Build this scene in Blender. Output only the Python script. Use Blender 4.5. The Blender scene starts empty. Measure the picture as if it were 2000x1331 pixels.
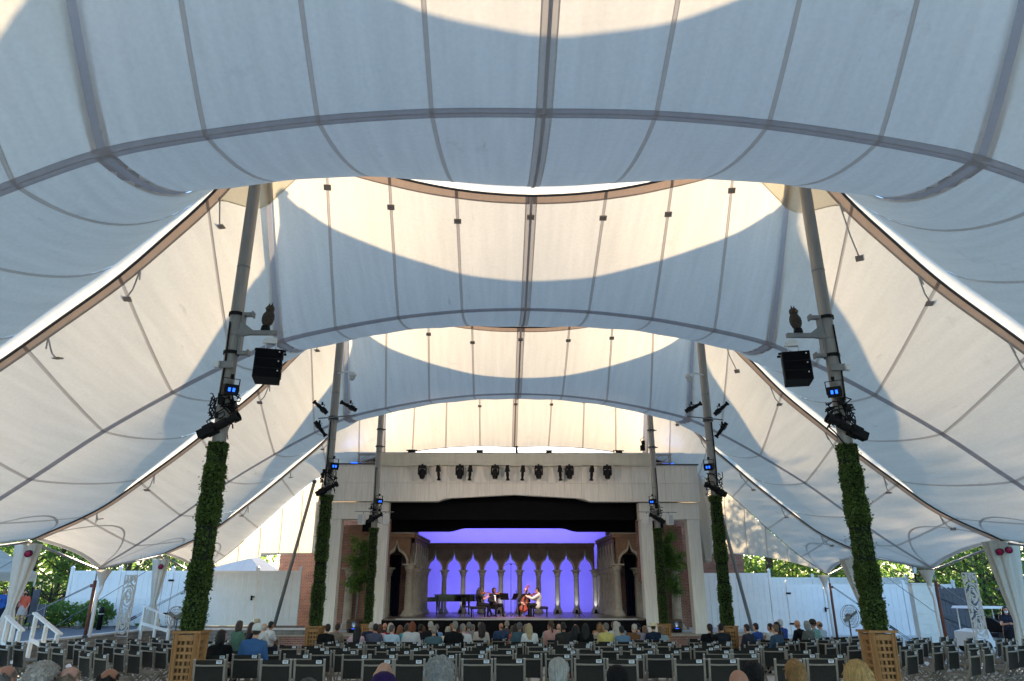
import bpy, math, random
from math import sin, cos, pi, radians, sqrt, atan2
from mathutils import Vector, Matrix, noise, Euler

# ------------------------------------------------------------------ camera, world, sun, exposure
SC = bpy.context.scene
COL = SC.collection
RND = random.Random(11)
F_PX, Y_HOR, X_VP = 1372.0, 1155.0, 979.0
PITCH = math.atan((Y_HOR - 665.5) / F_PX)
YAW = math.atan((1000 - X_VP) * cos(PITCH) / F_PX)
CAM = Vector((-0.65, 0.0, 2.63))
cd = bpy.data.cameras.new('camera')
cam = bpy.data.objects.new('camera', cd); COL.objects.link(cam)
cd.sensor_width = 36.0; cd.lens = F_PX / 2000 * 36.0
cd.clip_start = 0.05; cd.clip_end = 3000
cam.location = CAM
cam.rotation_euler = (pi / 2 + PITCH, 0, -YAW)
SC.camera = cam

SUN_EL, SUN_AZ = radians(10.3), radians(-1.5)      # azimuth from +Y towards +X
w = bpy.data.worlds.new('World'); SC.world = w; w.use_nodes = True
nt = w.node_tree
sky = nt.nodes.new('ShaderNodeTexSky'); sky.sky_type = 'NISHITA'; sky.sun_disc = False
sky.sun_elevation = SUN_EL; sky.sun_rotation = SUN_AZ
sky.air_density = 1.0; sky.dust_density = 0.3; sky.ozone_density = 3.0
nt.nodes['Background'].inputs['Strength'].default_value = 0.15
nt.links.new(sky.outputs[0], nt.nodes['Background'].inputs['Color'])
sd = bpy.data.lights.new('sun', 'SUN'); sd.energy = 5.0; sd.angle = radians(0.55); sd.color = (1.0, 0.79, 0.52)
sun = bpy.data.objects.new('sun', sd); COL.objects.link(sun)
sdir = Vector((sin(SUN_AZ) * cos(SUN_EL), cos(SUN_AZ) * cos(SUN_EL), sin(SUN_EL)))
sun.rotation_euler = (-sdir).to_track_quat('-Z', 'Y').to_euler()
sun.location = (0, 60, 40)
SC.view_settings.view_transform = 'Standard'; SC.view_settings.look = 'None'
SC.view_settings.gamma = 1.0; SC.view_settings.use_curve_mapping = False
SC.view_settings.exposure = 2.1
SC.cycles.max_bounces = 9; SC.cycles.diffuse_bounces = 7; SC.cycles.transmission_bounces = 4
SC.cycles.sample_clamp_indirect = 6.0

# ------------------------------------------------------------------ helpers
def px(x, y, Y):
    """point of the plane y=Y on the photograph's ray through pixel (x, y) - used only to measure sizes"""
    f = Vector((sin(YAW) * cos(PITCH), cos(YAW) * cos(PITCH), sin(PITCH)))
    r = Vector((cos(YAW), -sin(YAW), 0)); u = r.cross(f)
    d = f * F_PX + r * (x - 1000) - u * (y - 665.5)
    return CAM + d * (Y / d.y)

def V(*a): return Vector(a)

class MB:
    def __init__(s): s.v = []; s.f = []; s.m = []
    def add(s, vs, fs, M=None, mi=0):
        o = len(s.v)
        s.v += [tuple(M @ Vector(p)) if M is not None else tuple(p) for p in vs]
        s.f += [tuple(i + o for i in f) for f in fs]; s.m += [mi] * len(fs); return s
    def box(s, c, d, M=None, mi=0):
        x, y, z = c; a, b, e = d[0] / 2, d[1] / 2, d[2] / 2
        vs = [(x - a, y - b, z - e), (x + a, y - b, z - e), (x + a, y + b, z - e), (x - a, y + b, z - e),
              (x - a, y - b, z + e), (x + a, y - b, z + e), (x + a, y + b, z + e), (x - a, y + b, z + e)]
        fs = [(3, 2, 1, 0), (4, 5, 6, 7), (0, 1, 5, 4), (1, 2, 6, 5), (2, 3, 7, 6), (3, 0, 4, 7)]
        return s.add(vs, fs, M, mi)
    def bar(s, p, q, w, h, mi=0):
        """rectangular bar from p to q"""
        p, q = Vector(p), Vector(q); d = q - p; L = d.length
        M = Matrix.Translation((p + q) / 2) @ d.to_track_quat('Z', 'Y').to_matrix().to_4x4()
        return s.box((0, 0, 0), (w, h, L), M, mi)
    def tube(s, pts, r, n=8, cap=True, mi=0, sx=1.0):
        pts = [Vector(p) for p in pts]; k = len(pts)
        rs = r if isinstance(r, (list, tuple)) else [r] * k
        vs, fs = [], []; ref = None
        for i, p in enumerate(pts):
            t = (pts[min(i + 1, k - 1)] - pts[max(i - 1, 0)]).normalized()
            if ref is None:
                ref = Vector((1, 0, 0)) if abs(t.x) < .8 else Vector((0, 1, 0))
            a = (ref - t * ref.dot(t)).normalized(); b = t.cross(a); ref = a
            for j in range(n):
                an = 2 * pi * j / n
                vs.append(p + a * (cos(an) * rs[i] * sx) + b * (sin(an) * rs[i]))
        for i in range(k - 1):
            for j in range(n):
                fs.append((i * n + j, i * n + (j + 1) % n, (i + 1) * n + (j + 1) % n, (i + 1) * n + j))
        if cap:
            fs.append(tuple(reversed(range(n)))); fs.append(tuple(range((k - 1) * n, k * n)))
        return s.add(vs, fs, None, mi)
    def lathe(s, prof, n=12, M=None, mi=0, cap=True):
        vs, fs = [], []; k = len(prof)
        for r, z in prof:
            for j in range(n):
                a = 2 * pi * (j + .5) / n; vs.append((r * cos(a), r * sin(a), z))
        for i in range(k - 1):
            for j in range(n):
                fs.append((i * n + j, i * n + (j + 1) % n, (i + 1) * n + (j + 1) % n, (i + 1) * n + j))
        if cap:
            fs.append(tuple(reversed(range(n)))); fs.append(tuple(range((k - 1) * n, k * n)))
        return s.add(vs, fs, M, mi)
    def prism(s, out, y0, y1, M=None, mi=0):
        """outline in x,z (counter-clockwise seen from -y) extruded along y"""
        n = len(out); vs = [(x, y0, z) for x, z in out] + [(x, y1, z) for x, z in out]
        fs = [tuple(range(n)), tuple(reversed(range(n, 2 * n)))]
        fs += [((i + 1) % n, i, n + i, n + (i + 1) % n) for i in range(n)]
        return s.add(vs, fs, M, mi)
    def sph(s, c, r, n=12, m=8, M=None, mi=0):
        if not isinstance(r, (tuple, list)): r = (r, r, r)
        vs, fs = [], []
        for i in range(1, m):
            t = pi * i / m
            for j in range(n):
                a = 2 * pi * j / n
                vs.append((c[0] + r[0] * sin(t) * cos(a), c[1] + r[1] * sin(t) * sin(a), c[2] - r[2] * cos(t)))
        b = len(vs); vs += [(c[0], c[1], c[2] - r[2]), (c[0], c[1], c[2] + r[2])]
        for i in range(m - 2):
            for j in range(n):
                fs.append((i * n + j, i * n + (j + 1) % n, (i + 1) * n + (j + 1) % n, (i + 1) * n + j))
        for j in range(n):
            fs.append((b, (j + 1) % n, j)); fs.append((b + 1, (m - 2) * n + j, (m - 2) * n + (j + 1) % n))
        return s.add(vs, fs, M, mi)
    def grid(s, fn, nu, nv, mi=0, flip=False):
        vs = [fn(i / nu, j / nv) for j in range(nv + 1) for i in range(nu + 1)]
        fs = []
        for j in range(nv):
            for i in range(nu):
                a = j * (nu + 1) + i
                q = (a, a + 1, a + nu + 2, a + nu + 1); fs.append(tuple(reversed(q)) if flip else q)
        return s.add(vs, fs, None, mi)
    def mesh(s, name, mats, smooth=False):
        me = bpy.data.meshes.new(name); me.from_pydata(s.v, [], s.f)
        if mats is not None:
            for m in (mats if isinstance(mats, (list, tuple)) else [mats]): me.materials.append(m)
        if any(s.m): me.polygons.foreach_set('material_index', s.m)
        if smooth: me.polygons.foreach_set('use_smooth', [True] * len(me.polygons))
        me.update(); return me
    def obj(s, name, mats, parent=None, smooth=False):
        return link(name, s.mesh(name, mats, smooth), parent)

def link(name, data, parent=None, loc=None, rot=None):
    o = bpy.data.objects.new(name, data); COL.objects.link(o)
    if parent is not None: o.parent = parent
    if loc is not None: o.location = loc
    if rot is not None: o.rotation_euler = rot
    return o
def tag(o, label, cat, group=None, kind=None):
    if label: o['label'] = label
    if cat: o['category'] = cat
    if group: o['group'] = group
    if kind: o['kind'] = kind
    return o
def thing(name, label, cat, loc=(0, 0, 0), rz=0.0, group=None):
    o = link(name, None, None, loc, (0, 0, rz)); o.empty_display_size = .2
    return tag(o, label, cat, group)
KIDS = {}
def kids(o):
    return [c for c in bpy.data.objects if c.parent == o]
def snapshot(o):
    """(object, [snapshots of children]) so copies need no search"""
    return (o, [snapshot(c) for c in kids(o)])
def dup(snap, loc=None, rz=None, label=None, group=None, parent=None, scale=None):
    o, ch = snap
    c = o.copy(); COL.objects.link(c)
    if parent is not None: c.parent = parent
    if loc is not None: c.location = loc
    if rz is not None: c.rotation_euler = (0, 0, rz)
    if scale is not None: c.scale = (scale,) * 3 if not isinstance(scale, (tuple, list)) else scale
    if label: c['label'] = label
    if group: c['group'] = group
    for k in ch: dup(k, parent=c)
    return c
def structure(name, mb, mat, smooth=False):
    o = mb.obj(name, mat, None, smooth); o['kind'] = 'structure'; return o

ORD = ['', 'first', 'second', 'third', 'fourth', 'fifth', 'sixth', 'seventh', 'eighth', 'ninth', 'tenth', 'eleventh', 'twelfth',
       'thirteenth', 'fourteenth', 'fifteenth', 'sixteenth', 'seventeenth', 'eighteenth', 'nineteenth', 'twentieth', 'twenty-first', 'twenty-second']

# ------------------------------------------------------------------ materials
def mat(name, col, rough=.6, metal=0., var=.12, scale=6., bump=0., bscale=40., spec=.4, objcol=False, emit=None, estr=0., stretch=None,
        island=0., coat=0., transl=0., tcol=None, alpha=1.):
    m = bpy.data.materials.new(name); m.use_nodes = True
    t = m.node_tree; N = t.nodes; L = t.links; p = N['Principled BSDF']
    p.inputs['Roughness'].default_value = rough; p.inputs['Metallic'].default_value = metal
    p.inputs['Specular IOR Level'].default_value = spec
    if coat: p.inputs['Coat Weight'].default_value = coat
    if objcol:
        oi = N.new('ShaderNodeObjectInfo'); src = oi.outputs['Color']
    else:
        rgb = N.new('ShaderNodeRGB'); rgb.outputs[0].default_value = (*col, 1); src = rgb.outputs[0]
    tc = N.new('ShaderNodeTexCoord'); mp = N.new('ShaderNodeMapping'); L.new(tc.outputs['Object'], mp.inputs[0])
    if stretch: mp.inputs['Scale'].default_value = stretch
    if var > 0:
        nz = N.new('ShaderNodeTexNoise'); nz.inputs['Scale'].default_value = scale; nz.inputs['Detail'].default_value = 6
        nz.inputs['Roughness'].default_value = .65
        L.new(mp.outputs[0], nz.inputs['Vector'])
        mr = N.new('ShaderNodeMapRange'); mr.inputs[1].default_value = .25; mr.inputs[2].default_value = .75
        mr.inputs[3].default_value = 1 - var * 1.3; mr.inputs[4].default_value = 1 + var
        L.new(nz.outputs[0], mr.inputs[0]); val = mr.outputs[0]
        if island:
            g = N.new('ShaderNodeNewGeometry'); m2 = N.new('ShaderNodeMapRange')
            m2.inputs[3].default_value = 1 - island; m2.inputs[4].default_value = 1 + island
            L.new(g.outputs['Random Per Island'], m2.inputs[0])
            mm = N.new('ShaderNodeMath'); mm.operation = 'MULTIPLY'; L.new(val, mm.inputs[0]); L.new(m2.outputs[0], mm.inputs[1]); val = mm.outputs[0]
        sc = N.new('ShaderNodeVectorMath'); sc.operation = 'SCALE'; L.new(src, sc.inputs[0]); L.new(val, sc.inputs['Scale'])
        src = sc.outputs[0]
    L.new(src, p.inputs['Base Color'])
    if bump:
        nb = N.new('ShaderNodeTexNoise'); nb.inputs['Scale'].default_value = bscale; nb.inputs['Detail'].default_value = 4
        L.new(mp.outputs[0], nb.inputs['Vector'])
        b = N.new('ShaderNodeBump'); b.inputs['Strength'].default_value = bump; b.inputs['Distance'].default_value = .02
        L.new(nb.outputs[0], b.inputs['Height']); L.new(b.outputs[0], p.inputs['Normal'])
    if emit:
        p.inputs['Emission Color'].default_value = (*emit, 1); p.inputs['Emission Strength'].default_value = estr
    if transl:
        tr = N.new('ShaderNodeBsdfTranslucent'); mx = N.new('ShaderNodeMixShader'); mx.inputs[0].default_value = transl
        if tcol: tr.inputs[0].default_value = (*tcol, 1)
        else: L.new(src, tr.inputs[0])
        L.new(p.outputs[0], mx.inputs[1]); L.new(tr.outputs[0], mx.inputs[2])
        L.new(mx.outputs[0], N['Material Output'].inputs['Surface'])
    return m

def fabric_mat(name, col, tcol, fac, stain=.5):
    """woven tent cloth: diffuse front, light carried through, faint bands of the cloth's rolls and water stains"""
    m = bpy.data.materials.new(name); m.use_nodes = True
    t = m.node_tree; N = t.nodes; L = t.links
    for n in list(N):
        if n.type != 'OUTPUT_MATERIAL': N.remove(n)
    out = [n for n in N if n.type == 'OUTPUT_MATERIAL'][0]
    tc = N.new('ShaderNodeTexCoord')
    mp = N.new('ShaderNodeMapping'); mp.inputs['Scale'].default_value = (5.5, .35, .35); L.new(tc.outputs['Object'], mp.inputs[0])
    n1 = N.new('ShaderNodeTexNoise'); n1.inputs['Scale'].default_value = 1.0; n1.inputs['Detail'].default_value = 3; L.new(mp.outputs[0], n1.inputs['Vector'])
    r1 = N.new('ShaderNodeMapRange'); r1.inputs[1].default_value = .3; r1.inputs[2].default_value = .7; r1.inputs[3].default_value = .94; r1.inputs[4].default_value = 1.035
    L.new(n1.outputs[0], r1.inputs[0])
    n2 = N.new('ShaderNodeTexNoise'); n2.inputs['Scale'].default_value = .55; n2.inputs['Detail'].default_value = 7; n2.inputs['Roughness'].default_value = .7
    L.new(tc.outputs['Object'], n2.inputs['Vector'])
    r2 = N.new('ShaderNodeMapRange'); r2.inputs[1].default_value = .62; r2.inputs[2].default_value = .8; r2.inputs[3].default_value = 1.0; r2.inputs[4].default_value = 1 - .22 * stain
    L.new(n2.outputs[0], r2.inputs[0])
    mp3 = N.new('ShaderNodeMapping'); mp3.inputs['Scale'].default_value = (9, 1.5, 1.5); L.new(tc.outputs['Object'], mp3.inputs[0])
    n3 = N.new('ShaderNodeTexNoise'); n3.inputs['Scale'].default_value = .6; n3.inputs['Detail'].default_value = 8; L.new(mp3.outputs[0], n3.inputs['Vector'])
    r3 = N.new('ShaderNodeMapRange'); r3.inputs[1].default_value = .7; r3.inputs[2].default_value = .78; r3.inputs[3].default_value = 1.0; r3.inputs[4].default_value = 1 - .18 * stain
    L.new(n3.outputs[0], r3.inputs[0])
    a = N.new('ShaderNodeMath'); a.operation = 'MULTIPLY'; L.new(r1.outputs[0], a.inputs[0]); L.new(r2.outputs[0], a.inputs[1])
    n4 = N.new('ShaderNodeTexNoise'); n4.inputs['Scale'].default_value = 14; n4.inputs['Detail'].default_value = 5; L.new(tc.outputs['Object'], n4.inputs['Vector'])
    r4 = N.new('ShaderNodeMapRange'); r4.inputs[1].default_value = .3; r4.inputs[2].default_value = .7; r4.inputs[3].default_value = .965; r4.inputs[4].default_value = 1.03; L.new(n4.outputs[0], r4.inputs[0])
    a2 = N.new('ShaderNodeMath'); a2.operation = 'MULTIPLY'; L.new(a.outputs[0], a2.inputs[0]); L.new(r4.outputs[0], a2.inputs[1])
    b = N.new('ShaderNodeMath'); b.operation = 'MULTIPLY'; L.new(a2.outputs[0], b.inputs[0]); L.new(r3.outputs[0], b.inputs[1])
    def tint(c):
        s = N.new('ShaderNodeVectorMath'); s.operation = 'SCALE'; s.inputs[0].default_value = c; L.new(b.outputs[0], s.inputs['Scale']); return s.outputs[0]
    # fine wrinkles, running with the cloth's width
    mpw = N.new('ShaderNodeMapping'); mpw.inputs['Scale'].default_value = (1.2, 9, 9); L.new(tc.outputs['Object'], mpw.inputs[0])
    nw = N.new('ShaderNodeTexNoise'); nw.inputs['Scale'].default_value = 1.3; nw.inputs['Detail'].default_value = 4; L.new(mpw.outputs[0], nw.inputs['Vector'])
    bp = N.new('ShaderNodeBump'); bp.inputs['Strength'].default_value = .05; bp.inputs['Distance'].default_value = .04; L.new(nw.outputs[0], bp.inputs['Height'])
    d = N.new('ShaderNodeBsdfDiffuse'); tr = N.new('ShaderNodeBsdfTranslucent'); mx = N.new('ShaderNodeMixShader')
    L.new(tint(col), d.inputs[0]); L.new(tint(tcol), tr.inputs[0]); mx.inputs[0].default_value = fac
    L.new(bp.outputs[0], d.inputs['Normal']); L.new(bp.outputs[0], tr.inputs['Normal'])
    L.new(d.outputs[0], mx.inputs[1]); L.new(tr.outputs[0], mx.inputs[2]); L.new(mx.outputs[0], out.inputs['Surface'])
    return m

def brick_mat(name, c1, c2, mortar, scale=1.0, axis='XZ'):
    m = bpy.data.materials.new(name); m.use_nodes = True
    t = m.node_tree; N = t.nodes; L = t.links; p = N['Principled BSDF']; p.inputs['Roughness'].default_value = .85
    tc = N.new('ShaderNodeTexCoord'); sx = N.new('ShaderNodeSeparateXYZ'); L.new(tc.outputs['Object'], sx.inputs[0])
    ad = N.new('ShaderNodeMath'); L.new(sx.outputs['X'], ad.inputs[0]); L.new(sx.outputs['Y'], ad.inputs[1])
    cb = N.new('ShaderNodeCombineXYZ'); L.new(ad.outputs[0], cb.inputs[0]); L.new(sx.outputs['Z'], cb.inputs[1])
    b = N.new('ShaderNodeTexBrick'); L.new(cb.outputs[0], b.inputs['Vector'])
    b.inputs['Color1'].default_value = (*c1, 1); b.inputs['Color2'].default_value = (*c2, 1); b.inputs['Mortar'].default_value = (*mortar, 1)
    b.inputs['Scale'].default_value = 1.0; b.inputs['Brick Width'].default_value = .215 * scale; b.inputs['Row Height'].default_value = .075 * scale
    b.inputs['Mortar Size'].default_value = .009 * scale; b.inputs['Bias'].default_value = -.1
    nz = N.new('ShaderNodeTexNoise'); nz.inputs['Scale'].default_value = 2.2; nz.inputs['Detail'].default_value = 5; L.new(tc.outputs['Object'], nz.inputs['Vector'])
    mr = N.new('ShaderNodeMapRange'); mr.inputs[1].default_value = .3; mr.inputs[2].default_value = .7; mr.inputs[3].default_value = .75; mr.inputs[4].default_value = 1.15
    L.new(nz.outputs[0], mr.inputs[0])
    s = N.new('ShaderNodeVectorMath'); s.operation = 'SCALE'; L.new(b.outputs['Color'], s.inputs[0]); L.new(mr.outputs[0], s.inputs['Scale'])
    L.new(s.outputs[0], p.inputs['Base Color'])
    bp = N.new('ShaderNodeBump'); bp.inputs['Strength'].default_value = .6; bp.inputs['Distance'].default_value = .01; bp.invert = True
    L.new(b.outputs['Fac'], bp.inputs['Height']); L.new(bp.outputs[0], p.inputs['Normal'])
    return m

M = {}
M['cloth'] = fabric_mat('tent_cloth', (.77, .77, .79), (.87, .785, .64), .285, 1.1)
M['web'] = fabric_mat('seam_webbing', (.62, .60, .60), (.56, .47, .38), .24, .2)
M['belt'] = fabric_mat('valley_belt', (.46, .45, .48), (.36, .33, .33), .2, .2)
M['band'] = fabric_mat('ridge_band', (.42, .37, .33), (.44, .29, .19), .26, .2)
M['arc'] = fabric_mat('edge_hem_cloth', (.70, .70, .72), (.6, .58, .56), .35, .1)
M['gusset'] = fabric_mat('mast_gusset', (.6, .52, .40), (.62, .53, .38), .26, .2)
M['ridgecap'] = fabric_mat('ridge_cap_film', (.8, .8, .8), (.82, .78, .7), .5, .1)
M['canvas'] = fabric_mat('curtain_canvas', (.66, .63, .58), (.5, .47, .42), .25, .5)
M['scrim'] = fabric_mat('scrim_cloth', (.62, .60, .52), (.5, .48, .4), .3, .3)
M['steel'] = mat('galvanised_steel', (.25, .25, .25), .5, .35, .12, 5, .1, 60)
M['pole'] = mat('mast_grey_paint', (.29, .275, .255), .5, .1, .14, 3, .05, 30, stretch=(4, 4, .5))
M['dsteel'] = mat('dark_steel', (.06, .06, .065), .5, .3, .2, 8)
M['cable'] = mat('wire_rope', (.16, .16, .17), .45, .5, .1, 20)
M['black'] = mat('black_plastic', (.007, .007, .008), .6, 0, .2, 10, spec=.2)
M['blackcloth'] = mat('black_stage_cloth', (.006, .006, .008), .95, 0, .2, 3, spec=.1)
M['navy'] = mat('navy_curtain', (.008, .008, .022), .95, 0, .2, 3, spec=.1)
M['whitep'] = mat('white_plastic', (.72, .72, .72), .45, 0, .05, 5)
M['whitew'] = mat('white_painted_wood', (.74, .74, .73), .5, 0, .06, 4, .05, 60)
M['vinyl'] = mat('white_vinyl', (.80, .80, .81), .45, 0, .05, 2)
M['rust'] = mat('rusty_brown_post', (.16, .055, .035), .6, .1, .25, 6, .1, 50)
M['wood'] = mat('cedar_wood', (.33, .165, .058), .65, 0, .22, 5, .15, 40, stretch=(6, 6, .8))
M['woodd'] = mat('cedar_wood_inside', (.13, .075, .035), .8, 0, .2, 5)
M['limewash'] = mat('limewashed_timber', (.74, .695, .635), .8, 0, .13, 2.2, .08, 40, stretch=(7, 7, .45))
M['stone'] = mat('carved_stone', (.42, .36, .29), .8, 0, .22, 3.5, .25, 45)
M['stucco'] = mat('terracotta_stucco', (.26, .15, .10), .9, 0, .22, 2.2, .3, 40)
M['brick'] = brick_mat('red_brick', (.30, .125, .085), (.22, .085, .06), (.33, .28, .24))
M['block'] = brick_mat('grey_block', (.25, .24, .22), (.21, .20, .19), (.16, .15, .14), 2.2)
M['stage'] = mat('stage_boards', (.15, .105, .085), .32, 0, .2, 3, .04, 40, stretch=(1, 7, 1))
M['cyc'] = mat('cyclorama_cloth', (.62, .62, .66), .9, 0, .04, 1)
M['concrete'] = mat('concrete_floor', (.58, .57, .55), .7, 0, .16, 1.4, .1, 50)
M['asphalt'] = mat('asphalt', (.11, .11, .115), .85, 0, .15, 4, .3, 120)
M['gravel'] = mat('gravel', (.16, .155, .15), .9, 0, .4, 30, .6, 90)
M['grass'] = mat('grass_ground', (.06, .09, .03), .95, 0, .35, 1.5, .5, 40)
M['leaf'] = mat('leaf', (.065, .12, .028), .5, 0, .2, 1.2, island=.35, transl=.5, tcol=(.26, .42, .09))
M['leafc'] = mat('conifer_leaf', (.035, .075, .03), .6, 0, .2, 1.2, island=.35, transl=.4, tcol=(.14, .24, .10))
M['leafd'] = mat('boxwood_leaf', (.075, .125, .026), .5, 0, .4, 1.6, island=.6, transl=.3, tcol=(.13, .22, .04))
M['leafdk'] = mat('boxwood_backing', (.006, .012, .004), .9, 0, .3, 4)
M['bark'] = mat('bark', (.085, .06, .042), .9, 0, .3, 6, .6, 25, stretch=(4, 4, 1))
M['barkp'] = mat('pale_bark', (.30, .28, .24), .85, 0, .25, 6, .3, 25)
M['frame'] = mat('chair_taupe_frame', (.24, .21, .17), .42, .15, .08, 8)
M['sling'] = mat('chair_black_mesh', (.024, .022, .018), .85, 0, .15, 30, .15, 400, spec=.25)
M['slings'] = mat('chair_seat_mesh', (.085, .078, .070), .5, 0, .12, 30, .15, 400, spec=.5)
M['cap'] = mat('post_cap', (.42, .40, .36), .4, 0, 0)
M['skin'] = mat('skin', (.5, .3, .22), .5, 0, .08, 25, .05, 200, objcol=True)
M['hair'] = mat('hair', (.1, .07, .05), .45, 0, .45, 14, .9, 22, objcol=True, stretch=(5, 5, .9))
M['hairc'] = mat('curly_hair', (.1, .07, .05), .55, 0, .25, 30, 1.0, 30, objcol=True)
M['garment'] = mat('garment', (.3, .3, .3), .85, 0, .12, 9, .25, 30, spec=.2, objcol=True)
M['eye'] = mat('eye', (.02, .015, .01), .2, 0, 0)
M['gold'] = mat('violin_wood', (.26, .07, .02), .3, 0, .2, 8, coat=.3)
M['redwood'] = mat('cello_wood', (.26, .032, .010), .28, 0, .2, 6, coat=.3)
M['piano'] = mat('piano_black', (.006, .006, .007), .12, 0, 0, coat=.6)
M['blue_led'] = mat('blue_led', (.02, .05, .3), .3, emit=(.012, .10, 1.0), estr=.9, var=0)
M['red_lens'] = mat('magenta_lens', (.30, .004, .06), .25, var=0)
M['glass'] = mat('lantern_glass', (.75, .78, .78), .15, 0, .05, 4, transl=.4)
M['exit'] = mat('exit_green', (.03, .30, .09), .5, var=.05, emit=(.05, .6, .2), estr=.35)
M['greyfence'] = mat('grey_stained_wood', (.085, .085, .10), .7, 0, .18, 5, .2, 50, stretch=(5, 5, .6))
M['pillar'] = mat('white_stone_block', (.66, .64, .58), .8, 0, .08, 4, .2, 30)
M['tagw'] = mat('paper_tag', (.62, .64, .66), .6, var=.03)
M['ink'] = mat('tag_ink', (.10, .11, .14), .7, var=0)
M['straw'] = mat('straw', (.68, .60, .40), .8, 0, .12, 40, .3, 150)
M['wicker'] = mat('barrel_staves', (.16, .10, .06), .7, 0, .25, 6, .3, 30)
M['rosepanel'] = mat('laser_cut_panel', (.50, .44, .38), .55, 0, .06, 3)
M['paper'] = mat('sheet_music', (.7, .7, .68), .7, var=.03)
M['owlm'] = mat('owl_plumage', (.055, .04, .03), .75, 0, .6, 22, .3, 60)
M['flower'] = mat('hydrangea_bloom', (.66, .68, .56), .7, var=.2)

def lin(h):
    """sRGB hex to linear"""
    c = [int(h[i:i + 2], 16) / 255 for i in (0, 2, 4)]
    return tuple(x / 12.92 if x <= .04045 else ((x + .055) / 1.055) ** 2.4 for x in c)
def floor_z(y, x=0.0): return min(max(1.16 - .0345 * y, 0.0), 1.16) + .035 * min(3.4, max(0.0, abs(x) - 6.9))
# ------------------------------------------------------------------ ground
def right_ground(y):
    if y < 22: return max(floor_z(y) + .02, .45)
    return .45
def ground_h(x, y):
    r = sqrt(max(0, abs(x) - 60) ** 2 + max(0, abs(y - 20) - 70) ** 2)
    base = 1.05 if x < 0 else right_ground(y)
    return base + .02 * r + .25 * noise.noise((x * .05, y * .05, 3.1)) * min(1, r / 30)
gx = [-600, -300, -150, -90, -60, -45, -35, -28, -22, -18, -16.2, -15.85, -15.84, 0, 15.84, 15.85, 16.2, 18, 22, 28, 35, 45, 60, 90, 150, 300, 600]
gy = [-500, -200, -80, -40, -20, -10.01, -10, 0, 8, 15, 22, 28, 33.6, 33.61, 40, 52, 60, 75, 100, 150, 300, 800]
mb = MB(); nx = len(gx)
for y in gy:
    for x in gx:
        inside = abs(x) < 15.845 and -10.005 < y < 33.605
        mb.v.append((x, y, -.4 if inside else ground_h(x, y)))
for j in range(len(gy) - 1):
    for i in range(nx - 1):
        a = j * nx + i; mb.f.append((a, a + 1, a + nx + 1, a + nx)); mb.m.append(0)
structure('ground', mb, M['grass'])
# raked concrete floor in slabs with open joints
mb = MB()
ys = [-10 + 2.6 * k for k in range(16)] + [33.6]
for k in range(len(ys) - 1):
    y0, y1 = ys[k], ys[k + 1]
    if k == len(ys) - 2: y1 = 33.6
    xs = [-15.8, -13.05, -10.3, -6.9, -3.45, 0, 3.45, 6.9, 10.3, 13.05, 15.8]
    for i in range(10):
        g = .012; z0, z1 = floor_z(y0 + g), floor_z(y1 - g)
        x0, x1 = xs[i] + g, xs[i + 1] - g; e0, e1 = floor_z(0, x0) - 1.16, floor_z(0, x1) - 1.16
        mb.add([(x0, y0 + g, z0 + e0), (x1, y0 + g, z0 + e1), (x1, y1 - g, z1 + e1), (x0, y1 - g, z1 + e0), (x0, y0 + g, z0 - .1), (x1, y0 + g, z0 - .1), (x1, y1 - g, z1 - .1), (x0, y1 - g, z1 - .1)],
               [(0, 1, 2, 3), (0, 4, 5, 1), (1, 5, 6, 2), (2, 6, 7, 3), (3, 7, 4, 0)])
structure('audience_floor', mb, M['concrete'])
mb = MB(); mb.add([(-15.8, -10, floor_z(-10) - .03), (15.8, -10, floor_z(-10) - .03), (15.8, 0, 1.13), (-15.8, 0, 1.13)], [(0, 1, 2, 3)])
mb.add([(-15.8, 0, 1.13), (15.8, 0, 1.13), (15.8, 33.62, -.03), (-15.8, 33.62, -.03)], [(0, 1, 2, 3)]); structure('floor_bed', mb, M['gravel'])
mb = MB(); mb.add([(-32, 12, 1.056), (-16.6, 12, 1.056), (-16.6, 34.8, 1.056), (-9.6, 34.8, 1.056), (-9.6, 36.3, 1.056), (-32, 36.3, 1.056)], [(0, 1, 2, 3), (3, 4, 5, 0), ])
mb.v = mb.v; structure('path', MB().add([(-34, 8, 1.056), (-16.9, 8, 1.056), (-16.9, 36.4, 1.056), (-34, 36.4, 1.056)], [(0, 1, 2, 3)]).add([(-16.9, 34.6, 1.056), (-9.2, 34.6, 1.056), (-9.2, 36.4, 1.056), (-16.9, 36.4, 1.056)], [(0, 1, 2, 3)]), M['asphalt'])
structure('gravel_strip', MB().add([(-16.88, 8, 1.06), (-15.84, 8, 1.06), (-15.84, 34.58, 1.06), (-16.88, 34.58, 1.06)], [(0, 1, 2, 3)]), M['gravel'])
structure('pavement', MB().add([(15.86, 22, .456), (21.5, 22, .456), (21.5, 39.8, .456), (15.86, 39.8, .456)], [(0, 1, 2, 3)]).add([(9.3, 34.5, .456), (15.85, 34.5, .456), (15.85, 39.8, .456), (9.3, 39.8, .456)], [(0, 1, 2, 3)]), M['concrete'])
t = thing('retaining_wall', 'low grey block retaining wall behind the left seats below the white fence', 'wall', (-12.3, 33.7, 0))
MB().box((0, 0, .5), (7.0, .25, 1.02)).obj('block_face', M['block'], t); MB().box((0, -.01, 1.05), (7.0, .32, .08)).obj('coping', M['concrete'], t)
t = thing('retaining_wall', 'low stone edging wall along the far left of the seats', 'wall', (-15.82, 22, 0))
MB().box((0, 0, .62), (.24, 22, .9)).obj('block_face', M['block'], t); MB().box((0, 0, 1.09), (.3, 22, .06)).obj('coping', M['concrete'], t)

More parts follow.
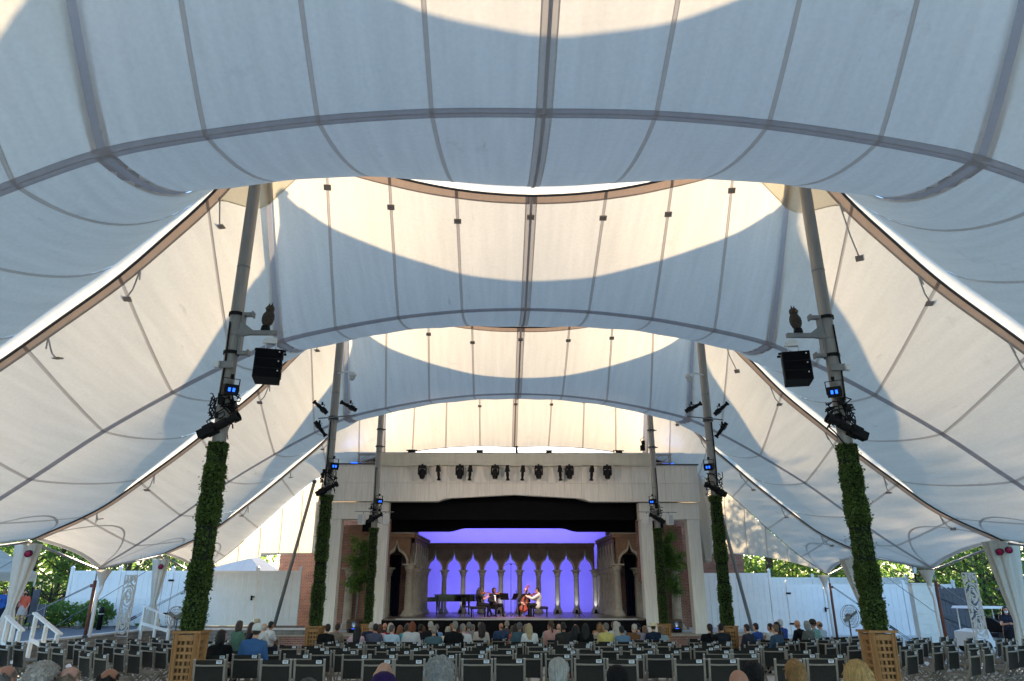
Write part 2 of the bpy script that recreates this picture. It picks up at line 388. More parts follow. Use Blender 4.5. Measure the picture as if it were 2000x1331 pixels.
# ------------------------------------------------------------------ tent canopy
RXK = [0, 1.72, 3.27, 4.76, 6.3, 7.35, 8.96, 10.65, 12.4, 14.0, 15.45]
VXK = [0, 1.8, 3.6, 5.34, 6.88, 8.1, 9.6, 11.25, 12.9, 14.4, 15.68]
def hermite(K):
    xs = [k[0] for k in K]; zs = [k[1] for k in K]; n = len(K)
    d = []
    for i in range(n):
        if i == 0: d.append((zs[1] - zs[0]) / (xs[1] - xs[0]))
        elif i == n - 1: d.append((zs[-1] - zs[-2]) / (xs[-1] - xs[-2]))
        else: d.append((zs[i + 1] - zs[i - 1]) / (xs[i + 1] - xs[i - 1]))
    def f(x):
        x = min(max(x, xs[0]), xs[-1]); i = 0
        while i < n - 2 and x > xs[i + 1]: i += 1
        h = xs[i + 1] - xs[i]; t = (x - xs[i]) / h
        return ((2 * t ** 3 - 3 * t ** 2 + 1) * zs[i] + (t ** 3 - 2 * t ** 2 + t) * h * d[i] + (-2 * t ** 3 + 3 * t ** 2) * zs[i + 1] + (t ** 3 - t ** 2) * h * d[i + 1])
    return f
_ri = hermite([(-1.7, 11.43), (0, 11.32), (1.7, 11.43), (3.4, 11.80), (5.0, 12.36), (5.8, 12.85), (6.3, 13.3)])
_ro = hermite([(6.3, 13.3), (6.5, 12.5), (6.8, 11.9), (7.33, 11.05), (8.0, 10.2), (8.96, 9.06), (10.1, 7.98), (11, 7.15), (12.3, 6.06), (13.55, 5.1), (15.45, 4.17)])
RDZ = {-4.4: 0, 4.8: 0, 13.97: -.18, 23.14: .08, 32.2: .1}
def ridge_z(x, y):
    x = abs(x); z = _ri(x) if x <= 6.3 else _ro(x)
    return z + RDZ[y] * max(0, 1 - x / 9)
_vz = hermite([(-1.8, 10.14), (0, 10.19), (1.8, 10.12), (3.6, 9.91), (5.34, 9.57), (6.87, 9.16), (8.2, 8.52), (9.58, 7.72), (11.3, 6.6), (12.85, 5.4), (14.3, 4.33), (15.68, 3.42)])
def valley_z(x, y):
    x = abs(x); z = _vz(x)
    if y < 10: z -= .33 * max(0, 1 - x / 12)
    if y > 36: z += -.45 * max(0, 1 - x / 6.5) + .75 * max(0, 1 - abs(x - 10.3) / 4.0)
    return z
def at_k(K, s):
    sg = -1 if s < 0 else 1; a = min(abs(s), 10); i = min(int(a), 9)
    return sg * (K[i] + (K[i + 1] - K[i]) * (a - i))
def gap(s):
    a = abs(s)
    if a < 3.7: return .30 * cos(a / 3.7 * pi / 2) ** 1.1
    if 4.8 < a < 8.3: return .34 * sin((a - 4.8) / 3.5 * pi) ** .6
    return 0
def tent_pt(yv, yr, s, v, dz=0):
    xv, xr = at_k(VXK, s), at_k(RXK, s); near = yr > yv
    zv, zr = valley_z(xv, yv), ridge_z(xr, yr); a = abs(s)
    p = (1.6 + .5 * max(0, min(1, (a - .8) / 2.4)) - .85 * max(0, min(1, (a - 4.5) / 5)) + .35 * math.exp(-((a - 4) / .9) ** 2)) if near else 1.16
    g = gap(s) if near else 0
    y = yv + (yr - yv) * v - g * v ** 6
    z = zv + (zr - zv) * v ** p
    if near: z += (g * .22) * v ** 5
    # cloth sags a little between its edge cables, and pulls in at the open side
    z -= .10 * sin(pi * v) * (1 - abs(2 * (a % 1) - 1)) * .35
    x = xv + (xr - xv) * v
    if a > 9: z += .10 * (a - 9) * sin(pi * v); x -= (1 if s > 0 else -1) * .28 * (a - 9) * sin(pi * v)
    return V(x, y, z + dz)
canopy = thing('tent_canopy', 'large white peaked fabric tent canopy with grey seams over all the seating', 'tent', (0, 18, 0))
canopy.location = (0, 0, 0)
SLOPES = [(-8.97, -4.4), (.2, -4.4), (.2, 4.8), (9.4, 4.8), (9.4, 13.97), (18.55, 13.97), (18.55, 23.14), (27.67, 23.14), (27.67, 32.2), (36.7, 32.2)]
def head_v(s): return .945 - .27 * max(0, 1 - abs(abs(s) - 4) / .8)
def panel(yv, yr, s0, s1):
    cut = lambda k: 0 if abs(k) == 10 else (.062 if k == 0 else .044 if abs(k) == 4 else .014)
    a, b = s0 + cut(s0), s1 - cut(s1); far_ = yr < yv and yr > 0
    mb = MB(); mb.grid(lambda u, v: tent_pt(yv, yr, a + (b - a) * u, .019 + ((head_v(a + (b - a) * u) if far_ else 1.0) - .019) * v), 8, 12, flip=(yr < yv))
    return mb.obj('fabric_panel', M['cloth'], canopy, True)
def strip(name, m, fn, w, n, dz=-.014):
    """band of width w laid under the cloth along the path fn(t) -> (point, side direction)"""
    mb = MB(); pts = [fn(i / n) for i in range(n + 1)]
    vs = []
    for i, p in enumerate(pts):
        t = (pts[min(i + 1, n)] - pts[max(i - 1, 0)]).normalized()
        up = V(0, 0, 1); side = t.cross(up)
        if side.length < 1e-3: side = V(1, 0, 0)
        side.normalize(); nrm = side.cross(t)
        if nrm.z > 0: nrm = -nrm
        o = nrm * abs(dz)
        vs += [p - side * w / 2 + o, p + side * w / 2 + o]
    mb.add(vs, [(2 * i, 2 * i + 1, 2 * i + 3, 2 * i + 2) for i in range(n)])
    return mb.obj(name, m, canopy, True)
def uv_strip(name, m, yv, yr, path, w, n, dz=-.014):
    """band that follows the cloth exactly: path(t) -> (s, v); width measured on the cloth"""
    mb = MB(); vs = []
    for i in range(n + 1):
        t = i / n; s, v = path(t); s2, v2 = path(min(1, t + .01)); s1, v1 = path(max(0, t - .01))
        a = tent_pt(yv, yr, s, v); d = (tent_pt(yv, yr, s2, v2) - tent_pt(yv, yr, s1, v1)).normalized()
        e = .05
        du = tent_pt(yv, yr, s + e, v) - tent_pt(yv, yr, s - e, v); dv = tent_pt(yv, yr, s, min(1, v + .02)) - tent_pt(yv, yr, s, max(0, v - .02))
        nr = du.cross(dv).normalized()
        if nr.z > 0: nr = -nr
        side = d.cross(nr).normalized()
        vs += [a - side * w / 2 + nr * abs(dz), a + side * w / 2 + nr * abs(dz)]
    mb.add(vs, [(2 * i, 2 * i + 1, 2 * i + 3, 2 * i + 2) for i in range(n)])
    return mb.obj(name, m, canopy, True)
for yv, yr in SLOPES:
    far = yr < yv
    for k in range(-10, 10):
        panel(yv, yr, k, k + 1)
    for k in range(-9, 10):
        wide = abs(k) in (0, 4)
        uv_strip('seam_webbing', M['belt' if abs(k) == 4 else 'web'], yv, yr, lambda t, k=k: (k, t * .995 + .002), (.29 if k else .27) if wide else .075, 14, -.006)
        if k == 0: uv_strip('seam_strap', M['belt'], yv, yr, lambda t, k=k: (k, t * .99 + .004), .06, 14, -.03)
    for sg in (-1, 1):
        uv_strip('valley_belt', M['belt'], yv, yr, lambda t, sg=sg: (sg * (9.97 * t + .001), .0105), .125, 40, -.008)
        if yr > -4:
            uv_strip('corner_arc', M['arc'], yv, yr, lambda t, sg=sg: (sg * (9.95 - 1.15 * sin(pi * min(1, t * 1.02)) ** .55), 1 - t * .98 - .01), .07, 26)
            uv_strip('edge_hem', M['arc'], yv, yr, lambda t, sg=sg: (sg * 9.93, t * .98 + .01), .13, 14)
    if far and yr > 0:
        for sg in (-1, 1):
            uv_strip('ridge_band', M['band'], yv, yr, lambda t, sg=sg: (sg * (9.95 * t + .02), .970), .30, 70, -.008)
            for a0, a1 in ((.0, 3.7), (4.8, 8.3)):
                mb = MB(); n = 24; vs = []
                for i in range(n + 1):
                    s_ = sg * (a0 + (a1 - a0) * i / n); A = tent_pt(yr - 4.6, yr, s_, 1.0); xr_ = at_k(RXK, s_); B = V(xr_, yr, ridge_z(xr_, yr) + .01)
                    vs += [A, A.lerp(B, .5) + V(0, 0, .06), B]
                mb.add(vs, [q for i in range(n) for q in ((3 * i, 3 * i + 1, 3 * i + 4, 3 * i + 3), (3 * i + 1, 3 * i + 2, 3 * i + 5, 3 * i + 4))]); mb.obj('ridge_cap', M['ridgecap'], canopy, True)
            # gusset where the cloth is gathered at the mast head, let into the panels
            mb = MB(); n = 12; vs = []
            for i in range(n + 1):
                s_ = 3.18 + 1.64 * i / n; v0 = head_v(s_) - .004
                for j in range(4): vs.append(tent_pt(yv, yr, sg * s_, v0 + (.950 - v0) * j / 3, -.006))
            mb.add(vs, [(i * 4 + j, i * 4 + j + 1, i * 4 + j + 5, i * 4 + j + 4) for i in range(n) for j in range(3)]); mb.obj('mast_gusset', M['gusset'], canopy, True)
        for k in range(-9, 10):
            if abs(k) == 4: continue
            off = .14 + .03 * (k % 3)
            a = tent_pt(yv, yr, k + (0 if abs(k) < 4 else .18 * (k % 2)), 1 - off, -.06); b = tent_pt(yv, yr, k, .95, -.05)
            mb = MB(); d = (b - a).normalized()
            mb.bar(a - d * .07, a + d * .07, .17, .03); mb.obj('clip_plate', M['band'], canopy)
            if abs(k) > 4:
                c2 = tent_pt(yv, yr, k - (.22 if k > 0 else -.22), .955, -.05)
                MB().tube([a + d * .05, (a + c2) / 2 + V(0, 0, -.12), c2, c2 + V(.05, -.05, -.28)], .018, 5).obj('clip_strap', M['web'], canopy)
for yr in (-4.4, 4.8, 13.97, 23.14, 32.2):
    for a, b in ((-10, -4), (-4, 4), (4, 10)):
        pts = [V(at_k(RXK, a + (b - a) * i / 40), yr, ridge_z(at_k(RXK, a + (b - a) * i / 40), yr) - .02) for i in range(41)]
        MB().tube(pts, .032, 6).obj('ridge_cable', M['dsteel'], canopy, True)
for i, (yv, yr) in enumerate(SLOPES):
    for sg in (-1, 1):
        pts = [tent_pt(yv, yr, sg * 10, j / 10) + V(0, 0, -.02) for j in range(11)]
        a, b = V(sg * 15.68, yv, 3.40), V(sg * 15.45, yr, ridge_z(15.45, yr) - .08)
        MB().tube([a, b], .045, 8).obj('edge_tube', M['pole'], canopy, True)

# end gable curtains (triangles under the last valley), struts and gathered cloth
for sg in (-1, 1):
    side = 'left' if sg < 0 else 'right'
    t = thing('gable_curtain', ('bright sunlit' if sg < 0 else 'shaded dappled') + ' triangular end panel of tent cloth on the ' + side + ' of the stage', 'tent wall', (0, 0, 0))
    xs = [9.9, 10.85, 11.8, 12.8, 13.8, 14.8, 15.62]
    def top(x): return V(sg * x, 36.72, valley_z(x, 36.7) - .03)
    def bot(x):
        q = (x - 9.9) / 5.72; return V(sg * (x * 1.0), 36.95 - .2 * q, 4.42 - .72 * q - .18 * q * q + .22 * sin(pi * q))
    for k in range(6):
        x0, x1 = xs[k], xs[k + 1]
        def fn(u, v, x0=x0, x1=x1):
            xt = x0 + (x1 - x0) * u; xb = min(15.62, x0 + (x1 - x0) * u + .0)
            p = top(xt).lerp(bot(xb), v); p.y += .10 * sin(pi * v) * 1.0; return p
        MB().grid(fn, 5, 10, flip=sg > 0).obj('fabric_panel', M['cloth'], t, True)
    for x in xs[:-1]:
        mb = MB(); mb.add([top(x) + V(-.02, -.012, 0), top(x) + V(.02, -.012, 0)] + [p for v in (.25, .5, .75, 1) for p in (top(x).lerp(bot(x), v) + V(-.02, -.014 + .1 * sin(pi * v), 0), top(x).lerp(bot(x), v) + V(.02, -.014 + .1 * sin(pi * v), 0))],
                          [(2 * i, 2 * i + 1, 2 * i + 3, 2 * i + 2) for i in range(4)]); mb.obj('seam_webbing', M['web'], t)
    t = thing('leaning_strut', 'thin grey steel strut leaning up to the tent corner, ' + side + ' of stage', 'pole', (sg * 11.4, 36.0, 1.0 if sg < 0 else .45), 0, None)
    b0 = V(0, 0, 0); b1 = V(sg * (10.28 - 11.4), .6, valley_z(10.28, 36.7) - .1 - t.location.z)
    MB().tube([b0, b1], .085, 10).obj('shaft', M['steel'], t, True); MB().box((0, 0, .03), (.3, .3, .05)).obj('foot_plate', M['dsteel'], t)
    MB().sph(tuple(b1), .12, 8, 6).obj('head_fitting', M['dsteel'], t)
    # gathered cloth hanging at the strut head
    t = thing('gathered_curtain', 'bunched white tent cloth hanging beside the ' + side + ' end of the stage header', 'curtain', (sg * 9.75, 36.9, 4.1))
    def fn(u, v):
        a = u * 2 * pi; wz = .22 + .36 * sin(pi * min(1, v * 1.05)) * (1 - .3 * v); rr = 1 + .16 * sin(5 * a + 3 * v)
        return V(.48 * sin(v * 1.2) * -sg * .2 + wz * .75 * cos(a) * rr, wz * .5 * sin(a) * rr, .0 + 4.7 * v)
    mb = MB(); mb.grid(fn, 28, 14); mb.obj('hanging_cloth', M['canvas'], t, True)
    MB().sph((0, 0, .0), (.2, .14, .14), 10, 6).obj('tied_end', M['canvas'], t, True)

# masts
MASTS = {}
for row, y in enumerate((13.97, 23.14, 32.2)):
    for sg in (-1, 1):
        side = 'left' if sg < 0 else 'right'; nm = ('nearest', 'middle', 'farthest')[row]
        z0 = floor_z(y)
        t = thing('tent_mast', nm + ' ' + side + ' grey steel mast carrying the tent peak', 'mast', (sg * 6.3, y, z0))
        zt = ridge_z(6.3, y) - .05 - z0
        MB().tube([(0, 0, 0), (0, 0, 4.9), (0, 0, zt)], [.137, .137, .13], 20).obj('shaft', M['pole'], t, True)
        MB().lathe([(.13, zt - .02), (.2, zt - .02), (.2, zt + .02), (.05, zt + .12)], 16).obj('mast_cap', M['steel'], t)
        for zz in (7.0, 8.6):
            MB().lathe([(.131, zz - .015), (.139, zz - .015), (.139, zz + .015), (.131, zz + .015)], 20, cap=False).obj('weld_ring', M['steel'], t, True)
        MASTS[(row, sg)] = t
# ------------------------------------------------------------------ stage house
XC = -.06
YS = 34.0
house = thing('stage_house', 'limewashed timber stage portal in front of a red brick theatre building', 'building', (XC, YS, 0))
def hp(name, mb, m, parent=None, smooth=False): return mb.obj(name, M[m] if isinstance(m, str) else m, parent or house, smooth)
# brick body
for sg in (-1, 1):
    hp('brick_wall', MB().box((sg * 7.7, 6.2, 3.75), (5.0, .5, 7.5)), 'brick'); hp('brick_wall', MB().box((sg * 11.4, 6.2, 2.4), (2.39, .49, 4.8)), 'brick')
hp('brick_side_wall', MB().box((-12.35, 10.7, 2.4), (.5, 8.5, 4.8)), 'brick'); hp('brick_side_wall', MB().box((12.35, 10.7, 2.4), (.5, 8.5, 4.8)), 'brick')
hp('back_wall', MB().box((0, 15.2, 2.4), (25.2, .4, 4.8)).box((0, 15.2, 7.0), (19.4, .4, 4.4)), 'brick')
hp('stage_tower', MB().box((-6.4, 11.0, 6.0), (.4, 8.0, 7.4)).box((6.4, 11.0, 6.0), (.4, 8.0, 7.4)), 'brick')
hp('roof', MB().box((-11.2, 10.7, 4.9), (3.0, 9.4, .2)).box((11.2, 10.7, 4.9), (3.0, 9.4, .2)), 'dsteel')
hp('tower_roof', MB().prism([(-9.9, 9.72), (9.9, 9.72), (9.3, 10.05), (-9.3, 10.05)], 6.0, 15.4), 'dsteel')
hp('tower_wall', MB().box((-9.6, 10.7, 7.3), (.3, 9.0, 4.8)).box((9.6, 10.7, 7.3), (.3, 9.0, 4.8)), 'brick')
hp('tower_front', MB().box((0, 6.25, 9.3), (19.4, .3, .84)), 'dsteel')
# brick plinths left and right of stage
for sg in (-1, 1):
    hp('brick_plinth', MB().box((sg * 8.75, .55, .39), (5.7, 2.3, .78)), 'brick')
    hp('plinth_coping', MB().box((sg * 8.75, .53, .80), (5.76, 2.4, .05)), 'stone')
    hp('bay_floor', MB().box((sg * 8.75, 3.8, .80), (5.7, 4.2, .06)), 'concrete')
# columns, lintels
for x, w, zb in ((-8.4, .58, .825), (-6.2, .56, .825), (6.24, .56, .825), (8.46, .58, .825)):
    c = hp('column', MB().box((x, .30, (zb + 5.83) / 2), (w, .58, 5.83 - zb)), 'limewash')
    hp('column_base', MB().box((x, .30, zb + .05), (w + .05, .63, .09)), 'limewash', c)
for sg in (-1, 1):
    hp('lintel', MB().box((sg * 7.36, .30, 6.215), (2.86, .62, .765)), 'limewash')
    hp('lintel_drip', MB().box((sg * 7.36, .30, 5.84), (2.94, .70, .04)), 'limewash')
# header fascia in boards: real joints, bottom cut to the flat arch
def arch_z(x):
    a = abs(x)
    if a > 3.62: return 6.62
    if a > 3.1: t = (3.62 - a) / .52; return 6.62 + .17 * sin(t * pi / 2)
    return 6.79 + .17 * (3.1 - a) / 3.1
nb = 22; xs = [-8.82 + 17.64 * i / nb for i in range(nb + 1)]
for i in range(nb):
    x0, x1 = xs[i] + .004, xs[i + 1] - .004; dy = RND.uniform(-.006, .006)
    for zlo, zhi in ((None, 7.47), (7.478, 8.34)):
        mb = MB(); n = 4
        bot = [(x0 + (x1 - x0) * j / n, (arch_z(x0 + (x1 - x0) * j / n) if zlo is None else zlo)) for j in range(n + 1)]
        # bottom runs left to right, then back along the top
        mb.prism(bot + [(x1, zhi), (x0, zhi)], -.22 + dy, -.17 + dy); hp('fascia_board', mb, 'limewash')
mb = MB(); bx_ = [-8.8, -3.7, -3.0, 0, 3.0, 3.7, 8.8]; bz_ = [6.66, 6.66, 6.84, 7.0, 6.84, 6.66, 6.66]
for i in range(6): mb.prism([(bx_[i], bz_[i]), (bx_[i + 1], bz_[i + 1]), (bx_[i + 1], 8.3), (bx_[i], 8.3)], -.168, .62)
hp('header_beam', mb, 'limewash')
hp('header_cap', MB().box((0, .2, 8.37), (17.75, .95, .05)), 'dsteel')
hp('arch_trim', MB().tube([(x / 10, -.19, arch_z(x / 10) - .012) for x in range(-36, 37)], .025, 6), 'limewash')
# stage floor
hp('stage_floor', MB().box((0, 5.4, 1.40), (11.9, 10.7, .12)), 'stage')
hp('stage_edge', MB().box((.1, .03, 1.435), (10.9, .06, .06)), mat('stage_edge_strip', (.42, .40, .39), .4))
hp('stage_skirt', MB().grid(lambda u, v: V(-5.9 + 11.8 * u, .04 + .006 * sin(u * 160), .02 + 1.37 * v), 160, 1), 'blackcloth')
hp('stage_side', MB().box((-5.93, 2.6, .72), (.06, 5.2, 1.4)).box((5.93, 2.6, .72), (.06, 5.2, 1.4)), 'blackcloth')
# masking: black valances with the same flat arch, curtains
def valance(y, zlift, ztop, xw, name):
    pts = [(-xw, 6.62 + zlift - 0.0)] + [(x / 10, arch_z(x / 10) + zlift) for x in range(-40, 41, 2)] + [(xw, 6.62 + zlift), (xw, ztop), (-xw, ztop)]
    mb = MB(); n = len(pts) - 2
    for i in range(n - 1): mb.add([(pts[i][0], y, pts[i][1]), (pts[i + 1][0], y, pts[i + 1][1]), (pts[i + 1][0], y, ztop), (pts[i][0], y, ztop)], [(0, 1, 2, 3)])
    return hp(name, mb, 'blackcloth')
hp('valance', MB().prism([(-5.94, 5.86), (5.94, 5.86), (5.94, 7.3), (-5.94, 7.3)], .75, .79), 'blackcloth')
mb = MB(); zz = lambda x: 5.44 + .17 * max(0, min(1, (3.1 - abs(x)) / .6))
for i in range(76): x0, x1 = -7.6 + .2 * i, -7.4 + .2 * i; mb.add([(x0, 2.6, zz(x0)), (x1, 2.6, zz(x1)), (x1, 2.6, 7.4), (x0, 2.6, 7.4)], [(0, 1, 2, 3)])
hp('valance', mb, 'blackcloth')
hp('fly_mask', MB().box((0, 1.7, 7.35), (16.5, 2.0, .05)), 'blackcloth')
hp('fly_roof', MB().box((0, 9.8, 9.5), (18.4, 9.8, .05)), 'blackcloth')
hp('fly_front', MB().box((0, 2.8, 8.4), (17.0, .05, 2.2)), 'blackcloth')
for sg in (-1, 1):
    hp('wing_curtain', MB().grid(lambda u, v: V(sg * (5.70 + .55 * u), 3.55 + .05 * sin(u * 26), 1.47 + 2.9 * v), 40, 1), 'navy')
    hp('tormentor', MB().box((sg * 6.15, 1.4, 5.0), (.36, .05, 3.9)), 'brick')
    hp('wing_wall', MB().box((sg * 6.5, 4.6, 5.2), (.1, 3.2, 4.4)).box((sg * 7.6, 9.5, 5.5), (.1, 9, 8)), 'blackcloth')
# cyclorama behind the arcade
hp('cyclorama', MB().box((0, 12.2, 4.6), (14.0, .06, 6.4)), 'cyc')

def ogee(w, zs, rise, n=9):
    """left to right points of an ogee-headed opening of width w, springing at zs"""
    pts = []
    for i in range(n + 1):
        t = i / n
        if t < .62: a = t / .62 * 1.25; x = -w / 2 * cos(a) ; z = zs + rise * .58 * sin(a) / sin(1.25)
        else:
            q = (t - .62) / .38; x0 = -w / 2 * cos(1.25); x = x0 * (1 - q) ** 1.0; z = zs + rise * .58 + rise * .42 * q ** 1.7
        pts.append((x, z))
    return pts + [(-x, z) for x, z in reversed(pts[:-1])]
def arcade(parent, n, pitch, zf, zs, rise, ztop, x0, Mx, col_r, first=True, last=True, closed=None):
    """n arches along local x from x0 (Mx places it); each spandrel piece, arch moulding and column is its own part"""
    half = .11
    for i in range(n):
        xa = x0 + i * pitch; xm = xa + pitch / 2
        op = ogee(pitch - .26, zs, rise)
        left = [(xm + x, z) for x, z in op]
        pts = [(xa, zs)] + left + [(xa + pitch, zs), (xa + pitch, ztop), (xa, ztop)]
        mb = MB(); m = len(pts)
        vs = [(x, -half, z) for x, z in pts] + [(x, half, z) for x, z in pts]
        # quads from the opening edge up to the top line (concave outline split by hand)
        L = [(xa, zs)] + left + [(xa + pitch, zs)]; k = len(L)
        vv = []
        for y in (-half, half):
            vv += [(x, y, z) for x, z in L] + [(x, y, ztop) for x, z in L]
        ff = []
        for j in range(k - 1):
            ff.append((j, j + 1, k + j + 1, k + j)); o = 2 * k
            ff.append((o + j + 1, o + j, o + k + j, o + k + j + 1)); ff.append((j + 1, j, o + j, o + j + 1))
            ff.append((k + j, k + j + 1, o + k + j + 1, o + k + j))
        mb.add(vv, ff, Mx); mb.obj('spandrel', M['stucco'], parent)
        mb = MB()
        def sc(f, dz): return [(xm + x * f, zs + (z - zs) * (f + dz)) for x, z in op]
        out, inn = sc(1.15, .04), sc(.97, 0); k = len(out)
        vv = []
        for y in (-half - .06, half + .06): vv += [(x, y, z) for x, z in inn] + [(x, y, z) for x, z in out]
        ff = []
        for j in range(k - 1):
            o = 2 * k
            ff += [(j, j + 1, k + j + 1, k + j), (o + j + 1, o + j, o + k + j, o + k + j + 1), (j + 1, j, o + j, o + j + 1), (k + j, k + j + 1, o + k + j + 1, o + k + j)]
        mb.add(vv, ff, Mx); mb.obj('arch_moulding', M['stone'], parent, False)
    for i in range(n + 1):
        if (i == 0 and not first) or (i == n and not last): continue
        x = x0 + i * pitch; T = Mx @ Matrix.Translation((x, 0, 0))
        h = zs - zf; r = col_r
        prof = [(r * 1.75, zf), (r * 1.75, zf + .12), (r * 1.4, zf + .17), (r * 1.5, zf + .22), (r * 1.1, zf + .27), (r * 1.0, zf + .34), (r * .88, zs - .40), (r * 1.1, zs - .37), (r * .95, zs - .33)]
        c = MB().lathe(prof, 12, T).obj('stone_column', M['stone'], parent, True)
        MB().lathe([(r * .95, zs - .33), (r * 1.25, zs - .22), (r * 1.15, zs - .19), (r * 1.6, zs - .08)], 12, T).obj('capital', M['stone'], c, True)
        MB().box((0, 0, zs - .035), (r * 3.5, r * 3.3, .07), T).obj('abacus', M['stone'], c)
ar = thing('arcade_screen', 'back arcade of nine pointed arches on columns before the glowing violet backdrop', 'arcade', (XC - .08, 42.0, 0))
arcade(ar, 9, 1.066, 1.46, 3.76, .92, 5.02, -4.8, Matrix(), .15)
MB().box((0, -.03, 5.10), (9.66, .34, .16)).obj('cornice', M['stucco'], ar); MB().box((0, -.05, 5.205), (9.7, .44, .05)).obj('cornice', M['stone'], ar)
for sg in (-1, 1):
    side = 'left' if sg < 0 else 'right'
    a0, a1 = V(sg * 5.10, 36.6, 0), V(sg * 4.92, 41.75, 0); L = (a1 - a0).length; n = 6
    ang = atan2(a1.y - a0.y, a1.x - a0.x)
    ar = thing('arcade_screen', side + ' side arcade of pointed arches running back along the stage', 'arcade', tuple(a0))
    Mx = Matrix.Rotation(ang, 4, 'Z')
    arcade(ar, n, L / n, 1.46, 3.82, .92, 5.15, 0, Mx, .17, first=False)
    MB().box((L / 2, 0, 5.22), (L, .36, .16), Mx).obj('cornice', M['stucco'], ar); MB().box((L / 2, 0, 5.325), (L, .46, .05), Mx).obj('cornice', M['stone'], ar)
    # front return with one arch, dark curtain inside
    ar = thing('arcade_screen', side + ' front arch beside the stage with a dark curtain in it', 'arcade', (XC + sg * 5.78, 36.5, 0))
    arcade(ar, 1, 1.32, 1.46, 3.9, .98, 5.15, -.66, Matrix(), .19, first=(sg > 0), last=(sg < 0))
    MB().box((0, 0, 5.24), (1.7, .42, .18)).obj('cornice', M['stucco'], ar); MB().box((0, -.02, 5.355), (1.78, .52, .05)).obj('cornice', M['stone'], ar)
    MB().box((sg * .78, .05, 3.3), (.24, .3, 3.7)).obj('brick_pier', M['brick'], ar)
    # outer bay: arched brick niche behind the tree
    nb_ = thing('arched_niche', side + ' outer bay of brick with a pale stone arch behind the potted tree', 'arcade', (XC + sg * 7.3, 37.6, 0))
    arcade(nb_, 1, 1.9, .82, 3.75, 1.1, 5.4, -.95, Matrix(), .22)
    MB().box((0, .6, 3.3), (3.2, .1, 5.2)).obj('brick_infill', M['brick'], nb_); MB().box((0, 0, 5.62), (2.3, .3, .44)).obj('frieze', M['stucco'], nb_)
    MB().box((sg * 1.2, .1, 3.3), (.5, .3, 5.0)).obj('brick_pier', M['brick'], nb_)
# cyc strip lights: real lamps hung above and standing below the cloth, out of sight behind the arcade
for z, nm, e in ((6.9, 'upper', 105), (1.55, 'lower', 75)):
    ld = bpy.data.lights.new('cyc_strip_lamp', 'AREA'); ld.shape = 'RECTANGLE'; ld.size = 11.5; ld.size_y = .25; ld.energy = e; ld.color = (.16, .13, 1.0)
    lo = bpy.data.objects.new('cyc_strip_lamp', ld); COL.objects.link(lo); lo.location = (XC, 44.6 if z > 3 else 43.3, z)
    tgt = V(XC, 46.2, 4.2 if z > 3 else 3.4); lo.rotation_euler = (tgt - lo.location).to_track_quat('-Z', 'Y').to_euler()
# uplights at the column feet
for x, y in ((-4.88, 41.5), (-2.75, 41.45), (-.62, 41.45), (2.58, 41.45), (3.65, 41.45), (4.72, 41.5)):
    t = thing('floor_uplight', 'small black floor light at the foot of an arcade column', 'stage light', (x + XC - .08, y - .1, 1.46), 0, 'uplights along the back arcade')
    MB().box((0, 0, .06), (.16, .14, .1)).obj('housing', M['black'], t); MB().lathe([(.06, .11), (.075, .2), (.07, .2), (.05, .13)], 10).obj('snoot', M['black'], t)
    ld = bpy.data.lights.new('uplight_lamp', 'SPOT'); ld.energy = 9; ld.spot_size = radians(70); ld.spot_blend = .8; ld.color = (.72, .8, 1.0); ld.shadow_soft_size = .03
    lo = bpy.data.objects.new('uplight_lamp', ld); COL.objects.link(lo); lo.location = (x + XC - .08, y + .12, 1.60); lo.rotation_euler = (pi - .30, 0, 0)
# labels of the uplights: tell them by column
# ------------------------------------------------------------------ foliage helpers
def leaf_cloud(pts, size, rnd, jitter=.5, up=.3):
    """one bent leaf (two triangles-pairs) per point"""
    mb = MB()
    for p in pts:
        s = size * rnd.uniform(.6, 1.3)
        d = Vector((rnd.gauss(0, 1), rnd.gauss(0, 1), rnd.gauss(0, 1) + up)).normalized()
        a = d.orthogonal().normalized(); a = Matrix.Rotation(rnd.uniform(0, 6.28), 3, d) @ a; b = d.cross(a)
        P = Vector(p)
        mb.add([P - a * s * .5, P + b * s * .28, P + a * s * .55 - d * s * .15, P - b * s * .28], [(0, 1, 2, 3)])
    return mb
def topiary(name, h, n, rnd):
    """square sleeve of clipped greenery in stacked modules, local z 0..h"""
    pts = []
    mods = [i * .62 for i in range(int(h / .62) + 2)]
    w = .145
    for i in range(n):
        z = rnd.uniform(0, h); k = int(z / .62); zz = (z % .62) / .62
        edge = min(zz, 1 - zz)
        bulge = .012 * sin(k * 2.4) + .03 * min(1, edge * 5) + rnd.gauss(0, .011) + (.05 if rnd.random() < .012 else 0)
        if k % 3 == 2: bulge -= .012
        s = rnd.randrange(4); t = rnd.uniform(-1, 1)
        r = w + bulge - .03 * abs(t) ** 4
        x, y = ((t * r, -r), (r, t * r), (t * r, r), (-r, t * r))[s]
        pts.append((x, y, z))
    mb = leaf_cloud(pts, .052, rnd)
    return mb.mesh('topiary_foliage', M['leafd'])
rt = random.Random(3)
T0 = {}
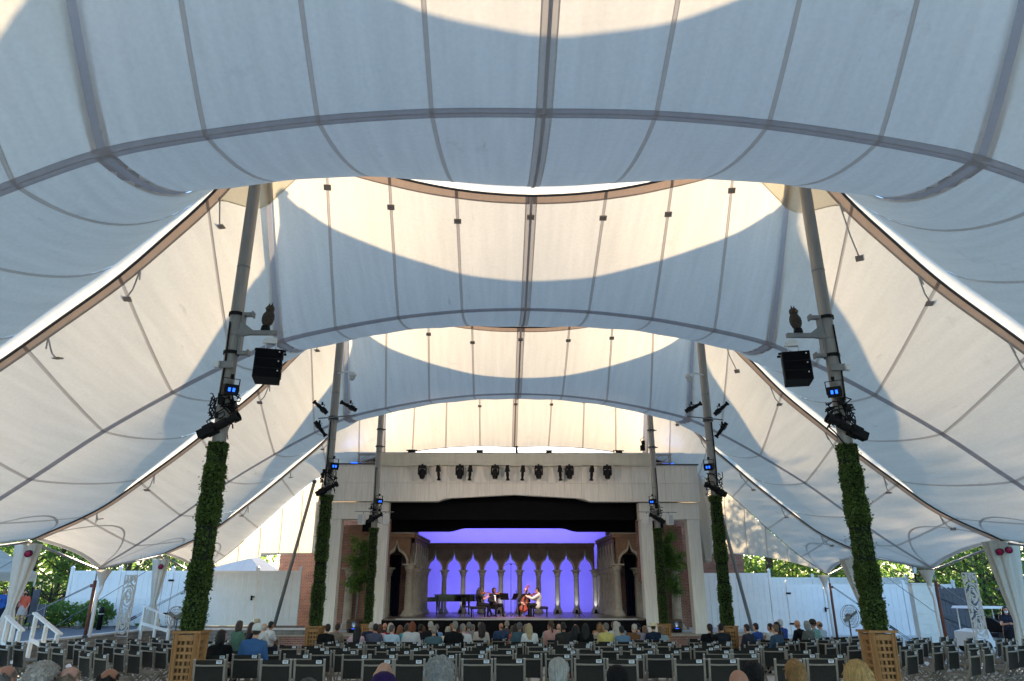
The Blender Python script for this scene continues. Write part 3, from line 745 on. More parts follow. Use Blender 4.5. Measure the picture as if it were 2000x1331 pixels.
for row, y in enumerate((13.97, 23.14, 32.2)):
    z0 = floor_z(y); ztop = (5.42, 5.56, 5.28)[row]; zp = z0 + 1.26
    h = ztop - zp; me = topiary('t', h, (15000, 11000, 8000)[row], rt)
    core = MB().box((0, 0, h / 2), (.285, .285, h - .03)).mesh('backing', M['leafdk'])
    for sg in (-1, 1):
        side = 'left' if sg < 0 else 'right'; nm = ('nearest', 'middle', 'farthest')[row]
        t = thing('topiary_column', nm + ' ' + side + ' column of clipped green foliage wrapped round the mast', 'topiary', (sg * 6.3, y, zp), 0, 'green columns round the masts')
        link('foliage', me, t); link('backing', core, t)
        # lattice planter
        p = thing('lattice_planter', nm + ' ' + side + ' cedar lattice planter box round the foot of the mast', 'planter', (sg * 6.3, y, z0), 0, 'lattice planters round the masts')
        wt, wb, H = .215, .185, 1.24
        def wz(z): return wb + (wt - wb) * z / H
        MB().add([(-wb + .05, -wb + .05, .02), (wb - .05, -wb + .05, .02), (wb - .05, wb - .05, .02), (-wb + .05, wb - .05, .02),
                  (-wt + .05, -wt + .05, H - .06), (wt - .05, -wt + .05, H - .06), (wt - .05, wt - .05, H - .06), (-wt + .05, wt - .05, H - .06)],
                 [(0, 1, 5, 4), (1, 2, 6, 5), (2, 3, 7, 6), (3, 0, 4, 7), (4, 5, 6, 7)]).obj('liner', M['woodd'], p)
        for f in range(4):
            Rz = Matrix.Rotation(f * pi / 2, 4, 'Z')
            for e in (-1, 1):
                mb = MB(); a, b = Rz @ V(e * (wb - .035), -wb, 0), Rz @ V(e * (wt - .035), -wt, H)
                mb.bar(a, b, .075 if f % 2 == 0 else .03, .03 if f % 2 == 0 else .075); mb.obj('corner_post', M['wood'], p)
            for z, hh in ((.06, .12), (H - .08, .10)):
                mb = MB(); mb.box((0, -wz(z) - .004, z), (2 * wz(z) - .15, .03, hh), Rz); mb.obj('rail', M['wood'], p)
            nv, nh = 3, 8
            for i in range(nv):
                q = -1 + 2 * (i + .5) / nv
                a, b = Rz @ V(q * (wb - .08), -wb + .012, .1), Rz @ V(q * (wt - .08), -wt + .012, H - .1)
                MB().bar(a, b, *((.042, .012) if f % 2 == 0 else (.012, .042))).obj('lattice_slat', M['wood'], p)
            for i in range(nh):
                z = .17 + (H - .33) * (i + .5) / nh
                MB().box((0, -wz(z) - .001, z), (2 * wz(z) - .14, .012, .044), Rz).obj('lattice_slat', M['wood'], p)
        for e in (-1, 1):
            MB().box((0, e * (wt - .02), H + .015), (2 * wt + .10, .12, .04)).obj('rim_board', M['wood'], p)
            MB().box((e * (wt - .02), 0, H + .012), (.12, 2 * wt - .16, .036)).obj('rim_board', M['wood'], p)

# ------------------------------------------------------------------ stage lights, speakers
def clampbits(mb, c): mb.box(c, (.05, .07, .06))
def led_par(label, loc, aim, group):
    """LED wash light: square head, yoke, two lit blue cells"""
    t = thing('led_wash_light', label, 'stage light', loc, 0, group)
    q = Vector(aim).to_track_quat('Y', 'Z').to_matrix().to_4x4()
    h = MB(); h.box((0, .02, 0), (.25, .26, .20), q); h.box((0, -.15, 0), (.2, .10, .16), q)
    h.prism([(-.13, -.11), (.13, -.11), (.15, .0), (.13, .11), (-.13, .11), (-.15, 0)], .15, .185, q); o = h.obj('housing', M['black'], t)
    for dx in (-.042, .042):
        MB().box((dx, .19, 0), (.045, .012, .075), q).obj('lens', M['blue_led'], o)
    y = MB(); y.box((-.16, 0, .09), (.015, .05, .26), q).box((.16, 0, .09), (.015, .05, .26), q).box((0, 0, .225), (.335, .05, .015), q); y.box((0, 0, .27), (.06, .06, .09), q)
    y.obj('yoke', M['black'], t); return t
def profile_light(label, loc, aim, group, s=1.0):
    """profile spotlight: long barrel, lamp house behind, yoke and clamp"""
    t = thing('profile_spotlight', label, 'stage light', loc, 0, group)
    q = Vector(aim).to_track_quat('Z', 'Y').to_matrix().to_4x4()
    MB().lathe([(.075 * s, .02 * s), (.078 * s, .24 * s), (.062 * s, .25 * s), (.062 * s, .38 * s), (.095 * s, .39 * s), (.095 * s, .46 * s), (.08 * s, .46 * s), (.07 * s, .40 * s)], 12, q).obj('barrel', M['black'], t, False)
    b = MB(); b.box((0, 0, -.07 * s), (.19 * s, .17 * s, .19 * s), q); b.box((0, 0, -.22 * s), (.15 * s, .14 * s, .14 * s), q)
    for k in range(4): b.box((0, .09 * s, (-.13 + .035 * k) * s), (.15 * s, .02 * s, .012 * s), q)
    b.obj('lamp_house', M['black'], t)
    y = MB(); y.box((-.12 * s, 0, 0), (.015, .04, .10 * s), q).box((.12 * s, 0, 0), (.015, .04, .10 * s), q)
    y.tube([q @ V(-.12 * s, 0, 0), V(-.11 * s, 0, .17 * s), V(.11 * s, 0, .17 * s), q @ V(.12 * s, 0, 0)], .013, 5); y.box((0, 0, .22 * s), (.05, .07, .10))
    y.obj('yoke', M['black'], t); return t
def cable_bundle(label, loc, rnd, n, h, r, group):
    mb = MB()
    for i in range(n):
        a = rnd.uniform(0, 6.28); pts = []
        z = rnd.uniform(-.15, .15)
        for k in range(8):
            a += rnd.uniform(-.6, .9); rr = r + rnd.uniform(0, .16); z -= rnd.uniform(-.05, h / 5)
            pts.append((rr * cos(a), rr * sin(a), z))
        mb.tube(pts, rnd.uniform(.010, .018), 5)
    for i in range(4):
        a = rnd.uniform(0, 6.28); mb.box(((r + .05) * cos(a), (r + .05) * sin(a), rnd.uniform(-h * .7, .1)), (.10, .12, .14))
    o = mb.obj('cable_bundle', M['black']); o.location = loc
    return tag(o, label, 'cables', group)
rl = random.Random(9)
gl = 'blue stage lights strapped to the masts'; gp = 'profile spotlights strapped to the masts'
for row, y in enumerate((13.97, 23.14, 32.2)):
    for sg in (-1, 1):
        side = 'left' if sg < 0 else 'right'; nm = ('nearest', 'middle', 'farthest')[row]
        x = sg * 6.3; zb = (6.45, 6.46, 6.42)[row]
        led_par('black wash light glowing blue on the ' + nm + ' ' + side + ' mast', (x - sg * .17, y - .24, zb), (-sg * .55, -.9, -.25), gl)
        profile_light('big black spotlight hung low on the ' + nm + ' ' + side + ' mast above its greenery', (x + sg * .03, y - .24, zb - .78), (-sg * .85, -.12, .42), gp, 1.15 if row == 0 else 1.0)
        cable_bundle('tangle of black cables round the ' + nm + ' ' + side + ' mast between its lights', (x, y, zb - .2), rl, 22 if row == 0 else 13, .8, .15, 'cable tangles on the masts')
        mb = MB(); mb.tube([(0, -.15, 0), (.02, -.15, -.9), (0, -.15, -2.0 if row else -1.6)], .02, 6); c = mb.obj('mast_cable', M['black']); c.location = (x + sg * .06, y, zb + 1.5)
        tag(c, 'black cable running down the ' + nm + ' ' + side + ' mast to its lights', 'cable', 'cables down the masts')
# nearest masts: bracket, line array, owl decoy, flood light
for sg in (-1, 1):
    side = 'left' if sg < 0 else 'right'; x, y = sg * 6.3, 13.97
    b = thing('speaker_bracket', 'grey steel bracket arm clamped to the nearest ' + side + ' mast holding speakers', 'bracket', (x, y, 7.72))
    MB().box((-sg * .50, -.05, .02), (.84, .09, .09)).obj('arm', M['steel'], b)
    MB().prism([(-.02, -.07), (.30, -.02), (.30, .05), (.05, .24), (-.02, .24)] if sg < 0 else [(.02, .24), (-.05, .24), (-.30, .05), (-.30, -.02), (.02, -.07)], -.09, -.03, Matrix.Translation((-sg * .14, 0, 0))).obj('gusset_plate', M['steel'], b)
    for z in (.44, -.42):
        MB().lathe([(.14, z - .035), (.165, z - .035), (.165, z + .035), (.14, z + .035)], 16, cap=False).obj('band_clamp', M['black'], b)
        c = MB().box((-sg * .25, -.02, z), (.22, .12, .07)).box((-sg * .36, -.02, z), (.03, .16, .12)); c.obj('clamp_jaw', M['steel'], b)
    MB().box((-sg * .16, .0, 0), (.06, .14, .9)).obj('back_plate', M['steel'], b)
    s = thing('line_array_speaker', 'black three box loudspeaker cluster hanging from the nearest ' + side + ' mast', 'loudspeaker', (x - sg * .82, y - .05, 7.42), -sg * radians(14))
    MB().box((0, 0, -.07), (.62, .05, .04)).box((0, .2, -.07), (.62, .05, .04)).obj('rigging_frame', M['black'], s)
    h = MB(); h.box((0, 0, .14), (.2, .1, .13)).box((-.13, 0, .12), (.08, .06, .08)).tube([(-.1, 0, .2), (-.1, 0, -.06)], .014, 6).tube([(.1, 0, .2), (.1, 0, -.06)], .014, 6); h.obj('chain_hoist', M['whitep'], s)
    z = -.10
    for k in range(3):
        Tm = Matrix.Translation((0, -.03 * k * .4, z)) @ Matrix.Rotation(radians(-1.5 - 3.2 * k), 4, 'X'); hh = .212
        o = MB().add([(-.275, -.20, 0), (.275, -.20, 0), (.24, .24, -.02), (-.24, .24, -.02), (-.275, -.20, -hh), (.275, -.20, -hh), (.24, .24, -hh + .02), (-.24, .24, -hh + .02)],
                     [(0, 1, 2, 3), (7, 6, 5, 4), (4, 5, 1, 0), (5, 6, 2, 1), (6, 7, 3, 2), (7, 4, 0, 3)], Tm).obj('cabinet', M['black'], s)
        MB().box((0, -.208, -hh / 2), (.50, .012, hh - .035), Tm).obj('grille', M['blackcloth'], o)
        MB().box((.20, -.216, -.06), (.025, .006, .025), Tm).obj('badge', M['tagw'], o)
        for e in (-1, 1): MB().box((e * .262, -.05, -hh / 2), (.03, .09, .13), Tm).obj('side_handle', M['dsteel'], o)
        z -= hh + .006
    # owl decoy
    w_ = thing('owl_decoy', 'dark plastic owl decoy perched on the ' + side + ' speaker bracket', 'owl decoy', (x - sg * .66, y - .05, 7.79), sg * radians(35))
    tl = Matrix.Rotation(radians(10) * -sg, 4, 'Y')
    MB().lathe([(.09, 0), (.10, .02), (.085, .10), (.07, .11)], 12).obj('base', M['black'], w_)
    MB().lathe([(.06, .09), (.10, .16), (.115, .26), (.10, .36), (.075, .41), (.085, .44), (.09, .50), (.06, .55), (.01, .565)], 12, tl).obj('body', M['owlm'], w_, True)
    for e in (-1, 1):
        MB().lathe([(.026, .53), (.016, .58), (.002, .615)], 6, tl @ Matrix.Translation((e * .05, -.01, 0))).obj('ear_tuft', M['owlm'], w_)
        MB().sph((e * .035, -.082, .475), .018, 8, 6, tl).obj('eye', mat('owl_eye', (.16, .10, .02), .3, var=0), w_)
        MB().sph((e * .10, .0, .27), (.03, .085, .15), 8, 6, tl).obj('wing', M['owlm'], w_, True)
    MB().lathe([(.014, .43), (.004, .455)], 5, tl @ Matrix.Translation((0, -.092, 0))).obj('beak', M['dsteel'], w_)
    f = thing('flood_light', 'small white flood light on the side of the nearest ' + side + ' mast', 'flood light', (x, y - .15, 7.0))
    MB().box((0, -.02, 0), (.30, .07, .14)).obj('housing', M['steel'], f); MB().box((sg * .17, -.06, -.02), (.09, .12, .12)).obj('lamp_head', M['whitep'], f)
    # middle mast: dome camera, three small spots on a cross bar
    x, y = sg * 6.3, 23.14
    d = thing('dome_camera', 'white dome camera on a short arm of the middle ' + side + ' mast', 'camera', (x, y - .1, 9.62))
    MB().tube([(0, 0, 0), (-sg * .3, -.05, .05), (-sg * .56, -.05, .03)], .025, 6).obj('arm', M['whitep'], d)
    MB().lathe([(.05, .06), (.13, .03), (.14, -.06), (.10, -.1)], 12, Matrix.Translation((-sg * .55, -.05, -.03))).obj('hood', M['whitep'], d)
    MB().sph((-sg * .55, -.05, -.16), .1, 10, 6).obj('dome', M['glass'], d, True)
    b = thing('light_bar', 'short steel pipe across the middle ' + side + ' mast carrying spotlights', 'pipe', (x, y - .18, 8.08))
    MB().tube([(-sg * .75, -.03, .06), (sg * .45, -.03, -.05)], .022, 6).obj('pipe', M['steel'], b)
    MB().lathe([(.14, -.06), (.17, -.06), (.17, .06), (.14, .06)], 14, Matrix.Translation((0, .18, 0)), cap=False).obj('mast_clamp', M['dsteel'], b)
    profile_light('small black spotlight on the inner end of the ' + side + ' middle mast pipe', (x - sg * .58, y - .22, 8.42), (sg * .55, -.35, .25), gp, .8)
    profile_light('small black spotlight on the outer side of the ' + side + ' middle mast', (x + sg * .36, y - .22, 8.36), (-sg * .4, -.3, -.28) if False else (sg * .45, -.3, .38), gp, .8)
    profile_light('small black spotlight below the pipe outside the ' + side + ' middle mast', (x + sg * .40, y - .2, 7.74), (sg * .4, -.3, .5) if False else (-sg * .35, .2, -.45), gp, .8)
    # farthest mast: cross bar with two white speakers
    x, y = sg * 6.3, 32.2
    b = thing('speaker_crossbar', 'thin white bar across the farthest ' + side + ' mast holding two white speakers', 'pipe', (x, y - .2, 5.96))
    MB().tube([(-.86, 0, 0), (.86, 0, -.02)], .02, 6).obj('pipe', M['steel'], b); MB().box((0, .08, 0), (.34, .1, .08)).obj('clamp', M['dsteel'], b)
    for e in (-1, 1):
        s = thing('wall_speaker', 'white box speaker hanging on the ' + ('outer' if e == sg else 'inner') + ' end of the ' + side + ' crossbar', 'loudspeaker', (x + e * .52, y - .24, 5.62), e * radians(28))
        MB().prism([(-.13, -.22), (.13, -.22), (.15, 0), (.13, .22), (-.13, .22), (-.15, 0)], -.1, .1).obj('cabinet', M['whitep'], s)
        MB().prism([(-.115, -.2), (.115, -.2), (.13, 0), (.115, .2), (-.115, .2), (-.13, 0)], -.112, -.102).obj('grille', mat('speaker_grille', (.5, .5, .5), .6, var=0), s)
        MB().tube([(0, .05, .2), (0, .1, .36)], .012, 5).obj('hanger', M['dsteel'], s)
    for zz in (8.9, 9.7):
        mb = MB().lathe([(.14, -.03), (.17, -.03), (.17, .03), (.14, .03)], 14, cap=False); mb.box((.2, 0, 0), (.12, .05, .04)); o = mb.obj('mast_clamp', M['dsteel']); o.location = (x, y, zz)
        tag(o, 'dark ' + ('upper' if zz > 9 else 'lower') + ' ring clamp on the farthest ' + side + ' mast above the truss', 'clamp', 'ring clamps on the farthest masts')

# ------------------------------------------------------------------ truss, scrim and hanging lights over the stage
t = thing('lighting_truss', 'grey box truss spanning above the stage header behind a white cloth', 'truss', (0, 33.72, 8.62))
for yy in (-.16, .16):
    for zz in (-.2, .2): MB().tube([(-7.55, yy, zz), (7.5, yy, zz)], .025, 6).obj('chord', M['steel'], t)
k = 0
for i in range(30):
    x0 = -7.5 + i * .5
    if -6.3 < x0 < 5.9 and i % 3: continue
    for yy in (-.16, .16): MB().tube([(x0, yy, -.2), (x0 + .5, yy, .2)], .014, 5).obj('brace', M['steel'], t)
    MB().tube([(x0, -.16, .2), (x0, .16, .2)], .014, 5).obj('brace', M['steel'], t)
for x0 in (-7.5, 7.45):
    for a, b in (((-.16, -.2), (-.16, .2)), ((.16, -.2), (.16, .2)), ((-.16, -.2), (.16, -.2))): MB().tube([(x0, a[0], a[1]), (x0, b[0], b[1])], .025, 5).obj('end_frame', M['steel'], t)
mb = MB(); mb.grid(lambda u, v: V(-6.46 + 13.0 * u, 33.50 + .03 * sin(u * 40) * v + .02 * sin(u * 97 + 2 * v) * v, 8.86 - .60 * v - .02 * sin(u * 13) * v + .012 * sin(u * 60)), 160, 6)
tag(mb.obj('scrim', M['scrim'], None, True), 'long pale cloth banner hung across the truss above the stage header', 'cloth')
def moving_head(label, loc, group):
    t = thing('moving_head_light', label, 'stage light', loc, 0, group)
    MB().box((0, 0, -.05), (.36, .3, .12)).box((0, 0, .04), (.08, .08, .1)).obj('base', M['black'], t)
    for e in (-1, 1): MB().box((e * .17, 0, -.25), (.06, .16, .34)).obj('arm', M['black'], t)
    MB().lathe([(.02, -.62), (.10, -.60), (.135, -.5), (.145, -.34), (.13, -.2), (.09, -.15)], 14).obj('head', M['black'], t, True)
    MB().lathe([(.105, -.607), (.11, -.58)], 14).obj('lens', M['dsteel'], t); return t
moving_head_px = (825, 898, 967, 1052, 1112, 1186); prof_px = (856, 918, 991, 1021, 1094, 1156)
for i, x in enumerate(moving_head_px):
    moving_head('black moving head light hanging before the header, ' + ORD[i + 1] + ' such from the left', (px(x, 915, 33.4).x, 33.4, 8.22), 'moving head lights under the truss')
for i, x in enumerate(prof_px):
    profile_light('slim black spotlight pointing down before the header, ' + ORD[i + 1] + ' slim from the left', (px(x, 925, 33.4).x, 33.4, 7.98), (.06 * (-1) ** i, .25, -1), 'slim spotlights under the truss', .95)
for i, x in enumerate((804, 937, 1072, 1208)):
    t = thing('truss_light', 'small black flood light standing on top of the truss, ' + ORD[i + 1] + ' from the left', 'stage light', (px(x, 885, 33.72).x, 33.72, 8.86), 0, 'flood lights on top of the truss')
    MB().box((0, 0, .10), (.30, .18, .15), Matrix.Rotation(radians(-15), 4, 'X')).obj('housing', M['black'], t); MB().box((-.17, 0, .06), (.02, .05, .14)).box((.17, 0, .06), (.02, .05, .14)).box((0, 0, .01), (.36, .06, .02)).obj('yoke', M['black'], t)
    MB().box((-.2, 0, .16), (.12, .02, .05)).box((.2, 0, .16), (.12, .02, .05)).obj('barn_door', M['black'], t)
t = thing('rear_spotlight', 'grey spotlight standing upright at the middle of the truss', 'stage light', (px(1009, 880, 33.72).x, 33.72, 8.86))
MB().lathe([(.05, 0), (.075, .05), (.075, .2), (.06, .22), (.06, .30), (.08, .32), (.08, .37)], 10).obj('barrel', M['dsteel'], t); MB().box((0, 0, .03), (.22, .05, .05)).obj('yoke', M['dsteel'], t)
t = thing('spotlight_stack', 'black spotlight clamped to the right end of the truss by the mast', 'stage light', (6.1, 33.4, 9.0))
MB().box((0, 0, .1), (.2, .2, .24)).box((.05, 0, .35), (.14, .16, .2)).obj('housing', M['black'], t); MB().tube([(0, 0, .2), (-.1, -.1, .5), (.08, -.1, .62)], .015, 5).obj('cable', M['black'], t)
for x in (-7.45, 7.2):
    o = MB().box((0, 0, .05), (.5, .12, .08)).obj('blue_uplight', M['blue_led']); o.location = (x - (.3 if x < 0 else -.3), 34.4, 8.46)
    tag(o, 'small lit blue batten on top of the header at its ' + ('left' if x < 0 else 'right') + ' end', 'stage light')
    ld = bpy.data.lights.new('blue_uplight_lamp', 'SPOT'); ld.energy = 6; ld.color = (.15, .4, 1); ld.spot_size = radians(120); ld.spot_blend = 1; ld.shadow_soft_size = .1
    lo = bpy.data.objects.new('blue_uplight_lamp', ld); COL.objects.link(lo); lo.location = (x - (.3 if x < 0 else -.3), 34.4, 8.6); lo.rotation_euler = (pi, 0, 0)
# lamps of the front-of-house spots that light the players
for i, (x, col, e) in enumerate(((-2.9, (1, .78, .64), 320), (2.6, (1, .80, .68), 320), (-.2, (1, .62, .85), 120))):
    ld = bpy.data.lights.new('profile_lamp', 'SPOT'); ld.energy = e * 1.6; ld.color = col; ld.spot_size = radians(34); ld.spot_blend = .7; ld.shadow_soft_size = .06
    lo = bpy.data.objects.new('profile_lamp', ld); COL.objects.link(lo); lo.location = (x, 33.0, 7.45); lo.rotation_euler = ((V(-.2, 36.4, 1.6) - lo.location).to_track_quat('-Z', 'Y')).to_euler()

# warm wash added at the middle mast spotlights to brighten the stage header
for sg in (-1, 1):
    for dx, dz in ((-sg * .58, 8.42), (sg * .36, 8.36)):
        ld = bpy.data.lights.new('added_front_lamp', 'SPOT'); ld.energy = 130; ld.color = (1, .80, .62); ld.spot_size = radians(76); ld.spot_blend = 1.0; ld.shadow_soft_size = .12
        lo = bpy.data.objects.new('added_front_lamp', ld); COL.objects.link(lo); lo.location = (sg * 6.3 + dx, 23.5, dz)
        lo.rotation_euler = (V(-sg * 1.5, 34, 5.2) - lo.location).to_track_quat('-Z', 'Y').to_euler()

# ------------------------------------------------------------------ trees in tubs
def potted_tree(label, loc, h, rnd, lean):
    t = thing('potted_tree', label, 'tree', loc)
    tk = [V(0, 0, .45), V(.03, 0, 1.5), V(.05 + lean * .1, .02, 2.6), V(.05 + lean * .2, 0, h - .6)]
    MB().tube(tk, [.05, .045, .035, .012], 8).obj('trunk', M['barkp'], t, True)
    br = MB(); pts = []
    for k in range(26):
        z = rnd.uniform(2.1, h - .35); a = rnd.uniform(0, 6.28)
        q = (z - 2.1) / (h - 2.1); L = (.55 + .35 * sin(q * pi)) * rnd.uniform(.5, 1.1) * (1.05 - .45 * q)
        p0 = V(.05 + lean * .1 * q, 0, z - .15); p1 = p0 + V(L * cos(a), L * .8 * sin(a), rnd.uniform(-.25, .35))
        br.tube([p0, (p0 + p1) / 2 + V(0, 0, .06), p1], [.014, .009, .004], 4)
        for j in range(84):
            f = rnd.uniform(.25, 1.08); c = p0.lerp(p1, f); pts.append(c + V(rnd.gauss(0, .12), rnd.gauss(0, .12), rnd.gauss(-.04, .13)))
    br.obj('branches', M['bark'], t); leaf_cloud(pts, .145, rnd).obj('crown', M['leaf'], t)
    return t
rt = random.Random(21)
for sg, lean in ((-1, -.6), (1, .5)):
    side = 'left' if sg < 0 else 'right'; X = sg * 7.45
    potted_tree('slender leafy young tree in a tub in the ' + side + ' bay of the stage front', (X, 35.4, .82), 4.7, rt, lean)
    b = thing('barrel_tub', 'dark half barrel tub holding the young tree in the ' + side + ' bay', 'tub', (X, 35.3, .82), 0)
    n = 16
    for k in range(n):
        a = 2 * pi * k / n; mb = MB(); Rk = Matrix.Rotation(a, 4, 'Z')
        mb.add([(-.062, -.33, 0), (.062, -.33, 0), (.072, -.385, .3), (-.072, -.385, .3), (.068, -.36, .56), (-.068, -.36, .56),
                (-.05, -.29, 0), (.05, -.29, 0), (.06, -.34, .3), (-.06, -.34, .3), (.056, -.32, .56), (-.056, -.32, .56)],
               [(0, 1, 2, 3), (3, 2, 4, 5), (5, 4, 10, 11), (0, 3, 9, 6), (3, 5, 11, 9), (2, 1, 7, 8), (4, 2, 8, 10)], Rk); mb.obj('stave', M['wicker'], b)
    for z in (.12, .44): MB().lathe([(.37 + (z > .3) * .012, z - .02), (.385 + (z > .3) * .012, z - .02), (.39 + (z > .3) * .012, z + .02), (.37, z + .02)], 20, cap=False).obj('hoop', M['dsteel'], b)
    MB().lathe([(.30, .48), (.01, .5)], 16).obj('soil', M['gravel'], b)
    l = thing('tub_uplight', 'small black lamp with a blue glow at the ' + side + ' tree tub', 'stage light', (X + .02, 34.85, .82))
    MB().box((0, 0, .10), (.34, .18, .16)).obj('housing', M['black'], l); MB().box((0, .0, .185), (.14, .08, .01)).obj('lens', M['blue_led'], l)
    ld = bpy.data.lights.new('tub_lamp', 'SPOT'); ld.energy = 2.5; ld.color = (.2, .5, 1); ld.spot_size = radians(70); ld.spot_blend = .8; ld.shadow_soft_size = .05
    lo = bpy.data.objects.new('tub_lamp', ld); COL.objects.link(lo); lo.location = (X + .02, 34.85, 1.06); lo.rotation_euler = (pi - .5, 0, 0)
# ------------------------------------------------------------------ side masts, drapes, guy ropes
def drape(label, x, y, ztop, zbot, wt, tie, wb, lean=0.0, ry=0.0, tiez=.38):
    t = thing('tied_curtain', label, 'curtain', (x, y, zbot), ry, 'canvas curtains tied at the tent sides')
    H = ztop - zbot
    def wid(v):
        if v < tiez: q = v / tiez; return wb * (1 - q) ** .8 + tie * (1 - (1 - q) ** .8)
        q = (v - tiez) / (1 - tiez); return tie + (wt - tie) * q ** .75
    def fn(u, v):
        a = u * 2 * pi; w = wid(v); f = 1 + .22 * sin(7 * a + 1.3) * (.4 + .6 * min(1, w / wt)) + .08 * sin(13 * a + 4 * v)
        return V(lean * v + w * .5 * cos(a) * f, w * .24 * sin(a) * f - .01, H * v)
    MB().grid(fn, 64, 22).obj('hanging_cloth', M['canvas'], t, True)
    MB().lathe([(tie * .52, -.03), (tie * .55, 0), (tie * .52, .03)], 14, Matrix.Translation((lean * tiez, 0, H * tiez)) @ Matrix.Diagonal((1, .55, 1, 1)), cap=False).obj('tie_band', M['canvas'], t, True)
    return t
def side_post(label, x, y, ztop, zbot):
    sg = 1 if x > 0 else -1
    t = thing('side_post', label, 'post', (x, y, zbot), 0, 'brown posts at the tent eaves')
    MB().tube([(0, 0, 0), (0, 0, ztop - zbot - .42)], .06, 10).obj('post', M['rust'], t, True)
    MB().tube([(0, 0, ztop - zbot - .42), (0, 0, ztop - zbot)], .03, 8).obj('head_pin', M['steel'], t)
    MB().tube([(-sg * .17, -.02, 0), (-sg * .17, -.02, ztop - zbot - 1.0), (-sg * .22, -.02, ztop - zbot - .85), (-sg * .30, -.04, ztop - zbot - .6)], .062, 10).obj('drain_pipe', M['whitep'], t, True)
    MB().lathe([(.07, 0), (.10, .2), (.22, .48), (.30, .62)], 12, Matrix.Translation((-sg * .26, -.02, ztop - zbot - .66)), cap=False).obj('cloth_funnel', M['canvas'], t, True)
    MB().box((0, 0, .03), (.3, .3, .06)).obj('base_plate', M['dsteel'], t)
    MB().box((sg * .09, 0, ztop - zbot - .6), (.12, .03, .12)).obj('cable_lug', M['rust'], t)
    return t
def guy(label, a, b):
    a, b = Vector(a), Vector(b); t = thing('guy_cable', label, 'cable', tuple(a), 0, 'guy cables staying the side posts')
    d = b - a; MB().tube([(0, 0, 0), d], .014, 5).obj('wire', M['cable'], t)
    MB().tube([d * .74, d * .84], .032, 6).obj('turnbuckle', M['dsteel'], t); MB().box(tuple(d), (.1, .1, .06)).obj('ground_anchor', M['dsteel'], t)
for sg in (-1, 1):
    side = 'left' if sg < 0 else 'right'; gz = 1.06 if sg < 0 else .46
    for y, nm in ((27.67, 'nearer'), (36.7, 'farther')):
        X = sg * 15.66
        side_post('reddish brown post and white drain pipe at the ' + nm + ' ' + side + ' low eave point', X, y, 3.42, gz if y < 33 or sg < 0 else .46)
        guy('steel guy cable from the ' + nm + ' ' + side + ' post running outward', (X + sg * .15, y, 2.85), (X + sg * 3.1, y - .9, gz))
        guy('second guy cable from the ' + nm + ' ' + side + ' post, toward the camera', (X + sg * .15, y, 2.8), (X + sg * 2.2, y - 2.6, gz))
    for y, nm in ((23.14, 'nearer'), (32.2, 'farther')):
        X = sg * 15.45
        t = thing('side_post', 'brown post inside the tied curtain at the ' + nm + ' ' + side + ' high eave point', 'post', (X + sg * .1, y + .12, gz), 0, 'brown posts at the tent eaves')
        MB().tube([(0, 0, 0), (0, 0, 4.05 - gz)], .06, 8).obj('post', M['rust'], t, True); MB().sph((0, 0, 4.05 - gz), .1, 8, 6).obj('head_fitting', M['steel'], t)
        guy('guy cable from the ' + nm + ' ' + side + ' curtain post running outward', (X + sg * .2, y + .1, 3.7), (X + sg * 4.0, y - .5, gz))
drape('nearer left cream curtain tied low, wide at its foot', -15.68, 23.1, 4.02, 1.06, .72, .22, .62, .26)
drape('farther left cream curtain tied in the middle, with a brown edge', -15.5, 32.15, 3.95, 1.06, .62, .2, .78, .10)
drape('nearer right cream curtain gathered at the tent edge by the lamp post', 15.38, 23.1, 4.12, .45, .95, .34, .6, -.06)
drape('white curtain hanging half behind the nearest right green column', 15.0, 32.0, 3.95, .46, 1.25, .22, .7, -.05)
# magenta par lights at the drape heads
for x, y, z, sg, lab in ((-15.25, 22.85, 3.72, -1, 'par light with magenta lens on the nearer left curtain'), (-15.28, 31.9, 3.62, -1, 'par light with magenta lens on the farther left curtain'),
                         (15.05, 22.85, 3.80, 1, 'left one of two magenta par lights on the right curtain'), (15.30, 22.8, 3.85, 1, 'right one of two magenta par lights on the right curtain')):
    t = thing('par_light', lab, 'stage light', (x, y, z), 0, 'magenta par lights at the eaves')
    q = Vector((-sg * .35 * (1 if x != 15.05 else 2.5), -1, -.15)).to_track_quat('Z', 'Y').to_matrix().to_4x4()
    MB().lathe([(.06, -.18), (.10, -.12), (.105, .06), (.095, .06), (.09, .02)], 12, q).obj('can', M['black'], t); MB().lathe([(.094, .045), (.05, .065), (.005, .07)], 12, q).obj('lens', M['red_lens'], t)
    MB().tube([(0, 0, 0), (sg * .08, .08, .02), (sg * .16, .14, .1)], .02, 5).obj('bracket', M['dsteel'], t)
# exit sign, right
t = thing('exit_sign', 'small green exit sign hanging by the white curtain at the right', 'sign', (15.55, 31.9, 3.62), radians(-20))
MB().box((0, 0, 0), (.34, .06, .22)).obj('case', M['exit'], t); MB().box((0, 0, .2), (.02, .02, .2)).obj('hanger', M['dsteel'], t)
cu = bpy.data.curves.new('exit_text', 'FONT'); cu.body = 'EXIT'; cu.size = .14; cu.extrude = .002; cu.align_x = 'CENTER'; cu.align_y = 'CENTER'
to = bpy.data.objects.new('tmp', cu); COL.objects.link(to); dg = bpy.context.evaluated_depsgraph_get(); me = bpy.data.meshes.new_from_object(to.evaluated_get(dg)); bpy.data.objects.remove(to)
me.materials.clear(); me.materials.append(M['tagw']); link('lettering', me, t, (0, -.034, 0), (pi / 2, 0, 0))

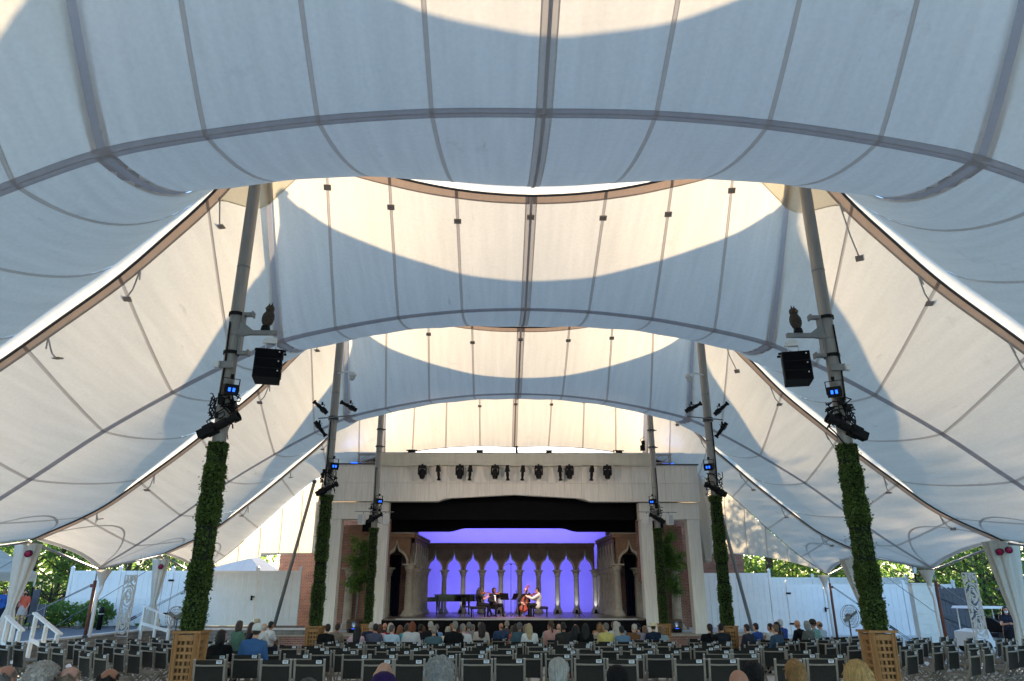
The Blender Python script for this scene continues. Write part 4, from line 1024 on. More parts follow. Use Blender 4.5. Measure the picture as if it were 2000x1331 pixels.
# laser cut rose screens
def rose_screen(label, x, y, z, rz, rnd, wdt=.84, hgt=2.25, flip=False):
    t = thing('rose_screen', label, 'screen', (x, y, z), rz, 'laser cut rose screens')
    th = .022
    def rib(pts, w, nm='ribbon'):
        mb = MB(); vs = []; k = len(pts)
        for i, (a, b) in enumerate(pts):
            p0, p1 = pts[max(i - 1, 0)], pts[min(i + 1, k - 1)]; dx, dz = p1[0] - p0[0], p1[1] - p0[1]; L = sqrt(dx * dx + dz * dz) or 1
            nx_, nz_ = -dz / L * w / 2, dx / L * w / 2
            a0, b0, a1, b1 = a + nx_, b + nz_, a - nx_, b - nz_
            c = lambda q: min(max(q, -wdt / 2 + .01), wdt / 2 - .01); e = lambda q: min(max(q, .01), hgt - .01)
            vs += [(c(a0), -th / 2, e(b0)), (c(a1), -th / 2, e(b1)), (c(a1), th / 2, e(b1)), (c(a0), th / 2, e(b0))]
        fs = []
        for i in range(k - 1):
            for j in range(4): fs.append((4 * i + j, 4 * i + (j + 1) % 4, 4 * i + 4 + (j + 1) % 4, 4 * i + 4 + j))
        mb.add(vs, fs); return mb.obj(nm, M['rosepanel'], t)
    fr = MB()
    for e in (-1, 1): fr.box((e * (wdt / 2 - .015), 0, hgt / 2), (.03, th + .004, hgt - .06))
    fr.box((0, 0, .015), (wdt, th + .004, .03)).box((0, 0, hgt - .015), (wdt, th + .004, .03)); fr.obj('frame', M['rosepanel'], t)
    for cx, cz, R0 in ((.02, hgt * .63, .40), (-.05 if not flip else .06, hgt * .20, .36), (.30, hgt * .97, .34), (-.36, hgt * .93, .3), (.40, hgt * .40, .26), (-.42, hgt * .40, .26)):
        rr = .045; k = 0
        while rr < R0:
            a0 = k * 2.1 + rnd.uniform(0, .5); sp = 2 * pi * (.62 if k % 2 else .85)
            pts = []
            for i in range(15):
                a = a0 + sp * i / 14; r = rr * (1 + .13 * sin(3 * a + k)) + .028 * i / 14
                pts.append((cx + r * cos(a), cz + r * 1.08 * sin(a)))
            rib(pts, .032 + .01 * rnd.random()); rr += .042; k += 1
            a0 += 3.0
            pts = [(cx + (rr * (1 + .1 * sin(2 * a0 + 2 * i))) * cos(a0 + 2.6 * i / 14), cz + rr * 1.05 * sin(a0 + 2.6 * i / 14)) for i in range(15)]
            rib(pts, .03); rr += .028
    MB().tube([(wdt / 2 - .04, 0, hgt), (wdt / 2 + .02, 0, hgt + .75)], .006, 4).obj('hanging_wire', M['cable'], t)
    MB().tube([(-wdt / 2 + .04, 0, hgt), (-wdt / 2 + .02, 0, hgt + .75)], .006, 4).obj('hanging_wire', M['cable'], t)
rr_ = random.Random(4)
a = px(257, 1122, 29.5); rose_screen('grey metal screen cut with rose shapes hanging at the left eave', a.x, 29.5, a.z - 2.28, radians(-32), rr_)
a = px(1891, 1119, 25.5); rose_screen('tan metal screen cut with rose shapes hanging at the right eave', a.x, 25.5, a.z - 2.12, radians(28), rr_, .84, 2.12, True)

# pedestal fans
def fan(label, x, y, z, zb, rz, R0, nbl):
    t = thing('pedestal_fan', label, 'fan', (x, y, zb), rz, 'big pedestal fans'); h = z - zb
    MB().tube([(0, .12, 0), (0, .12, h)], .03, 8).obj('pole', M['dsteel'], t); MB().lathe([(.28, 0), (.28, .03), (.05, .07)], 16, Matrix.Translation((0, .12, 0))).obj('foot', M['dsteel'], t)
    MB().lathe([(.06, -.1), (.09, -.05), (.09, .1), (.05, .14)], 12, Matrix.Translation((0, .10, h)) @ Matrix.Rotation(-pi / 2, 4, 'X')).obj('motor', M['dsteel'], t)
    g = MB()
    for yy, k in ((-.09, 1.0), (.09, 1.0)):
        for q in (1.0, .75, .5, .28):
            yo = yy * (1 - .35 * q ** 4); pts = [(R0 * q * cos(2 * pi * i / 24), yo, h + R0 * q * sin(2 * pi * i / 24)) for i in range(25)]
            g.tube(pts, .006 if q < 1 else .011, 4, False)
        for i in range(24):
            a = 2 * pi * i / 24; g.tube([(R0 * .12 * cos(a), yy, h + R0 * .12 * sin(a)), (R0 * .99 * cos(a), yy * .65, h + R0 * .99 * sin(a))], .004, 3, False)
    g.obj('guard', M['steel'], t)
    for b in range(nbl):
        a = 2 * pi * b / nbl + .5; q = Matrix.Translation((0, -.02, h)) @ Matrix.Rotation(-a, 4, 'Y') @ Matrix.Translation((R0 * .48, 0, 0)) @ Matrix.Rotation(.45, 4, 'X')
        MB().box((0, 0, 0), (R0 * .8, .012, R0 * .33), q).obj('blade', mat('fan_blade', (.17, .17, .15), .5, .2, .1, 6) if not bpy.data.materials.get('fan_blade') else bpy.data.materials['fan_blade'], t)
    MB().sph((0, -.05, h), .05, 10, 6).obj('hub', M['rust'], t)
a = px(343, 1207, 30.0); fan('pedestal fan with three grey blades beside the left seats', a.x, 30, a.z, .14, radians(-12), .42, 3)
a = px(1661, 1204, 30.5); fan('pedestal fan with two tan blades beside the right seats', a.x, 30.5, a.z, .12, radians(14), .43, 2)

# white hand rails at the left ramp
def handrail(label, x, y, z, rz, L, s):
    t = thing('hand_rail', label, 'railing', (x, y, z), rz, 'white wooden hand rails')
    zt = lambda q: .95 - s * q
    for q in (0, .5, 1.0): MB().box((q * L, 0, zt(q) / 2 - .15), (.09, .09, zt(q) + .3)).obj('rail_post', M['whitew'], t)
    MB().bar((-.12, 0, zt(-.1) + .03), (L + .15, 0, zt(1.1) + .03), .13, .05).obj('top_rail', M['whitew'], t)
    MB().bar((0, -.05, zt(0) * .35), (L, -.05, zt(1) * .3 - .1), .035, .11).obj('lower_rail', M['whitew'], t)
a = px(66, 1226, 22.2); handrail('white wooden hand rail sloping down beside the nearest left curtain', a.x, 22.2, 1.0, radians(-30), 1.25, .45)
a = px(22, 1238, 21.4); handrail('short white hand rail half hidden at the foot of the nearest left curtain', a.x - .3, 21.6, .95, radians(-30), .7, .3)
a = px(310, 1205, 31); handrail('white hand rail behind the farther left curtain beside the fan', px(275, 1205, 31.4).x, 31.6, 1.05, radians(-18), 1.4, .45)

# vinyl fences: posts, rails and single boards
def fence(label, pts, z0, z1, gate=None, steps=None, grp=None):
    t = thing('vinyl_fence', label, 'fence', (pts[0][0], pts[0][1], z0), 0, grp); ox, oy = pts[0]; H = z1 - z0
    for i, (x, y) in enumerate(pts):
        h = H + .12
        if steps and i > steps[0]: h -= steps[1]
        MB().box((x - ox, y - oy, h / 2), (.13, .13, h)).obj('fence_post', M['vinyl'], t); MB().lathe([(.11, h), (.11, h + .04), (.02, h + .12)], 4, Matrix.Translation((x - ox, y - oy, 0))).obj('post_cap', M['vinyl'], t)
    for i in range(len(pts) - 1):
        a, b = V(pts[i][0] - ox, pts[i][1] - oy, 0), V(pts[i + 1][0] - ox, pts[i + 1][1] - oy, 0); d = (b - a); L = d.length; d.normalize()
        h = H - (steps[1] if steps and i >= steps[0] else 0)
        ang = atan2(d.y, d.x); T = Matrix.Translation(a) @ Matrix.Rotation(ang, 4, 'Z')
        for z in (.08, h * .50, h - .07): MB().box((L / 2, 0, z), (L - .14, .06, .15), T).obj('fence_rail', M['vinyl'], t)
        n = max(3, int(L / .30)); bw = (L - .15) / n
        for z_a, z_b in ((.15, h * .50 - .07), (h * .50 + .07, h - .14)):
            for k in range(n):
                mb = MB(); x = .075 + bw * (k + .5); w = bw - .014; dz = z_b - z_a
                mb.prism([(-w / 2, z_a), (w / 2, z_a), (w / 2, z_b), (-w / 2, z_b)], -.018, .012, T @ Matrix.Translation((x, 0, 0))); mb.obj('fence_board', M['vinyl'], t)
        if gate and i in gate:
            for z in (.55, h - .45): MB().box((.0, -.085, z), (.26, .03, .09), T).obj('gate_hinge', M['black'], t)
            MB().box((L - .12, -.09, h * .5), (.08, .06, .22), T).box((L - .05, -.12, h * .52), (.16, .03, .05), T).obj('gate_latch', M['black'], t)
    return t
fx = lambda p, y: px(p, 1170, y).x
fence('tall white vinyl fence with plain panels and a gate behind the left seats', [(fx(131, 37), 37), (fx(226, 37), 37), (fx(311, 37), 37), (fx(330, 37), 37), (fx(497, 37), 37), (fx(582, 37), 37)], 1.05, 3.58, gate=[3])
fence('white vinyl fence stepping down from the brick wall with a gate at right', [(9.6, 39.9), (13.85, 39.9), (14.75, 39.9), (16.75, 39.9), (18.8, 39.7), (20.8, 39.4), (23.0, 38.6)], .45, 3.55, gate=[2], steps=(1, .58))
fence('distant white vinyl fence seen over the nearer one at right', [(16.2, 47), (19.2, 47), (22.2, 47), (25.2, 47)], .6, 3.45)
# white stone pillar with lantern, lamp post, grey gate
def lantern(parent, z, s=1.0):
    MB().lathe([(.10 * s, z), (.10 * s, z + .03 * s), (.05 * s, z + .06 * s), (.05 * s, z + .10 * s)], 8).obj('lantern_base', M['black'], parent)
    b = MB(); r0, r1, h = .10 * s, .15 * s, .36 * s; zz = z + .10 * s
    for k in range(4):
        a = pi / 4 + k * pi / 2; b.bar((r0 * cos(a) * 1.2, r0 * sin(a) * 1.2, zz), (r1 * cos(a) * 1.2, r1 * sin(a) * 1.2, zz + h), .018, .018)
    b.obj('lantern_frame', M['black'], parent)
    MB().lathe([(r0, zz), (r1, zz + h)], 4).obj('lantern_pane', M['glass'], parent)
    MB().lathe([(r1 * 1.55, zz + h), (r1 * 1.3, zz + h + .06 * s), (r1 * .5, zz + h + .3 * s), (r1 * .55, zz + h + .33 * s), (.015, zz + h + .42 * s)], 4).obj('lantern_roof', M['dsteel'], parent)
a = px(1797, 1142, 33.0)
t = thing('stone_pillar', 'white stone block pillar at the right of the white fence', 'pillar', (a.x + .02, 33.0, .45))
Hh = a.z - .45
for k in range(6):
    for e in ((-1, 1) if k % 2 else (0,)):
        w = .5 if k % 2 else 1.0
        MB().box((e * .25, 0, Hh / 6 * (k + .5)), (w - .006, .36, Hh / 6 - .006)).obj('stone_block', M['pillar'], t)
MB().box((0, 0, Hh + .03), (1.06, .44, .06)).obj('cap_stone', M['pillar'], t)
l = thing('pillar_lantern', 'black lantern with a peaked roof standing on the white stone pillar', 'lantern', (a.x - .15, 33, a.z + .06))
MB().lathe([(.2, 0), (.2, .03), (.05, .05), (.045, .32)], 10).obj('stem', M['black'], l); lantern(l, .32, .8)
a = px(1962, 1150, 28.0)
l = thing('lamp_post', 'dark lamp post with a hanging lantern behind the right curtain', 'street lamp', (a.x + .55, 28.0, .45))
MB().tube([(0, 0, 0), (0, 0, a.z - .45 + .25), (-.05, 0, a.z - .45 + .42), (-.3, 0, a.z - .45 + .48), (-.55, 0, a.z - .45 + .3)], [.06, .05, .035, .025, .02], 8).obj('post', M['black'], l, True)
lm = MB(); hd = link('lantern_head', None, l, (-.55, 0, a.z - .45 - .42))
def sub(mb, nm, m): return mb.obj(nm, M[m], hd)
bpy.data.objects.remove(hd)
MB().lathe([(.11, 0), (.16, .28)], 4, Matrix.Translation((-.55, 0, a.z - .45 - .33))).obj('lantern_pane', M['glass'], l)
fr = MB()
for k in range(4):
    an = pi / 4 + k * pi / 2; fr.bar((-.55 + .125 * cos(an), .125 * sin(an), a.z - .78), (-.55 + .175 * cos(an), .175 * sin(an), a.z - .5), .02, .02)
fr.obj('lantern_frame', M['black'], l)
MB().lathe([(.27, 0), (.22, .05), (.06, .26), (.02, .33)], 4, Matrix.Translation((-.55, 0, a.z - .50))).obj('lantern_roof', M['dsteel'], l)
a0, a1 = px(1808, 1150, 34.0), px(1886, 1152, 34.0)
t = thing('wooden_gate', 'dark grey board gate with diagonal braces beyond the right eave', 'gate', (a0.x, 34.0, .45)); L = a1.x - a0.x + .5; Hh = a0.z - .45; n = 12
for k in range(n):
    x0 = L * k / n; x1 = L * (k + 1) / n - .012; zt = Hh
    MB().prism([(x0, 0), (x1, 0), (x1, zt), ((x0 + x1) / 2, zt + .07), (x0, zt)], 0, .03).obj('gate_board', M['greyfence'], t)
for z in (.35, 1.15, Hh - .18): MB().box((L / 2, -.02, z), (L, .035, .12)).obj('gate_rail', M['greyfence'], t)
MB().bar((.1, -.022, 1.25), (L * .95, -.022, .42), .10, .03).obj('gate_brace', M['greyfence'], t); MB().bar((.1, -.022, Hh - .2), (L * .95, -.022, 1.2), .10, .03).obj('gate_brace', M['greyfence'], t)
for z in (.35, 1.15, Hh - .10): MB().box((.3, -.045, z), (.55, .02, .05)).obj('strap_hinge', M['black'], t)
# golf cart, right
a = px(1963, 1188, 27.0)
t = thing('golf_cart', 'small white golf cart with a flat roof beyond the right curtain', 'cart', (a.x + .2, 28.4, .45), radians(10))
zr = a.z - .45
MB().prism([(-1.0, zr - .04), (1.0, zr - .04), (.96, zr + .03), (-.9, zr + .05)], -.6, .6).obj('roof', M['whitep'], t)
for x in (-.8, .75):
    for y in (-.52, .52): MB().tube([(x * 1.05, y, .6), (x, y, zr - .03)], .02, 6).obj('roof_post', M['whitep'], t)
MB().prism([(-1.15, .25), (1.1, .25), (1.1, .68), (.55, .72), (.5, .45), (-.45, .45), (-.6, .85), (-1.1, .75)], -.55, .55).obj('body', M['whitep'], t)
MB().box((.1, 0, .62), (.5, 1.0, .14)).box((.4, 0, .95), (.12, 1.0, .5)).obj('seat', M['black'], t)
for x in (-.8, .75):
    for y in (-.5, .5):
        wv = MB().lathe([(.1, -.08), (.22, -.08), (.24, -.03), (.24, .03), (.22, .08), (.1, .08)], 16, Matrix.Translation((x, y, .24)) @ Matrix.Rotation(pi / 2, 4, 'X')).obj('wheel', M['black'], t, True)
        MB().lathe([(.11, -.085), (.11, .085)], 10, Matrix.Translation((x, y, .24)) @ Matrix.Rotation(pi / 2, 4, 'X')).obj('rim', M['steel'], wv)
# left: metal fence, sign boards, bollard, white canopy tent far left
t = thing('metal_fence', 'black metal picket fence behind the orange shirt at left', 'fence', (px(60, 1170, 38.5).x, 38.5, 1.05)); L = px(135, 1170, 38.5).x - px(60, 1170, 38.5).x
for q in range(0, 3): MB().box((L * q / 2, 0, .85), (.08, .08, 1.7)).lathe([(.07, 1.7), (.01, 1.82)], 6, Matrix.Translation((L * q / 2, 0, 0))).obj('fence_post', M['black'], t)
for z in (.2, 1.42): MB().box((L / 2, 0, z), (L, .03, .04)).obj('fence_rail', M['black'], t)
n = 20
for k in range(n): MB().box((L * (k + .5) / n, 0, .8), (.018, .018, 1.45)).obj('picket', M['black'], t)
t = thing('sign_board', 'tall dark notice board on the path beside the person in orange', 'sign', (px(63, 1200, 33.6).x, 33.6, 1.056), radians(-15))
MB().box((0, 0, .95), (.36, .05, 1.4)).obj('board', M['greyfence'], t); MB().box((-.15, .1, .45), (.04, .04, .95)).box((.15, .1, .45), (.04, .04, .95)).obj('leg', M['dsteel'], t)
t = thing('sign_board', 'lower dark easel board right of the tall notice board', 'sign', (px(76, 1210, 32.8).x, 32.8, 1.056), radians(15))
MB().box((0, 0, .62), (.40, .04, .85), Matrix.Rotation(-.1, 4, 'X')).obj('board', M['greyfence'], t); MB().bar((-.17, 0, 0), (-.14, .02, 1.05), .03, .03).bar((.17, 0, 0), (.14, .02, 1.05), .03, .03).bar((0, .4, 0), (0, .05, 1.0), .03, .03).obj('easel_leg', M['steel'], t)
t = thing('bollard', 'short black bollard light between bush and rose screen at left', 'bollard', (px(194, 1220, 33).x, 33.0, 1.056)); MB().lathe([(.10, 0), (.10, .7), (.11, .72), (.11, .86), (.06, .93)], 12).obj('body', M['black'], t, True); MB().lathe([(.112, .62), (.112, .66)], 12).obj('lens_band', M['glass'], t)
t = thing('event_tent', 'white pitched event tent at the far left edge', 'tent', (-27.3, 37.0, 1.05)); MB().lathe([(3.2, 2.45), (.25, 4.25), (.05, 4.4)], 4, cap=False).obj('roof', M['scrim'], t)
MB().lathe([(3.2, 2.05), (3.2, 2.45)], 4, cap=False).obj('eave_band', M['scrim'], t)
for k in range(4): MB().tube([(3.15 * cos(pi / 4 + k * pi / 2), 3.15 * sin(pi / 4 + k * pi / 2), 0), (3.15 * cos(pi / 4 + k * pi / 2), 3.15 * sin(pi / 4 + k * pi / 2), 2.4)], .05, 6).obj('leg', M['whitep'], t)

t = thing('event_tent', 'white pitched event tent beyond the left white fence near the brick wall', 'tent', (-17.2, 46.5, 1.05)); MB().lathe([(3.6, 2.5), (.3, 4.2), (.05, 4.35)], 4, cap=False).obj('roof', M['cloth'], t)
MB().lathe([(3.6, 2.1), (3.6, 2.5)], 4, cap=False).obj('eave_band', M['cloth'], t)
for k in range(4): MB().tube([(3.5 * cos(pi / 4 + k * pi / 2), 3.5 * sin(pi / 4 + k * pi / 2), 0), (3.5 * cos(pi / 4 + k * pi / 2), 3.5 * sin(pi / 4 + k * pi / 2), 2.45)], .05, 6).obj('leg', M['whitep'], t)

# ------------------------------------------------------------------ shrubs and trees
rt = random.Random(31)
def shrub(label, x, y, z, r, h, n, size, blooms):
    t = thing('hydrangea_bush', label, 'bush', (x, y, z), 0, 'bushes by the left fence'); pts = []
    for i in range(n):
        d = Vector((rt.gauss(0, 1), rt.gauss(0, 1), rt.gauss(0, 1))).normalized(); q = rt.uniform(.45, 1.05) ** .6
        d2 = d * (1 + .22 * noise.noise(d * 2.3 + V(x, y, 0)))
        pts.append((d2.x * r * q, d2.y * r * q, h * .5 + d2.z * h * .5 * q))
    leaf_cloud(pts, size, rt, up=.8).obj('foliage', M['leaf'], t)
    st = MB()
    for k in range(8): a = rt.uniform(0, 6.28); st.tube([(.1 * cos(a), .1 * sin(a), 0), (.5 * r * cos(a), .5 * r * sin(a), h * .6)], .015, 4)
    st.obj('stems', M['bark'], t)
    for k in range(blooms):
        a = rt.uniform(3.4, 6.0); MB().sph((r * .8 * cos(a), r * .8 * sin(a), h * rt.uniform(.6, .95)), .09, 8, 6).obj('bloom', M['flower'], t)
shrub('green leafy bush in front of the left end of the white fence', px(103, 1215, 35).x, 35.3, 1.05, .95, 1.15, 1500, .17, 2)
shrub('round bright green bush with a white bloom before the left white fence', px(168, 1215, 34.4).x, 35.0, 1.05, .85, 1.2, 1500, .17, 3)
def tree(label, x, y, z, h, r, n, leafs, mt, rnd, z0=.25, con=False):
    t = thing('conifer_tree' if con else 'leafy_tree', label, 'tree', (x, y, z), 0, 'trees around the tent')
    tk = [V(0, 0, 0), V(.1, 0, h * .35), V(-.05, .1, h * .7), V(0, 0, h * .95)]
    R0 = .014 * h + .05
    mb = MB(); mb.tube(tk, [R0 * 1.25, R0, R0 * .6, .03], 8); o = mb.obj('trunk', M['bark'], t, True)
    br = MB(); pts = []
    nc = 46 if not con else 60
    for k in range(nc):
        q = rnd.uniform(0, 1); zc = h * (z0 + (1 - z0) * q); a = rnd.uniform(0, 6.28)
        rad = r * ((1 - q) ** .8 + .04 if con else sin(pi * (.14 + .80 * q)) ** .8) * rnd.uniform(.45, 1.0)
        c = V(rad * cos(a), rad * sin(a), zc - (rad * .25 if con else 0)); p0 = V(0, 0, max(h * .15, zc - rad * (.1 if con else .6)))
        br.tube([p0, p0.lerp(c, .6) + V(0, 0, .1), c], [.06, .035, .012], 4)
        cr = r * rnd.uniform(.16, .32)
        for j in range(n // nc):
            d = Vector((rnd.gauss(0, 1), rnd.gauss(0, 1), rnd.gauss(0, .55 if con else .75)))
            d = d * (cr * .62) * (1.0 if not con else .9); pts.append(c + d)
    br.obj('limbs', M['bark'], t); leaf_cloud(pts, leafs, rnd, up=.6).obj('crown', mt, t)
TR = [ # label, x, y, z, h, r, n, leaf
 ('broad pale green maple at the left behind the metal fence', px(60, 1120, 44).x, 44, 1.1, 8.5, 3.4, 4600, .26, 'leaf', .12),
 ('bushy green tree at the left beside the white fence end', px(112, 1130, 42).x, 42, 1.1, 6.2, 2.3, 3600, .24, 'leaf', .12),
 ('tall leafy tree farthest left over the white event tent', px(5, 1080, 56).x, 56, 1.2, 14, 5, 4200, .36, 'leaf', .15),
 ('dark leafy tree behind the left white fence gate', px(250, 1100, 50).x, 50, 1.2, 9.5, 4, 4000, .3, 'leafc', .15),
 ('tall leafy tree behind the farther left curtain', px(340, 1090, 58).x, 58, 1.2, 10, 4.2, 3400, .34, 'leaf', .15),
 ('leafy tree over the white fence beside the brick wall at right', px(1500, 1100, 52).x, 52, .6, 14.5, 4.4, 4200, .30, 'leaf', .13),
 ('pale green tree over the right white fence beside its gate', px(1570, 1110, 60).x, 62, .6, 18.5, 5.2, 4600, .34, 'leaf', .10),
 ('leafy tree behind the stone pillar lantern', px(1790, 1090, 56).x, 56, .6, 17, 5.2, 5200, .34, 'leaf', .08),
 ('feathery conifer behind the tan rose screen', px(1905, 1060, 46).x, 46, .6, 16, 4.6, 6500, .26, 'leafc', .10),
 ('tall leafy tree behind the conifer at the right', px(1860, 1080, 66).x, 70, .6, 21, 6.5, 5200, .40, 'leaf', .10),
 ('low leafy tree beyond the golf cart at right', px(1950, 1170, 38).x, 39, .45, 6.5, 2.6, 3800, .22, 'leaf', .05),
 ('leafy tree at the far right edge behind the cream curtain', px(2010, 1120, 36).x, 38, .45, 9, 3.2, 3800, .26, 'leaf', .06),
 ('leafy tree between pillar and tent eave at right', px(1700, 1120, 66).x, 68, .6, 20, 6.0, 5200, .38, 'leaf', .08),
 ('big leafy tree behind the brick wall right of the stage', 13.4, 61, .6, 15.0, 4.2, 8000, .34, 'leaf', .25),
 ('second big leafy tree behind the right gable curtain', 18.0, 64, .6, 18.0, 5.0, 9000, .36, 'leaf', .2),
 ('low bushy tree just beyond the distant white fence', px(1640, 1120, 50).x, 51, .6, 7.5, 3.2, 3600, .26, 'leaf', .06)]
for lb, x, y, z, h, r, n, ls, mk, z0 in TR: tree(lb, x, y, z, h, r, n, ls, M[mk], rt, z0, 'conifer' in lb)
# far wood round the site: one leafy mass, uncountable
mb = MB(); pts = []
for k in range(9000):
    a = rt.uniform(radians(25), radians(155)); d = rt.uniform(92, 118) + 6 * noise.noise((a * 9, 0, 0))
    zt = 8 + 5 * noise.noise((a * 14, 3, 0)); zz = 1 + (zt + 1.5) * rt.random() ** .8
    pts.append((d * cos(a) * 1.15, 15 + d * sin(a), zz))
o = leaf_cloud(pts, 1.5, rt, up=.3).obj('far_wood', M['leaf']); o['kind'] = 'stuff'; o['label'] = 'far green wood behind the theatre grounds'
pts = [(rt.uniform(-40, -17) , rt.uniform(36.6, 46), 1.05 + rt.uniform(0, .25)) for _ in range(2500)] + [(rt.uniform(16.5, 40), rt.uniform(40.5, 60), .5 + rt.uniform(0, .3)) for _ in range(2500)]
o = leaf_cloud(pts, .3, rt).obj('ground_cover', M['leaf']); o['kind'] = 'stuff'; o['label'] = 'low green ground cover beyond the fences'
# ------------------------------------------------------------------ folding sling chairs
CW = .53
def make_chair():
    t = thing('folding_chair', 'x', 'chair', (0, 0, -50))
    for e in (-1, 1):
        x = e * (CW / 2 - .018)
        mb = MB(); pts = [(x, -.235, .845), (x, -.205, .60), (x, -.15, .44), (x, -.02, .27), (x, .26, .015)]
        for i in range(len(pts) - 1): mb.bar(pts[i], pts[i + 1], .034, .026)
        mb.obj('back_leg', M['frame'], t)
        MB().box((x, -.236, .852), (.036, .03, .014)).obj('end_cap', M['cap'], t)
        x2 = e * (CW / 2 - .055)
        MB().bar((x2, .25, .43), (x2, -.27, .015), .030, .026).obj('cross_leg', M['frame'], t)
        MB().bar((x2, .265, .435), (x2, -.15, .425), .03, .03).obj('seat_rail', M['frame'], t)
    w = CW - .075
    MB().grid(lambda u, v: V(-w / 2 + w * u, -.218 + .145 * 0 + .022 * (1 - v) - .018 * v + .028 * sin(pi * u) * (.4 + .6 * sin(pi * v)), .43 + .41 * v), 6, 6).obj('back_sling', M['sling'], t, True)
    MB().grid(lambda u, v: V(-w / 2 + w * u, -.16 + .42 * v, .442 - .022 * sin(pi * u) * sin(pi * v) + .006 * v), 6, 4).obj('seat_sling', M['slings'], t, True)
    MB().tube([(-w / 2 - .01, -.232, .762), (-w * .25, -.240, .757), (w * .25, -.240, .757), (w / 2 + .01, -.232, .762)], .016, 6).obj('top_rail', M['frame'], t)
    for y, z in ((.25, .03), (-.26, .03), (-.03, .245)): MB().box((0, y, z), (CW - .08, .022, .022)).obj('stretcher', M['frame'], t)
    tg = MB().box((.155, -.243, .812), (.092, .004, .052)).obj('seat_tag', M['tagw'], t)
    MB().box((.155, -.2455, .822), (.062, .002, .010)).box((.155, -.2455, .804), (.045, .002, .007)).obj('tag_print', M['ink'], tg)
    return t
ch0 = make_chair(); CH = snapshot(ch0); used = [False]
rc = random.Random(5)
def chair(x, y, rz, label, group):
    if len(CHAIRS) >= 296: return None
    z = floor_z(y, x)
    rz += rc.gauss(0, .045)
    tilt = -atan2(.0345, 1) if 0 < y < 33 else 0
    if not used[0]: o = ch0; used[0] = True; o['label'] = label; o['group'] = group
    else: o = dup(CH, label=label, group=group)
    o.location = (x + rc.gauss(0, .006), y + rc.gauss(0, .035), z); o.rotation_euler = (0, 0, rz)
    CHAIRS.append((o, x, y)); return o
CHAIRS = []
def near(n): return ORD[n] if n else 'nearest'
PITCHX = .555
